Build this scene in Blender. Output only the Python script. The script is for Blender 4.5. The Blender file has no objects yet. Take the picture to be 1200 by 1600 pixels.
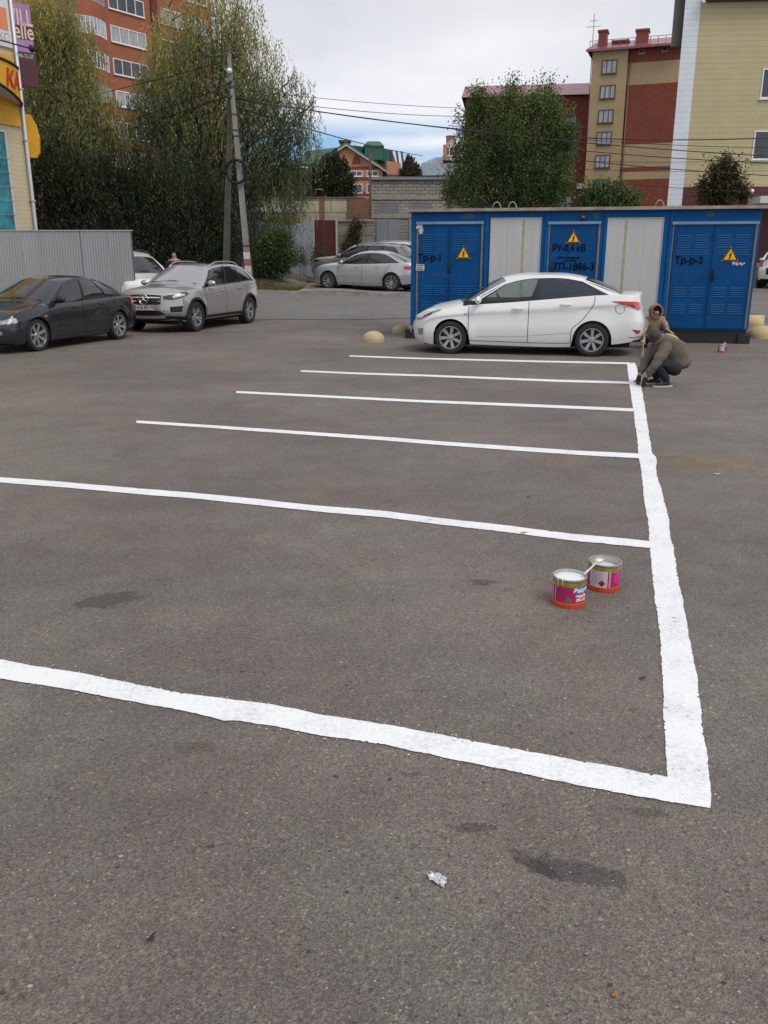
import bpy, bmesh, math, random
import numpy as np
from mathutils import Vector, Matrix
from mathutils.bvhtree import BVHTree
R = math.radians
PI = math.pi
scene = bpy.context.scene
COL = scene.collection

# ------------------------------------------------------------------ camera
CAM_H, PITCH, F = 1.70, R(16.65), 1320.0
cam_d = bpy.data.cameras.new("camera")
cam_d.sensor_fit = 'VERTICAL'
cam_d.sensor_height = 36.0
cam_d.lens = F / 1600 * 36.0
cam_d.clip_start = 0.05
cam_d.clip_end = 2000
cam = bpy.data.objects.new("camera", cam_d)
cam.location = (0, 0, CAM_H)
cam.rotation_euler = (PI / 2 - PITCH, 0, 0)
COL.objects.link(cam)
scene.camera = cam

# ------------------------------------------------------------------ world
SUN_EL, SUN_AZ = R(54), R(138)      # azimuth clockwise from +Y (veiled sun behind the camera, to the right)
world = bpy.data.worlds.new("World")
scene.world = world
world.use_nodes = True
wn, wl = world.node_tree.nodes, world.node_tree.links
wn.clear()
w_out = wn.new('ShaderNodeOutputWorld')
bg = wn.new('ShaderNodeBackground')
wl.new(bg.outputs[0], w_out.inputs[0])
sky = wn.new('ShaderNodeTexSky')
sky.sky_type = 'NISHITA'
sky.sun_disc = False
sky.sun_elevation = SUN_EL
sky.sun_rotation = SUN_AZ
sky.air_density = 1.0
sky.dust_density = 0.6
bg.inputs['Strength'].default_value = 0.10
tc = wn.new('ShaderNodeTexCoord')
sep = wn.new('ShaderNodeSeparateXYZ')
wl.new(tc.outputs['Generated'], sep.inputs[0])
# flat cloud deck: project the direction on a plane overhead so clouds bunch up towards the horizon
zc = wn.new('ShaderNodeMath'); zc.operation = 'MAXIMUM'; zc.inputs[1].default_value = 0.0
wl.new(sep.outputs['Z'], zc.inputs[0])
zz = wn.new('ShaderNodeMath'); zz.operation = 'ADD'; zz.inputs[1].default_value = 0.16
wl.new(zc.outputs[0], zz.inputs[0])
dx = wn.new('ShaderNodeMath'); dx.operation = 'DIVIDE'
dy = wn.new('ShaderNodeMath'); dy.operation = 'DIVIDE'
wl.new(sep.outputs['X'], dx.inputs[0]); wl.new(zz.outputs[0], dx.inputs[1])
wl.new(sep.outputs['Y'], dy.inputs[0]); wl.new(zz.outputs[0], dy.inputs[1])
cmb = wn.new('ShaderNodeCombineXYZ')
wl.new(dx.outputs[0], cmb.inputs[0]); wl.new(dy.outputs[0], cmb.inputs[1])
n1 = wn.new('ShaderNodeTexNoise'); n1.inputs['Scale'].default_value = 0.55
n1.inputs['Detail'].default_value = 8; n1.inputs['Roughness'].default_value = 0.52
wl.new(cmb.outputs[0], n1.inputs['Vector'])
r1 = wn.new('ShaderNodeValToRGB')      # cloud brightness
r1.color_ramp.elements[0].position = 0.30; r1.color_ramp.elements[0].color = (4.6, 4.8, 5.55, 1)
r1.color_ramp.elements[1].position = 0.66; r1.color_ramp.elements[1].color = (8.2, 8.25, 8.6, 1)
wl.new(n1.outputs['Fac'], r1.inputs[0])
# brighter towards the horizon
hz = wn.new('ShaderNodeMapRange'); hz.inputs['From Min'].default_value = 0.0; hz.inputs['From Max'].default_value = 0.24
hz.inputs['To Min'].default_value = 1.38; hz.inputs['To Max'].default_value = 1.0
wl.new(sep.outputs['Z'], hz.inputs['Value'])
vm = wn.new('ShaderNodeVectorMath'); vm.operation = 'SCALE'
wl.new(r1.outputs[0], vm.inputs[0]); wl.new(hz.outputs[0], vm.inputs['Scale'])
# gaps of blue close to the horizon
mp = wn.new('ShaderNodeMapping'); mp.inputs['Scale'].default_value = (2.2, 2.2, 16.0); mp.inputs['Location'].default_value = (3.1, 0.4, 1.7)
wl.new(tc.outputs['Generated'], mp.inputs[0])
n2 = wn.new('ShaderNodeTexNoise'); n2.inputs['Scale'].default_value = 1.6; n2.inputs['Detail'].default_value = 5
wl.new(mp.outputs[0], n2.inputs['Vector'])
g1 = wn.new('ShaderNodeMapRange'); g1.inputs['From Min'].default_value = 0.36; g1.inputs['From Max'].default_value = 0.50
wl.new(n2.outputs['Fac'], g1.inputs['Value'])
band = wn.new('ShaderNodeValToRGB')
be = band.color_ramp.elements
be[0].position = 0.085; be[0].color = (0, 0, 0, 1)
be[1].position = 0.105; be[1].color = (1, 1, 1, 1)
e = be.new(0.125); e.color = (1, 1, 1, 1)
e = be.new(0.150); e.color = (0, 0, 0, 1)
wl.new(sep.outputs['Z'], band.inputs[0])
bx_ = wn.new('ShaderNodeMapRange'); bx_.inputs['From Min'].default_value = 0.22; bx_.inputs['From Max'].default_value = -0.12
bx_.inputs['To Min'].default_value = 0.12; bx_.inputs['To Max'].default_value = 1.0
wl.new(sep.outputs['X'], bx_.inputs['Value'])
m1 = wn.new('ShaderNodeMath'); m1.operation = 'MULTIPLY'
m2 = wn.new('ShaderNodeMath'); m2.operation = 'MULTIPLY'
wl.new(g1.outputs[0], m1.inputs[0]); wl.new(band.outputs[0], m1.inputs[1])
wl.new(m1.outputs[0], m2.inputs[0]); wl.new(bx_.outputs[0], m2.inputs[1])
mixc = wn.new('ShaderNodeMix'); mixc.data_type = 'RGBA'
wl.new(m2.outputs[0], mixc.inputs['Factor'])
wl.new(vm.outputs[0], mixc.inputs['A'])
skb = wn.new('ShaderNodeVectorMath'); skb.operation = 'MULTIPLY'; skb.inputs[1].default_value = (0.55, 0.85, 1.15); wl.new(sky.outputs[0], skb.inputs[0])
wl.new(skb.outputs[0], mixc.inputs['B'])
wl.new(mixc.outputs['Result'], bg.inputs['Color'])

# ------------------------------------------------------------------ sun (veiled by cloud)
sun_d = bpy.data.lights.new("sun", 'SUN')
sun_d.energy = 1.6
sun_d.angle = R(26)
sun_d.color = (1.0, 0.94, 0.84)
sun = bpy.data.objects.new("sun", sun_d)
sun.rotation_euler = Vector((math.sin(SUN_AZ) * math.cos(SUN_EL), math.cos(SUN_AZ) * math.cos(SUN_EL), math.sin(SUN_EL))).to_track_quat('Z', 'Y').to_euler()
sun.location = (0, -10, 30)
COL.objects.link(sun)

scene.view_settings.view_transform = 'Standard'
scene.view_settings.look = 'None'
scene.view_settings.exposure = 0.14
scene.view_settings.gamma = 1.0
scene.view_settings.use_curve_mapping = False
scene.cycles.max_bounces = 8
scene.cycles.transparent_max_bounces = 24
scene.cycles.diffuse_bounces = 3
scene.cycles.glossy_bounces = 3
scene.cycles.transmission_bounces = 4
scene.cycles.caustics_reflective = False
scene.cycles.caustics_refractive = False

# ------------------------------------------------------------------ where things stand (survey of the site)
cP, sP = math.cos(PITCH), math.sin(PITCH)
def ray(px, py):
    u, v = (px - 600) / F, (800 - py) / F
    return Vector((u, cP + v * sP, -sP + v * cP))
def at(px, py, Y):
    d = ray(px, py)
    t = Y / d.y
    return Vector((d.x * t, Y, CAM_H + d.z * t))
def smooth(a, b, x):
    t = max(0.0, min(1.0, (x - a) / (b - a)))
    return t * t * (3 - 2 * t)
def zg(x, y):                       # height of the ground
    return (0.45 - 0.03 * max(-12.0, min(1.5, x)) + 0.02 * max(0.0, min(8.0, x - 5))) * smooth(23.5, 31, y) + (0.035 * max(0, min(y, 44) - 33.5) if x < 9 else 0) + 0.55 * smooth(32.3, 36.5, y) * smooth(-2.9, -4.6, x)
def G(px, py, z=0.0):
    d = ray(px, py)
    t = (z - CAM_H) / d.z
    return Vector((d.x * t, d.y * t, z))
def GT(px, py):
    z = 0.0
    for _ in range(30):
        p = G(px, py, z)
        z = 0.5 * z + 0.5 * zg(p.x, p.y)
    return G(px, py, z)

# ------------------------------------------------------------------ materials
def srgb(r, g, b):
    f = lambda c: ((c / 255) / 12.92) if c <= 10 else (((c / 255) + 0.055) / 1.055) ** 2.4
    return (f(r), f(g), f(b))
MATS = {}
def mat(name, col, rough=0.6, metal=0.0, var=0.0, vscale=3.0, bump=0.0, bscale=40.0, coat=0.0, col2=None, spec=0.5, streak=None, emis=None):
    if name in MATS: return MATS[name]
    m = bpy.data.materials.new(name); m.use_nodes = True
    nt = m.node_tree; N = nt.nodes; Lk = nt.links
    b = N['Principled BSDF']
    b.inputs['Base Color'].default_value = (*col, 1)
    b.inputs['Roughness'].default_value = rough
    b.inputs['Metallic'].default_value = metal
    b.inputs['Coat Weight'].default_value = coat
    b.inputs['Coat Roughness'].default_value = 0.04
    b.inputs['Specular IOR Level'].default_value = spec
    t = N.new('ShaderNodeTexCoord')
    if var or col2:
        n = N.new('ShaderNodeTexNoise'); n.inputs['Scale'].default_value = vscale
        n.inputs['Detail'].default_value = 6; n.inputs['Roughness'].default_value = 0.62
        if streak:
            mpn = N.new('ShaderNodeMapping'); mpn.inputs['Scale'].default_value = streak
            Lk.new(t.outputs['Object'], mpn.inputs[0]); Lk.new(mpn.outputs[0], n.inputs['Vector'])
        else:
            Lk.new(t.outputs['Object'], n.inputs['Vector'])
        r = N.new('ShaderNodeValToRGB')
        r.color_ramp.elements[0].position = 0.32; r.color_ramp.elements[1].position = 0.68
        if col2:
            a_, c_ = col, col2
        else:
            a_ = tuple(c * (1 - var) for c in col); c_ = tuple(min(1, c * (1 + var)) for c in col)
        r.color_ramp.elements[0].color = (*a_, 1); r.color_ramp.elements[1].color = (*c_, 1)
        Lk.new(n.outputs['Fac'], r.inputs[0]); Lk.new(r.outputs[0], b.inputs['Base Color'])
    if bump:
        n = N.new('ShaderNodeTexNoise'); n.inputs['Scale'].default_value = bscale
        n.inputs['Detail'].default_value = 5
        Lk.new(t.outputs['Object'], n.inputs['Vector'])
        bp = N.new('ShaderNodeBump'); bp.inputs['Strength'].default_value = bump; bp.inputs['Distance'].default_value = 0.02
        Lk.new(n.outputs['Fac'], bp.inputs['Height']); Lk.new(bp.outputs[0], b.inputs['Normal'])
    if emis:
        b.inputs['Emission Color'].default_value = (*col, 1); b.inputs['Emission Strength'].default_value = emis
    MATS[name] = m
    return m

def brickmat(name, c1, c2, mortar, w=0.25, h=0.075, ms=0.012, rough=0.85, stain=0.25, bump=0.35):
    if name in MATS: return MATS[name]
    m = bpy.data.materials.new(name); m.use_nodes = True
    nt = m.node_tree; N = nt.nodes; Lk = nt.links
    b = N['Principled BSDF']; b.inputs['Roughness'].default_value = rough
    b.inputs['Specular IOR Level'].default_value = 0.25
    t = N.new('ShaderNodeTexCoord'); s = N.new('ShaderNodeSeparateXYZ'); Lk.new(t.outputs['Object'], s.inputs[0])
    a = N.new('ShaderNodeMath'); a.operation = 'ADD'; Lk.new(s.outputs[0], a.inputs[0]); Lk.new(s.outputs[1], a.inputs[1])
    c = N.new('ShaderNodeCombineXYZ'); Lk.new(a.outputs[0], c.inputs[0]); Lk.new(s.outputs[2], c.inputs[1])
    br = N.new('ShaderNodeTexBrick'); Lk.new(c.outputs[0], br.inputs['Vector'])
    br.inputs['Color1'].default_value = (*c1, 1); br.inputs['Color2'].default_value = (*c2, 1); br.inputs['Mortar'].default_value = (*mortar, 1)
    br.inputs['Scale'].default_value = 1.0; br.inputs['Brick Width'].default_value = w; br.inputs['Row Height'].default_value = h
    br.inputs['Mortar Size'].default_value = ms; br.inputs['Mortar Smooth'].default_value = 0.3
    n = N.new('ShaderNodeTexNoise'); n.inputs['Scale'].default_value = 0.7; n.inputs['Detail'].default_value = 7; n.inputs['Roughness'].default_value = 0.65
    Lk.new(t.outputs['Object'], n.inputs['Vector'])
    mr = N.new('ShaderNodeMapRange'); mr.inputs['From Min'].default_value = 0.3; mr.inputs['From Max'].default_value = 0.7
    mr.inputs['To Min'].default_value = 1 - stain; mr.inputs['To Max'].default_value = 1 + stain * 0.6
    Lk.new(n.outputs['Fac'], mr.inputs['Value'])
    v = N.new('ShaderNodeVectorMath'); v.operation = 'SCALE'; Lk.new(br.outputs['Color'], v.inputs[0]); Lk.new(mr.outputs[0], v.inputs['Scale'])
    Lk.new(v.outputs[0], b.inputs['Base Color'])
    bp = N.new('ShaderNodeBump'); bp.inputs['Strength'].default_value = bump; bp.inputs['Distance'].default_value = 0.01; bp.invert = True
    Lk.new(br.outputs['Fac'], bp.inputs['Height']); Lk.new(bp.outputs[0], b.inputs['Normal'])
    MATS[name] = m
    return m

def glassmat(name, tint, alpha=0.35, rough=0.03, gcol=(0.02, 0.025, 0.03)):
    """window glass: see-through share 'alpha' tinted, the rest dark and glossy with fresnel"""
    if name in MATS: return MATS[name]
    m = bpy.data.materials.new(name); m.use_nodes = True
    nt = m.node_tree; N = nt.nodes; Lk = nt.links
    b = N['Principled BSDF']; b.inputs['Base Color'].default_value = (*gcol, 1)
    b.inputs['Roughness'].default_value = rough; b.inputs['Specular IOR Level'].default_value = 0.5; b.inputs['IOR'].default_value = 1.5
    gl = N.new('ShaderNodeBsdfGlossy'); gl.inputs['Roughness'].default_value = rough; gl.inputs['Color'].default_value = (1, 1, 1, 1)
    fr = N.new('ShaderNodeFresnel'); fr.inputs['IOR'].default_value = 1.6
    tr = N.new('ShaderNodeBsdfTransparent'); tr.inputs['Color'].default_value = (*tint, 1)
    mx = N.new('ShaderNodeMixShader'); mx.inputs[0].default_value = alpha
    Lk.new(b.outputs[0], mx.inputs[1]); Lk.new(tr.outputs[0], mx.inputs[2])
    ge = N.new('ShaderNodeNewGeometry'); iv = N.new('ShaderNodeMath'); iv.operation = 'SUBTRACT'; iv.inputs[0].default_value = 1.0; Lk.new(ge.outputs['Backfacing'], iv.inputs[1])
    mu = N.new('ShaderNodeMath'); mu.operation = 'MULTIPLY'; Lk.new(fr.outputs[0], mu.inputs[0]); Lk.new(iv.outputs[0], mu.inputs[1])
    m2_ = N.new('ShaderNodeMixShader'); Lk.new(mu.outputs[0], m2_.inputs[0]); Lk.new(mx.outputs[0], m2_.inputs[1]); Lk.new(gl.outputs[0], m2_.inputs[2])
    Lk.new(m2_.outputs[0], N['Material Output'].inputs[0])
    MATS[name] = m
    return m

# ------------------------------------------------------------------ mesh helpers
class MB:
    def __init__(s): s.v = []; s.f = []; s.mi = []; s.sm = []
    def add(s, vs, fs, mi=0, smooth_=False):
        o = len(s.v)
        s.v += [tuple(p) for p in vs]
        for f in fs:
            s.f.append(tuple(i + o for i in f)); s.mi.append(mi); s.sm.append(smooth_)
        return s
    def box(s, x0, x1, y0, y1, z0, z1, mi=0, M=None):
        vs = [Vector(p) for p in ((x0, y0, z0), (x1, y0, z0), (x1, y1, z0), (x0, y1, z0), (x0, y0, z1), (x1, y0, z1), (x1, y1, z1), (x0, y1, z1))]
        if M: vs = [M @ p for p in vs]
        return s.add(vs, [(0, 3, 2, 1), (4, 5, 6, 7), (0, 1, 5, 4), (1, 2, 6, 5), (2, 3, 7, 6), (3, 0, 4, 7)], mi)
    def tube(s, pts, r, n=8, mi=0, cap=True, sm=True):
        pts = [Vector(p) for p in pts]
        rs = r if isinstance(r, (list, tuple)) else [r] * len(pts)
        vs = []; prev = None
        for i, p in enumerate(pts):
            d = (pts[min(i + 1, len(pts) - 1)] - pts[max(i - 1, 0)]).normalized()
            if prev is None:
                a = d.orthogonal().normalized()
            else:
                a = (prev - d * prev.dot(d)).normalized()
            prev = a
            b = d.cross(a)
            for k in range(n):
                t = 2 * PI * k / n
                vs.append(p + (a * math.cos(t) + b * math.sin(t)) * rs[i])
        fs = []
        for i in range(len(pts) - 1):
            for k in range(n):
                k2 = (k + 1) % n
                fs.append((i * n + k, i * n + k2, (i + 1) * n + k2, (i + 1) * n + k))
        s.add(vs, fs, mi, sm)
        if cap:
            o = len(s.v) - len(vs)
            s.f.append(tuple(o + k for k in reversed(range(n)))); s.mi.append(mi); s.sm.append(False)
            q = o + (len(pts) - 1) * n
            s.f.append(tuple(q + k for k in range(n))); s.mi.append(mi); s.sm.append(False)
        return s
    def lathe(s, prof, n=24, mi=0, axis='z', M=None, sm=True, closed=False):
        vs = []
        for r, h in prof:
            for k in range(n):
                t = 2 * PI * k / n
                if axis == 'z': p = Vector((r * math.cos(t), r * math.sin(t), h))
                else: p = Vector((r * math.cos(t), h, r * math.sin(t)))
                vs.append(M @ p if M else p)
        fs = []
        m_ = len(prof)
        for i in range(m_ if closed else m_ - 1):
            j = (i + 1) % m_
            for k in range(n):
                k2 = (k + 1) % n
                f = (i * n + k, i * n + k2, j * n + k2, j * n + k)
                fs.append(f if axis == 'z' else f[::-1])
        return s.add(vs, fs, mi, sm)
    def prism(s, poly, y0, y1, mi=0, M=None):
        """poly of (x,z), extruded along y"""
        n = len(poly)
        vs = [Vector((x, y0, z)) for x, z in poly] + [Vector((x, y1, z)) for x, z in poly]
        if M: vs = [M @ p for p in vs]
        fs = [tuple(range(n)), tuple(reversed(range(n, 2 * n)))]
        for i in range(n):
            j = (i + 1) % n
            fs.append((j, i, i + n, j + n))
        return s.add(vs, fs, mi)
    def grid(s, rows, mi=0, sm=True, flip=False):
        """rows: list of equal-length point lists"""
        n = len(rows[0]); vs = [p for r in rows for p in r]; fs = []
        for i in range(len(rows) - 1):
            for k in range(n - 1):
                f = (i * n + k, i * n + k + 1, (i + 1) * n + k + 1, (i + 1) * n + k)
                fs.append(f[::-1] if flip else f)
        return s.add(vs, fs, mi, sm)
    def build(s, name, mats, parent=None, loc=None, rot=None, angle=None, merge=False):
        me = bpy.data.meshes.new(name)
        me.from_pydata([tuple(v) for v in s.v], [], s.f)
        if not isinstance(mats, (list, tuple)): mats = [mats]
        for m in mats: me.materials.append(m)
        me.polygons.foreach_set('material_index', s.mi)
        me.polygons.foreach_set('use_smooth', s.sm)
        if merge:
            b = bmesh.new(); b.from_mesh(me)
            bmesh.ops.remove_doubles(b, verts=b.verts, dist=1e-4)
            bmesh.ops.recalc_face_normals(b, faces=b.faces)
            b.to_mesh(me); b.free()
        me.update()
        if angle: me.set_sharp_from_angle(angle=R(angle))
        o = bpy.data.objects.new(name, me)
        COL.objects.link(o)
        if parent: o.parent = parent
        if loc is not None: o.location = loc
        if rot is not None: o.rotation_euler = rot
        return o

def tag(o, label=None, cat=None, group=None, kind=None):
    if label: o['label'] = label
    if cat: o['category'] = cat
    if group: o['group'] = group
    if kind: o['kind'] = kind
    return o
def empty(name, loc=(0, 0, 0), rz=0, label=None, cat=None, group=None):
    o = bpy.data.objects.new(name, None); COL.objects.link(o)
    o.location = loc; o.rotation_euler = (0, 0, rz); o.empty_display_size = 0.2
    return tag(o, label, cat, group)
def copy_tree(o, parent=None):
    c = o.copy(); COL.objects.link(c); c.parent = parent
    for ch in list(o.children): copy_tree(ch, c)
    return c
def bevel_box(name, x0, x1, y0, y1, z0, z1, m, parent, b=0.01, seg=2):
    bm = bmesh.new(); bmesh.ops.create_cube(bm, size=1)
    for v in bm.verts:
        v.co = Vector((x0 + (v.co.x + .5) * (x1 - x0), y0 + (v.co.y + .5) * (y1 - y0), z0 + (v.co.z + .5) * (z1 - z0)))
    bmesh.ops.bevel(bm, geom=bm.edges[:], offset=b, segments=seg, affect='EDGES', profile=0.5)
    me = bpy.data.meshes.new(name); bm.to_mesh(me); bm.free(); me.materials.append(m)
    o = bpy.data.objects.new(name, me); COL.objects.link(o); o.parent = parent
    return o
def text_mesh(s, size, depth=0.002, bold=0.0, shear=0.0, font=None, sx=1.0):
    c = bpy.data.curves.new('lettering', 'FONT'); c.body = s; c.size = size; c.extrude = depth; c.offset = bold; c.shear = shear
    c.align_x = 'CENTER'; c.align_y = 'CENTER'; c.resolution_u = 3
    o = bpy.data.objects.new('lettering', c); COL.objects.link(o)
    dg = bpy.context.evaluated_depsgraph_get(); dg.update()
    me = bpy.data.meshes.new_from_object(o.evaluated_get(dg), depsgraph=dg)
    vs = [Vector(v.co) for v in me.vertices]; fs = [tuple(p.vertices) for p in me.polygons]
    bpy.data.objects.remove(o, do_unlink=True); bpy.data.curves.remove(c); bpy.data.meshes.remove(me)
    return [Vector((v.x * sx, v.y, v.z)) for v in vs], fs
def lettering(name, s, size, m, parent, loc, rz=0, depth=0.002, bold=0.0, shear=0.0, sx=1.0, xf=None):
    """text standing upright in the parent's local xz plane, facing -y"""
    vs, fs = text_mesh(s, size, depth, bold, shear, sx=sx)
    b = MB()
    pts = [Vector((v.x, -v.z, v.y)) for v in vs]
    if xf: pts = [xf(p) for p in pts]
    b.add(pts, fs)
    return b.build(name, m, parent, loc=loc, rot=(0, 0, rz))
def lerp(a, b, t): return a + (b - a) * t
def interp(pts, x):
    """smooth (monotone-ish) interpolation through (x,y) points"""
    if x <= pts[0][0]: return pts[0][1]
    if x >= pts[-1][0]: return pts[-1][1]
    for i in range(len(pts) - 1):
        if x <= pts[i + 1][0]:
            x0, y0 = pts[i]; x1, y1 = pts[i + 1]
            h = x1 - x0; d = (y1 - y0) / h
            def sl(j):
                if j <= 0 or j >= len(pts) - 1:
                    k = min(max(j, 0), len(pts) - 2) if j <= 0 else len(pts) - 2
                    return (pts[k + 1][1] - pts[k][1]) / (pts[k + 1][0] - pts[k][0])
                a = (pts[j][1] - pts[j - 1][1]) / (pts[j][0] - pts[j - 1][0])
                b = (pts[j + 1][1] - pts[j][1]) / (pts[j + 1][0] - pts[j][0])
                ha = pts[j][0] - pts[j - 1][0]; hb = pts[j + 1][0] - pts[j][0]
                if a * b <= 0: return 0.0
                return (a * hb + b * ha) / (ha + hb)
            m0, m1_ = sl(i), sl(i + 1)
            t = (x - x0) / h
            return (2*t**3 - 3*t*t + 1) * y0 + (t**3 - 2*t*t + t) * h * m0 + (-2*t**3 + 3*t*t) * y1 + (t**3 - t*t) * h * m1_
# ------------------------------------------------------------------ ground, markings
def asphalt_mat(name, c_lo, c_hi, fine=True, stains=()):
    m = bpy.data.materials.new(name); m.use_nodes = True
    nt = m.node_tree; N = nt.nodes; Lk = nt.links
    b = N['Principled BSDF']; b.inputs['Roughness'].default_value = 0.72; b.inputs['Specular IOR Level'].default_value = 0.55
    t = N.new('ShaderNodeTexCoord')
    def noise(sc, det=6, ro=0.6, src=None):
        n = N.new('ShaderNodeTexNoise'); n.inputs['Scale'].default_value = sc; n.inputs['Detail'].default_value = det; n.inputs['Roughness'].default_value = ro
        Lk.new(src or t.outputs['Object'], n.inputs['Vector']); return n
    def ramp(src, p0, c0, p1, c1):
        r = N.new('ShaderNodeValToRGB'); e = r.color_ramp.elements
        e[0].position = p0; e[0].color = (*c0, 1); e[1].position = p1; e[1].color = (*c1, 1); Lk.new(src, r.inputs[0]); return r
    def mul(a, bb):
        x = N.new('ShaderNodeMix'); x.data_type = 'RGBA'; x.blend_type = 'MULTIPLY'; x.inputs['Factor'].default_value = 1
        Lk.new(a, x.inputs['A']); Lk.new(bb, x.inputs['B']); return x.outputs['Result']
    big = ramp(noise(0.35, 8, 0.6).outputs['Fac'], 0.35, c_lo, 0.65, c_hi)
    # greenish / reddish drift of hue
    hue = ramp(noise(0.9, 5, 0.55).outputs['Fac'], 0.35, (1.06, 0.97, 0.96), 0.65, (0.94, 1.0, 0.97))
    col = mul(big.outputs[0], hue.outputs[0])
    mid = ramp(noise(3.5, 8, 0.7).outputs['Fac'], 0.3, (0.82,)*3, 0.7, (1.12,)*3)
    col = mul(col, mid.outputs[0])
    # worn tracks, long streaks
    mp_ = N.new('ShaderNodeMapping'); mp_.inputs['Scale'].default_value = (0.35, 2.2, 1); Lk.new(t.outputs['Object'], mp_.inputs[0])
    st = ramp(noise(1.1, 6, 0.6, mp_.outputs[0]).outputs['Fac'], 0.3, (0.92,)*3, 0.7, (1.07,)*3)
    col = mul(col, st.outputs[0])
    # aggregate: coarse stone chips showing between binder
    v = N.new('ShaderNodeTexVoronoi'); v.inputs['Scale'].default_value = 185; Lk.new(t.outputs['Object'], v.inputs['Vector'])
    hs = N.new('ShaderNodeSeparateColor'); Lk.new(v.outputs['Color'], hs.inputs[0])
    ch = ramp(hs.outputs[0], 0.0, (0.66,)*3, 1.0, (1.38, 1.35, 1.30)); ch.color_ramp.elements.new(0.55).color = (0.93, 0.93, 0.93, 1)
    col = mul(col, ch.outputs[0])
    v2 = N.new('ShaderNodeTexVoronoi'); v2.inputs['Scale'].default_value = 95; Lk.new(t.outputs['Object'], v2.inputs['Vector'])
    hs2 = N.new('ShaderNodeSeparateColor'); Lk.new(v2.outputs['Color'], hs2.inputs[0])
    ch2 = ramp(hs2.outputs[1], 0.0, (0.66,)*3, 0.12, (1.0,)*3); e_ = ch2.color_ramp.elements.new(0.93); e_.color = (1.0, 1.0, 1.0, 1)
    e_ = ch2.color_ramp.elements.new(1.0); e_.color = (1.6, 1.56, 1.5, 1)
    col = mul(col, ch2.outputs[0])
    gr = ramp(noise(70, 4, 0.8).outputs['Fac'], 0.33, (0.74,)*3, 0.67, (1.22,)*3)
    col = mul(col, gr.outputs[0])
    # small dark pits
    pit = ramp(noise(22, 2, 0.5).outputs['Fac'], 0.24, (0.35,)*3, 0.29, (1,)*3)
    col = mul(col, pit.outputs[0])
    # stains: ragged blots with their own outline
    wob = noise(8, 7, 0.7)
    for (sx, sy, rx, ry, ang, c) in stains:
        mm = N.new('ShaderNodeMapping'); mm.vector_type = 'TEXTURE'
        mm.inputs['Location'].default_value = (sx, sy, 0); mm.inputs['Rotation'].default_value = (0, 0, ang); mm.inputs['Scale'].default_value = (rx, ry, 1)
        Lk.new(t.outputs['Object'], mm.inputs[0])
        ln = N.new('ShaderNodeVectorMath'); ln.operation = 'LENGTH'; Lk.new(mm.outputs[0], ln.inputs[0])
        ad = N.new('ShaderNodeMath'); ad.operation = 'MULTIPLY_ADD'; ad.inputs[1].default_value = 2.6; ad.inputs[2].default_value = -1.3
        Lk.new(wob.outputs['Fac'], ad.inputs[0])
        ad2 = N.new('ShaderNodeMath'); ad2.operation = 'ADD'; Lk.new(ln.outputs['Value'], ad2.inputs[0]); Lk.new(ad.outputs[0], ad2.inputs[1])
        rr = ramp(ad2.outputs[0], 0.72, c, 0.94, (1, 1, 1))
        col = mul(col, rr.outputs[0])
    Lk.new(col, b.inputs['Base Color'])
    # height
    h1 = N.new('ShaderNodeMath'); h1.operation = 'MULTIPLY_ADD'; h1.inputs[1].default_value = 0.7
    nb = noise(90, 3, 0.7); Lk.new(nb.outputs['Fac'], h1.inputs[0]); Lk.new(v.outputs['Distance'], h1.inputs[2])
    bp = N.new('ShaderNodeBump'); bp.inputs['Strength'].default_value = 0.65; bp.inputs['Distance'].default_value = 0.006
    Lk.new(h1.outputs[0], bp.inputs['Height'])
    bp2 = N.new('ShaderNodeBump'); bp2.inputs['Strength'].default_value = 0.35; bp2.inputs['Distance'].default_value = 0.03
    Lk.new(noise(5, 6, 0.6).outputs['Fac'], bp2.inputs['Height']); Lk.new(bp.outputs[0], bp2.inputs['Normal'])
    Lk.new(bp2.outputs[0], b.inputs['Normal'])
    return m
def st(px, py, rx, ry, ang, c):
    p = G(px, py); return (p.x, p.y, rx, ry, ang, c)
stains = [
    st(893, 1362, 0.17, 0.060, R(-20), (0.54, 0.54, 0.56)),
    st(832, 1348, 0.11, 0.032, R(-45), (0.6, 0.6, 0.62)),
    st(172, 938, 0.21, 0.115, R(20), (0.58, 0.56, 0.56)),
    st(753, 910, 0.095, 0.06, 0, (0.5, 0.5, 0.5)),
    st(795, 922, 0.060, 0.022, 0, (0.72, 0.72, 0.72)),
    st(302, 1170, 0.085, 0.05, 0, (0.80, 0.74, 0.72)),
    st(740, 1293, 0.07, 0.03, 0, (0.62, 0.60, 0.60)),
    st(1008, 1270, 0.07, 0.03, 0, (0.74, 0.68, 0.66)),
    st(1100, 722, 0.50, 0.45, 0, (1.18, 1.02, 0.80)),
    st(230, 705, 0.35, 0.5, 0, (0.9, 0.9, 0.9)),
    st(640, 1210, 0.05, 0.02, 0, (0.72, 0.7, 0.7)),
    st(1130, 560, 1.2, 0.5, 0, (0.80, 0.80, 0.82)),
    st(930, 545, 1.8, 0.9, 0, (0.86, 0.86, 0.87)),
]
M_lot = asphalt_mat('lot_asphalt', (0.126, 0.111, 0.101), (0.200, 0.178, 0.162), stains=stains)
M_road = asphalt_mat('road_asphalt', (0.150, 0.148, 0.145), (0.185, 0.182, 0.177))
M_lot.name = 'worn_asphalt'
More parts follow.
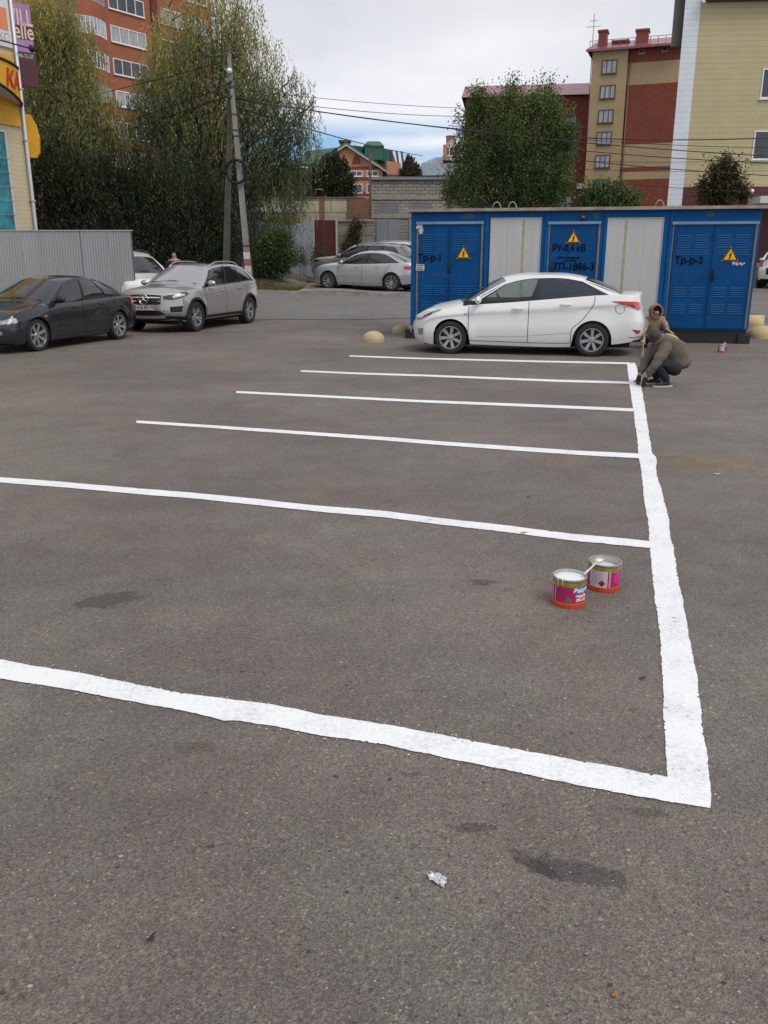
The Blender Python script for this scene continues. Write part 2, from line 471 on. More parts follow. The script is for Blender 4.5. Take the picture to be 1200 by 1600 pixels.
# one sheet to the horizon, two materials (lot / road strip); earth beyond
M_earth = mat('bare_earth', (0.10, 0.085, 0.065), 0.95, var=0.5, vscale=1.5, bump=0.8, bscale=12)
xs = [-400, -200, -100, -60, -40] + [-30 + i * 0.75 for i in range(81)] + [40, 60, 100, 200, 400]
ys = [-60, -20, -5] + [0.5 * i for i in range(0, 90)] + [48, 55, 70, 100, 160, 300, 600]
b = MB()
vs = [(x, y, zg(x, y)) for y in ys for x in xs]
KY = 30.3                       # kerb line
fs = []; nX = len(xs)
b.add(vs, [])
def edge_y(x): return 25.0 + 0.35 * math.sin(x * 0.35) + 0.1 * math.sin(x * 1.7)
for j in range(len(ys) - 1):
    for i in range(nX - 1):
        yc = (ys[j] + ys[j + 1]) / 2
        k = 0 if yc < 40 else 1
        b.f.append((j * nX + i, j * nX + i + 1, (j + 1) * nX + i + 1, (j + 1) * nX + i)); b.mi.append(k); b.sm.append(True)
tag(b.build('ground', [M_lot, M_earth]), kind='structure')
# the street behind the lot: a newer, greyer strip of asphalt
b = MB()
xs2 = [-60 + i * 0.5 for i in range(241)]
rows = []
for t in [0, .1, .2, .3, .4, .5, .6, .7, .8, .9, 1]:
    rows.append([(x, lerp(edge_y(x), KY + 0.02, t), zg(x, lerp(edge_y(x), KY + 0.02, t)) + 0.012) for x in xs2])
b.grid(rows)
tag(b.build('road', M_road), kind='structure')

M_kerb = mat('kerb_concrete', (0.24, 0.235, 0.22), 0.9, var=0.3, vscale=4, bump=0.5, bscale=60)
M_kerb_w = mat('kerb_whitewashed', (0.62, 0.63, 0.64), 0.85, var=0.12, vscale=6, bump=0.4)
M_verge = mat('verge_soil', (0.12, 0.10, 0.075), 0.95, var=0.55, vscale=2.2, bump=0.9, bscale=18)
M_gravel = mat('verge_gravel', (0.23, 0.215, 0.195), 0.95, var=0.35, vscale=5, bump=0.8, bscale=30)
def strip(name, x0, x1, y0, y1, dz, m, n=60, top=0.0):
    b = MB(); rows = []
    for y in [y0 + (y1 - y0) * k / 8 for k in range(9)]:
        rows.append([(x0 + (x1 - x0) * i / n, y, zg(x0 + (x1 - x0) * i / n, y) + dz + top * (0.03 * math.sin(x0 + i * 0.7 + y * 3))) for i in range(n + 1)])
    b.grid(rows)
    return b.build(name, m)
def kerb(x0, x1, y0, w, h, m):
    b = MB()
    n = max(1, int(round((x1 - x0) / 1.0)))
    for i in range(n):
        a, c = lerp(x0, x1, i / n) + 0.006, lerp(x0, x1, (i + 1) / n) - 0.006
        za, zc_ = zg(a, y0), zg(c, y0)
        b.add([(a, y0, za - .1), (c, y0, zc_ - .1), (c, y0 + w, zc_ - .1), (a, y0 + w, za - .1),
               (a, y0 + .015, za + h), (c, y0 + .015, zc_ + h), (c, y0 + w, zc_ + h), (a, y0 + w, za + h)],
              [(0, 3, 2, 1), (4, 5, 6, 7), (0, 1, 5, 4), (1, 2, 6, 5), (2, 3, 7, 6), (3, 0, 4, 7)])
    return b.build('kerb', m)
tag(kerb(-26, 9.4, KY, 0.16, 0.12, M_kerb), kind='structure')
tag(strip('verge', -26, 9.4, KY + 0.16, 42.5, 0.045, M_verge, 90, 1.0), kind='structure')
tag(strip('gravel_apron', -3.1, 9.4, KY + 0.9, 42.2, 0.075, M_gravel, 40, 0.6), kind='structure')
# white kerb beyond the right end of the cabin
p = G(1165, 497, 0.12); 
tag(kerb(p.x - 1.5, p.x + 0.55, p.y, 0.18, 0.17, M_kerb_w), 'whitewashed kerb stone', None, None, 'structure')
tag(kerb(p.x + 0.56, p.x + 8, p.y + .02, 0.16, 0.12, M_kerb), kind='structure')

# --- painted lines --------------------------------------------------
def paint_mat():
    m = bpy.data.materials.new('road_paint'); m.use_nodes = True
    N = m.node_tree.nodes; Lk = m.node_tree.links; b = N['Principled BSDF']
    b.inputs['Roughness'].default_value = 0.55
    t = N.new('ShaderNodeTexCoord')
    n = N.new('ShaderNodeTexNoise'); n.inputs['Scale'].default_value = 48; n.inputs['Detail'].default_value = 5; n.inputs['Roughness'].default_value = 0.75
    n0 = N.new('ShaderNodeTexNoise'); n0.inputs['Scale'].default_value = 4.5; n0.inputs['Detail'].default_value = 4
    Lk.new(t.outputs['Object'], n.inputs['Vector']); Lk.new(t.outputs['Object'], n0.inputs['Vector'])
    a = N.new('ShaderNodeMath'); a.operation = 'MULTIPLY_ADD'; a.inputs[1].default_value = 0.55; Lk.new(n0.outputs['Fac'], a.inputs[0]); Lk.new(n.outputs['Fac'], a.inputs[2])
    r = N.new('ShaderNodeValToRGB'); e = r.color_ramp.elements
    e[0].position = 0.545; e[0].color = (0.15, 0.14, 0.13, 1); e[1].position = 0.60; e[1].color = (0.66, 0.68, 0.71, 1)
    x = e.new(0.82); x.color = (0.84, 0.85, 0.87, 1)
    Lk.new(a.outputs[0], r.inputs[0]); Lk.new(r.outputs[0], b.inputs['Base Color'])
    v = N.new('ShaderNodeTexVoronoi'); v.inputs['Scale'].default_value = 150; Lk.new(t.outputs['Object'], v.inputs['Vector'])
    bp = N.new('ShaderNodeBump'); bp.inputs['Strength'].default_value = 0.45; bp.inputs['Distance'].default_value = 0.004
    Lk.new(v.outputs['Distance'], bp.inputs['Height']); Lk.new(bp.outputs[0], b.inputs['Normal'])
    return m
M_paint = paint_mat()
rng = random.Random(7)
def wob_noise(seed):
    r = random.Random(seed); ph = [(r.uniform(3, 9), r.uniform(0, 6.3), .0024), (r.uniform(18, 40), r.uniform(0, 6.3), .0014)]
    mem = [0.0]
    def st_():          # bristle marks: a drifting edge with the odd nick
        mem[0] = mem[0] * .72 + r.uniform(-.0016, .0016)
        return mem[0] + r.uniform(-.0010, .0010) + (r.uniform(.003, .011) if r.random() < .035 else 0)
    return lambda t: sum(a * math.sin(f * t + p_) for f, p_, a in ph) + st_()
def ribbon(name, E0, E1, label, z=0.004, step=0.009, rough=1.0, specks=0):
    """E0, E1: the two edges as ground points; resampled and frayed"""
    def resample(E):
        L = [0]
        for a, c in zip(E, E[1:]): L.append(L[-1] + (c - a).length)
        return L
    L0, L1 = resample(E0), resample(E1)
    n = max(20, int(max(L0[-1], L1[-1]) / step))
    def pt(E, L, t):
        s = t * L[-1]
        for i in range(len(L) - 1):
            if s <= L[i + 1] or i == len(L) - 2:
                return E[i].lerp(E[i + 1], (s - L[i]) / max(1e-6, L[i + 1] - L[i]))
    w0, w1 = wob_noise(hash(label) % 1000 if False else len(label) * 13), wob_noise(len(label) * 31 + 5)
    A, C = [], []
    for i in range(n + 1):
        t = i / n
        a, c = pt(E0, L0, t), pt(E1, L1, t)
        d = (c - a).normalized(); s = t * L0[-1]
        A.append(a + d * w0(s) * rough); C.append(c - d * w1(s) * rough)
    b = MB()
    rows = []
    for k in range(4):
        rows.append([(lerp(a.x, c.x, k / 3), lerp(a.y, c.y, k / 3), z) for a, c in zip(A, C)])
    b.grid(rows, sm=False)
    r = random.Random(len(label))
    for i in range(specks):
        t = r.random(); a, c = pt(E0, L0, t), pt(E1, L1, t); d = (c - a).normalized()
        q = (a - d * abs(r.gauss(0, .018))) if r.random() < .5 else (c + d * abs(r.gauss(0, .018)))
        q = q + Vector((r.uniform(-.01, .01), r.uniform(-.01, .01), 0)); rr = r.uniform(.0012, .0042)
        m_ = r.randint(5, 7)
        b.add([(q.x + rr * r.uniform(.6, 1.3) * math.cos(6.283 * j / m_), q.y + rr * r.uniform(.6, 1.3) * math.sin(6.283 * j / m_), z) for j in range(m_)], [tuple(range(m_))])
    me_o = b.build(name, M_paint)
    return tag(me_o, label, None, None, 'structure')
Lft = [(979.5, 568), (982, 590), (985, 612), (988, 632), (990, 643), (992, 660), (996, 690), (998, 712), (1001, 735), (1005, 762), (1008, 790), (1011, 808), (1014, 835), (1016, 860), (1019, 890), (1021, 915), (1022, 935), (1024, 950), (1030, 985), (1032, 1010), (1034, 1040), (1037, 1062), (1037, 1105), (1038, 1140), (1040, 1165), (1040, 1200), (1042, 1222), (1041, 1253)]
Rgt = [(992, 567), (998, 582), (1002, 605), (1007, 632), (1011, 658), (1015, 685), (1019, 708), (1026, 716), (1025, 732), (1028, 750), (1034, 768), (1038, 783), (1042, 800), (1046, 820), (1048, 840), (1052, 858), (1056, 882), (1061, 910), (1066, 940), (1071, 965), (1076, 985), (1080, 1012), (1084, 1035), (1088, 1055), (1092, 1085), (1096, 1120), (1101, 1150), (1105, 1185), (1108, 1215), (1109, 1264)]
ribbon('painted_line', [G(*p) for p in Lft], [G(*p) for p in Rgt], 'wide wavy white line running away along the bays', specks=90)
Tp = [(-80, 1019), (0, 1031), (50, 1041), (120, 1052), (200, 1068), (270, 1082), (350, 1092), (430, 1103), (500, 1118), (600, 1133), (700, 1151), (800, 1171), (900, 1190), (980, 1204), (1041, 1216), (1052, 1218)]
Bt = [(-80, 1048), (0, 1062), (50, 1070), (120, 1081), (200, 1096), (290, 1112), (350, 1127), (370, 1127), (430, 1137), (500, 1151), (600, 1165), (700, 1186), (800, 1206), (900, 1227), (980, 1243), (1041, 1254), (1052, 1256)]
ribbon('painted_line', [G(*p) for p in Tp], [G(*p) for p in Bt], 'nearest wide white line crossing the foreground', z=0.0045, specks=90)
def thin(pts, hw0, hw1, label, z=0.0045, sp=12):
    n = len(pts)
    ribbon('painted_line', [G(x, y - lerp(hw0, hw1, i / (n - 1))) for i, (x, y) in enumerate(pts)], [G(x, y + lerp(hw0, hw1, i / (n - 1))) for i, (x, y) in enumerate(pts)], label, z=z, specks=sp, step=0.03)
thin([(-120, 741), (0, 750.5), (100, 758), (200, 767), (300, 775), (400, 785), (500, 796), (600, 804), (700, 817), (800, 828), (900, 841), (1019, 852)], 4, 5.5, 'second white bay line from the camera', sp=25)
thin([(213, 659.5), (300, 665), (400, 672), (500, 679), (600, 686), (700, 694), (800, 701), (900, 708), (1000, 713)], 2.0, 3.6, 'third white bay line from the camera')
thin([(369, 613), (450, 617), (550, 622), (650, 627), (750, 631), (850, 635), (990, 641)], 1.6, 2.3, 'fourth white bay line from the camera')
thin([(470, 580), (560, 584), (660, 587), (760, 591), (860, 595), (986, 598.5)], 1.2, 1.8, 'fifth white bay line from the camera')
thin([(546, 556.5), (640, 560), (740, 562.5), (840, 565), (984, 568)], 1.0, 1.4, 'farthest white bay line beside the white sedan')
# ------------------------------------------------------------------ facades
def onplane(px, py, o, rz):
    n = Vector((-math.sin(rz), math.cos(rz), 0)); u = Vector((math.cos(rz), math.sin(rz), 0))
    c = Vector((0, 0, CAM_H)); d = ray(px, py)
    t = n.dot(Vector(o) - c) / n.dot(d)
    p = c + d * t
    return (p - Vector(o)).dot(u), p.z - o[2]
def sidingmat(name, col, period, var=0.06):
    m = mat(name, col, 0.55, var=var, vscale=1.2)
    N = m.node_tree.nodes; Lk = m.node_tree.links; b = N['Principled BSDF']
    t = N.new('ShaderNodeTexCoord'); s = N.new('ShaderNodeSeparateXYZ'); Lk.new(t.outputs['Object'], s.inputs[0])
    a = N.new('ShaderNodeMath'); a.operation = 'DIVIDE'; a.inputs[1].default_value = period; Lk.new(s.outputs[2], a.inputs[0])
    f = N.new('ShaderNodeMath'); f.operation = 'FRACT'; Lk.new(a.outputs[0], f.inputs[0])
    r = N.new('ShaderNodeValToRGB'); e = r.color_ramp.elements
    e[0].position = 0.0; e[0].color = (0.25,)*3 + (1,); e[1].position = 0.10; e[1].color = (1,)*4
    Lk.new(f.outputs[0], r.inputs[0])
    src = b.inputs['Base Color'].links[0].from_socket
    mx = N.new('ShaderNodeMix'); mx.data_type = 'RGBA'; mx.blend_type = 'MULTIPLY'; mx.inputs['Factor'].default_value = 0.75
    Lk.new(src, mx.inputs['A']); Lk.new(r.outputs[0], mx.inputs['B']); Lk.new(mx.outputs['Result'], b.inputs['Base Color'])
    bp = N.new('ShaderNodeBump'); bp.inputs['Strength'].default_value = 0.5; bp.inputs['Distance'].default_value = 0.03
    Lk.new(f.outputs[0], bp.inputs['Height']); Lk.new(bp.outputs[0], b.inputs['Normal'])
    return m
M_pvc = mat('white_plastic_frame', (0.72, 0.73, 0.74), 0.45)
M_brownframe = mat('brown_frame', (0.07, 0.045, 0.035), 0.5)
M_pane = mat('window_pane', (0.035, 0.042, 0.05), 0.06, var=0.6, vscale=0.6, spec=0.7)
M_curtain = mat('curtained_pane', (0.20, 0.22, 0.24), 0.12, col2=(0.42, 0.44, 0.46), vscale=2.2, spec=0.7, streak=(3, 3, .4))
M_zinc = mat('zinc_sheet', (0.34, 0.36, 0.38), 0.42, 0.6, var=0.15, vscale=2)
def window(root, x0, x1, z0, z1, mf=None, mp=None, cols=2, fw=0.05, y=0.0, prj=0.05, transom=False, sill=True, name='window'):
    """casement standing prj proud of the wall at local y; pane set back inside it"""
    mf = mf or M_pvc; mp = mp or M_pane
    b = MB(); ya, yb = y - prj, y + 0.04
    b.box(x0, x0 + fw, ya, yb, z0, z1); b.box(x1 - fw, x1, ya, yb, z0, z1)
    b.box(x0 + fw, x1 - fw, ya, yb, z0, z0 + fw); b.box(x0 + fw, x1 - fw, ya, yb, z1 - fw, z1)
    for i in range(1, cols):
        xc = lerp(x0, x1, i / cols)
        b.box(xc - fw * .45, xc + fw * .45, ya + .004, yb, z0 + fw, z1 - fw)
    if transom:
        zt = lerp(z0, z1, .7); b.box(x0 + fw, x1 - fw, ya + .007, yb, zt - fw * .4, zt + fw * .4)
    if sill: b.box(x0 - .05, x1 + .05, ya - .06, y - 0.001, z0 - .06, z0 - .002)
    w = b.build(name, mf, root)
    p = MB(); p.box(x0 + fw * .6, x1 - fw * .6, y - prj * .45, y + .03, z0 + fw * .6, z1 - fw * .6)
    p.build('pane', mp, w)
    return w

# ============ transformer cabin (blue) ============
M_blue = mat('blue_enamel', (0.002, 0.082, 0.26), 0.5, var=0.16, vscale=1.6, bump=0.04, bscale=9, spec=0.15)
M_blue2 = mat('blue_door_enamel', (0.0015, 0.062, 0.205), 0.5, var=0.18, vscale=1.9, bump=0.04, bscale=9, spec=0.15)
M_bluelt = mat('faded_blue_rail', (0.10, 0.24, 0.42), 0.5, col2=(0.20, 0.30, 0.36), vscale=3)
M_cream = mat('cream_panel', (0.45, 0.455, 0.455), 0.5, col2=(0.50, 0.505, 0.50), vscale=2, streak=(3, 3, .5))
M_rustroof = mat('rusty_roof_edge', (0.24, 0.16, 0.10), 0.8, col2=(0.38, 0.32, 0.26), vscale=4, bump=0.3, bscale=30)
M_black = mat('tarred_skid', (0.012, 0.012, 0.013), 0.7, var=0.3, vscale=6, bump=0.3)
M_steel = mat('galvanised_strip', (0.15, 0.15, 0.15), 0.5, 0.5, col2=(0.25, 0.21, 0.17), vscale=6)
M_ink = mat('black_stencil_paint', (0.006, 0.006, 0.008), 0.8, spec=.05)
M_yel = mat('warning_yellow', (0.83, 0.45, 0.02), 0.45)
kA, kB = G(641, 528), G(1166, 537)
kL = (kB - kA).length
krz = math.atan2(kB.y - kA.y, kB.x - kA.x)
kiosk = empty('transformer_cabin', (kA.x, kA.y, 0), krz, 'long blue metal transformer cabin with two pale panels and warning triangles, behind the white sedan', 'electrical cabin')
KP = lambda px, py: onplane(px, py, (kA.x, kA.y, 0), krz)
zt = (KP(700, 329)[1] + KP(1100, 329)[1]) / 2
KD = 2.5
b = MB()
b.box(0.0, kL, 0.0, KD, 0.27, zt)
b.build('wall', M_blue, kiosk)
b = MB(); b.box(-0.03, kL + .05, -0.06, KD + .06, 0.0, 0.16); b.box(-.10, .30, -.12, .15, 0.0, .19); b.box(kL - .2, kL + .04, -.10, .15, 0, .18)
b.box(0.02, kL - .02, 0.01, KD - .01, .16, .268)
b.build('base', M_black, kiosk)
b = MB()
z0 = zt
b.add([(-.07, -.12, z0), (kL + .08, -.12, z0), (kL + .08, KD + .12, z0), (-.07, KD + .12, z0),
       (-.07, -.12, z0 + .062), (kL + .08, -.12, z0 + .062), (kL + .08, KD + .12, z0 + .062), (-.07, KD + .12, z0 + .062)],
      [(0, 3, 2, 1), (0, 1, 5, 4), (1, 2, 6, 5), (2, 3, 7, 6), (3, 0, 4, 7), (4, 5, 6, 7)])
rf = b.build('roof', M_rustroof, kiosk)
for px in (800, 775, 1033):
    x, _ = KP(px, 320)
    lb = MB(); lb.tube([(x + .09 * math.cos(t), .25 + .02 * math.sin(2 * t), z0 + .05 + .15 * math.sin(t)) for t in [i * PI / 12 for i in range(13)]], .011, 8)
    lb.build('lifting_loop', mat('grey_wire', (.3, .3, .3), .5, .6), rf)
# dark shadow gap under the fascia, put in as a darker blue fold
b = MB(); b.box(0.02, kL - .02, -.035, -.002, z0 - .035, z0 - .004); b.build('fascia_fold', M_blue2, kiosk)
def louvres(b, x0, x1, z0, z1, n, y):
    for i in range(n):
        z = lerp(z0, z1, (i + .5) / n); h = (z1 - z0) / n * .33
        b.add([(x0, y, z - h), (x1, y, z - h), (x1, y - .010, z - h * .5), (x0, y - .010, z - h * .5), (x0, y, z + h), (x1, y, z + h)],
              [(0, 1, 2, 3), (3, 2, 5, 4), (0, 3, 4), (1, 5, 2)])
def kdoor(px0, px1, pytop, pybot, leaves, lab):
    x0 = KP(px0, pytop)[0]; x1 = KP(px1, pytop)[0]; z1 = KP((px0 + px1) / 2, pytop)[1]; zb = .31
    for (u0, u1) in ((x0 - .05, x0 - .008), (x1 + .008, x1 + .05)):      # bare metal edge strips framing the opening
        fr = MB(); fr.box(u0, u1, -.022, -.001, zb, z1 + .01); fr.build('frame_strip', M_steel, kiosk)
    r = MB(); r.box(x0 - .06, x1 + .06, -.06, -.002, z1 + .015, z1 + .05); r.box(x0 - .06, x1 + .06, -.06, -.052, z1 - .005, z1 + .0148); r.build('rain_rail', M_bluelt, kiosk)
    ds = []
    for k in range(leaves):
        a, c = lerp(x0, x1, k / leaves) + .006, lerp(x0, x1, (k + 1) / leaves) - .006
        d = MB(); d.box(a, c, -.030, -.001, zb, z1)
        # folded rim round each leaf
        d.box(a, a + .02, -.038, -.0302, zb, z1); d.box(c - .02, c, -.038, -.0302, zb, z1)
        do = d.build('door', M_blue2, kiosk)
        if leaves == 2:
            w = (c - a)
            for (u0, u1) in ((.10, .44), (.54, .88)):
                for (q0, q1, nn) in ((z1 - .62, z1 - .20, 9), (zb + .28, zb + .50, 5), (zb + .62, zb + .84, 5)):
                    lv = MB(); louvres(lv, a + w * u0, a + w * u1, q0, q1, nn, -.0305)
                    lv.build('louvre_vent', mat('louvre_blue', (0.004, 0.075, 0.225), 0.45, spec=.15), do)
        ds.append((do, a, c))
    return ds, x0, x1, zb, z1
D1 = kdoor(655, 752, 350, 0, 2, 1)
D2 = kdoor(861, 935, 350, 0, 1, 2)
D3 = kdoor(1055, 1181, 350, 0, 2, 3)
def handle(do, x, z, h=.24):
    hb = MB(); hb.box(x - .022, x + .022, -.048, -.0305, z - h / 2, z + h / 2)
    hb.tube([(x, -.052, z - h * .40), (x, -.085, z - h * .28), (x, -.085, z + h * .28), (x, -.052, z + h * .40)], .014, 6)
    hb.build('handle', M_black, do)
x, z = KP(702, 418); handle(D1[0][1][0], x, z)
x, z = KP(862, 420); handle(D2[0][0][0], x + .03, z)
x, z = KP(1112, 430); handle(D3[0][1][0], x + .02, z)
def panel(px0, px1, pyt, stripe=None):
    x0 = KP(px0, pyt)[0]; x1 = KP(px1, pyt)[0]; z1 = KP((px0 + px1) / 2, pyt)[1]
    b = MB()
    n = 3
    for k in range(n):
        a, c = lerp(x0, x1, k / n) + .003, lerp(x0, x1, (k + 1) / n) - .003
        b.box(a - .002, c + .001, -.014 - .0015 * (k % 2), -.001, .30, z1)
    b.box(x0 - .012, x0, -.03, -.001, .30, z1 + .012); b.box(x1, x1 + .012, -.03, -.001, .30, z1 + .012); b.box(x0, x1, -.03, -.001, z1, z1 + .012)
    o = b.build('panel', M_cream, kiosk)
    if stripe:
        xs_ = KP(stripe, pyt + 20)[0]; s = MB(); r = random.Random(3)
        L_, R_ = [], []
        for i in range(25):
            z = lerp(z1 - .02, .5, i / 24); w = .016 + .008 * r.random()
            L_.append((xs_ - w, -.0215, z)); R_.append((xs_ + w, -.0215, z))
        s.grid([L_, R_]); s.build('rust_streak', mat('rust_streak', (.40, .34, .20), .8, var=.2, vscale=10), o)
    return o
panel(768, 846, 341, 818); panel(951, 1037, 341, 978)
# raised posts between the bays
for px in (760, 853, 944, 1045):
    x = KP(px, 400)[0]; b = MB(); b.box(x - .035, x + .035, -.028, -.001, .29, z0 - .05); b.build('post', M_blue, kiosk)
# warning triangles
def triangle(px, py, s, do):
    x, z = KP(px, py); y = -.042
    def tri(r): return [(x, z + r), (x - r * .95, z - r * .62), (x + r * .95, z - r * .62)]
    b = MB(); b.prism(tri(s), y, y + .006); o = b.build('warning_sign', M_ink, do)
    b = MB(); b.prism(tri(s * .97), y - .002, y - .0004); b.build('yellow_field', M_yel, o)
    b = MB(); q = s * .95
    for (a1, a2) in (((0, 1), (-.95, -.62)), ((-.95, -.62), (.95, -.62)), ((.95, -.62), (0, 1))):
        k = .80; p0 = Vector((x + a1[0] * q * .88, 0, z + a1[1] * q * .88)); p1 = Vector((x + a2[0] * q * .88, 0, z + a2[1] * q * .88))
        d = (p1 - p0).normalized(); n = Vector((-d.z, 0, d.x)) * s * .055
        b.add([(p0.x - n.x, y - .0035, p0.z - n.z), (p1.x - n.x, y - .0035, p1.z - n.z), (p1.x + n.x, y - .0035, p1.z + n.z), (p0.x + n.x, y - .0035, p0.z + n.z)], [(0, 1, 2, 3)])
    b.build('border', M_ink, o)
    bolt = [(.10, .52), (-.20, .02), (-.02, .05), (-.14, -.26), (-.21, -.20), (-.08, -.50), (.12, -.22), (.02, -.24), (.22, .18), (.02, .14), (.20, .50)]
    b = MB(); b.prism([(x + u * s * .82, z + v * s * .82 - s * .03) for u, v in bolt], y - .0045, y - .0022); b.build('lightning_bolt', M_ink, o)
triangle(724.5, 396, .175, D1[0][1][0]); triangle(896, 372, .165, D2[0][0][0]); triangle(1140.5, 399, .185, D3[0][1][0])
def klet(s, px, py, size, do, m=None, bold=.0, sx=1.0, y=-.0395):
    x, z = KP(px, py)
    return lettering('lettering', s, size, m or M_ink, do, (x, y, z), bold=bold, sx=sx, depth=.001)
klet("Тр-р-1", 672, 403, .20, D1[0][0][0], bold=.003, sx=.9)
klet("Тр-р-2", 1076, 407, .20, D3[0][0][0], bold=.003, sx=.95)
klet("РУ-0,4 кВ", 889, 388, .20, D2[0][0][0], bold=.003, sx=.82)
klet("МУП «городские", 888, 402.5, .058, D2[0][0][0], bold=.002)
klet("эл. сети»", 891, 407, .055, D2[0][0][0], bold=.002)
klet("ТП-1886-3", 896, 417, .21, D2[0][0][0], bold=.003, sx=.92)
klet("т. 2-64-04", 680, 430, .15, D1[0][0][0], mat('faded_stencil', (0.02, 0.075, 0.22), .5))
# pasted notices
M_paper = mat('weathered_paper', (.55, .54, .50), .8, var=.3, vscale=25)
def notice(px, py, w, h, do, ragged=0, m=None, lines=0):
    x, z = KP(px, py); r = random.Random(int(px)); n = 22; poly = []
    for i in range(n):
        t = 2 * PI * i / n; q = 1 / max(abs(math.cos(t)), abs(math.sin(t)))
        q *= (1 - ragged * r.random()); poly.append((x + math.cos(t) * q * w / 2, z + math.sin(t) * q * h / 2))
    b = MB(); b.prism(poly, -.0415, -.0385); o = b.build('notice', m or M_paper, do)
    if lines:
        b = MB()
        for k in range(lines):
            zz_ = z + h * (.30 - .6 * k / max(1, lines - 1)); b.box(x - w * .38, x + w * (.38 - .1 * (k % 2)), -.0435, -.0417, zz_ - h * .05, zz_ + h * .05)
        b.build('notice_text', M_ink, o)
notice(657, 418, .19, .14, D1[0][0][0], .04, None, 3)
notice(656, 354, .17, .13, D1[0][0][0], .5); notice(658, 361, .12, .16, D1[0][0][0], .6)
# a pasted scrap with white scrawl on the right door
x, z = KP(1153, 412); sb = MB(); r = random.Random(5)
for k in range(7):
    sb.tube([(x - .12 + k * .035 + r.uniform(-.01, .01), -.041, z + r.uniform(.01, .045)), (x - .11 + k * .035, -.041, z - r.uniform(.02, .05)), (x - .09 + k * .035, -.041, z + r.uniform(-.02, .03))], .0075, 4)
sb.build('chalk_scrawl', mat('white_scrawl', (.65, .68, .72), .7), D3[0][1][0])
# small red lamp above the middle door
x, z = KP(911, 340); rb = MB()
rb.lathe([(.001, -.10), (.03, -.095), (.05, -.06), (.055, -.03), (.055, -.001)], 16, axis='y', M=Matrix.Translation((x, 0, z)))
rb.build('red_lamp', mat('red_lamp_glass', (.30, .02, .02), .2), kiosk)
# handwriting of wear: rust patches on the fascia
for px, w in ((732, .16), (931, .10), (1110, .12)):
    x, z = KP(px, 334); b = MB(); r = random.Random(px)
    pl = [(x + w * math.cos(t) * r.uniform(.4, 1), zt - .09 + .09 * math.sin(t) * r.uniform(.5, 1)) for t in [i * PI / 7 for i in range(14)]]
    b.prism(pl, -.0012, .0); b.build('rust_patch', mat('flaking_patch', (.02, .09, .17), .7, col2=(.05, .10, .12), vscale=25), kiosk)

# ============ left shop building with signs ============
M_lsid = sidingmat('cream_siding', (0.60, 0.52, 0.34), 0.125)
c0 = at(59, 405, 27.5)
lrz = R(62)
shop = empty('shop_building', (c0.x, c0.y, 0.0), lrz, 'cream clapboard shop with yellow awning sign and drainpipe at the left edge', 'building')
SP = lambda px, py: onplane(px, py, (c0.x, c0.y, 0.0), lrz)
b = MB(); b.box(-14, 0, 0, 9, 0, 13.5); b.build('wall', M_lsid, shop)
b = MB(); b.tube([(-.02, -.09, 13.5), (-.02, -.09, .9), (.10, -.14, .55)], .055, 10)
for z in (3.4, 5.1, 6.5, 9.6): b.box(-.09, .05, -.155, -.001, z, z + .03)
b.build('drainpipe', mat('galvanised_pipe', (.50, .52, .54), .4, .3), shop)
M_syel = mat('yellow_sign', (.72, .36, .012), .45, var=.08, vscale=3)
x0_, za = SP(-60, 200); x1_, z1_ = SP(34, 133); x1_, z2_ = SP(35, 199)
b = MB(); b.box(-6, -.12, -.07, -.001, z2_, z1_ + .7); b.build('sign_band', M_syel, shop)
# curved yellow sign box on the corner, black rim, red letters
zA = SP(36, 112)[1]; zB = SP(38, 165)[1]
sg = MB(); rows = []; n = 20; rim_t = []; rim_b = []
xe = -.06
for k in range(n + 1):
    t = k / n; x = lerp(-2.6, xe, t); y = -.10 - 1.05 * math.sin(PI * min(1, t * .5 + .5)) ** .8 if t > 0 else -1.15
    y = -.10 - 1.05 * math.cos(t * PI / 2) ** .7
    zt_ = zA + .0; zb_ = lerp(zB + .42, zB - .05, t ** 1.3)
    rows.append([(x, y, zb_), (x, y, zt_)])
    rim_t.append((x, y, zt_)); rim_b.append((x, y, zb_))
sg.grid(rows)
sgo = sg.build('curved_sign', M_syel, shop)
b = MB(); b.tube(rim_t, .045, 6); b.tube(rim_b, .045, 6); b.tube([rim_t[0], rim_b[0]], .045, 6)
b.build('sign_rim', mat('sign_rim_black', (.015, .013, .015), .5), sgo)
b = MB(); b.grid([rim_b, [(p[0], -.005, p[2] + .02) for p in rim_b]]); b.build('sign_soffit', mat('sign_soffit', (.55, .52, .45), .6), sgo)
def curve_y(x):
    t = max(0, min(1, (x + 2.6) / (xe + 2.6))); return -.10 - 1.05 * math.cos(t * PI / 2) ** .7
xk = SP(28, 130)[0]
for (ch, cx, cz) in (("К", -.95, 0), ("А", -.50, 0)):
    vs, fs = text_mesh(ch, .62, .012, .012, .25)
    mb_ = MB(); zc_ = (zA + zB) / 2 + .02
    mb_.add([(cx + v.x, curve_y(cx + v.x) - .02 - v.z, zc_ + v.y) for v in vs], fs)
    mb_.build('letter', mat('sign_red', (.50, .03, .02), .45), sgo)
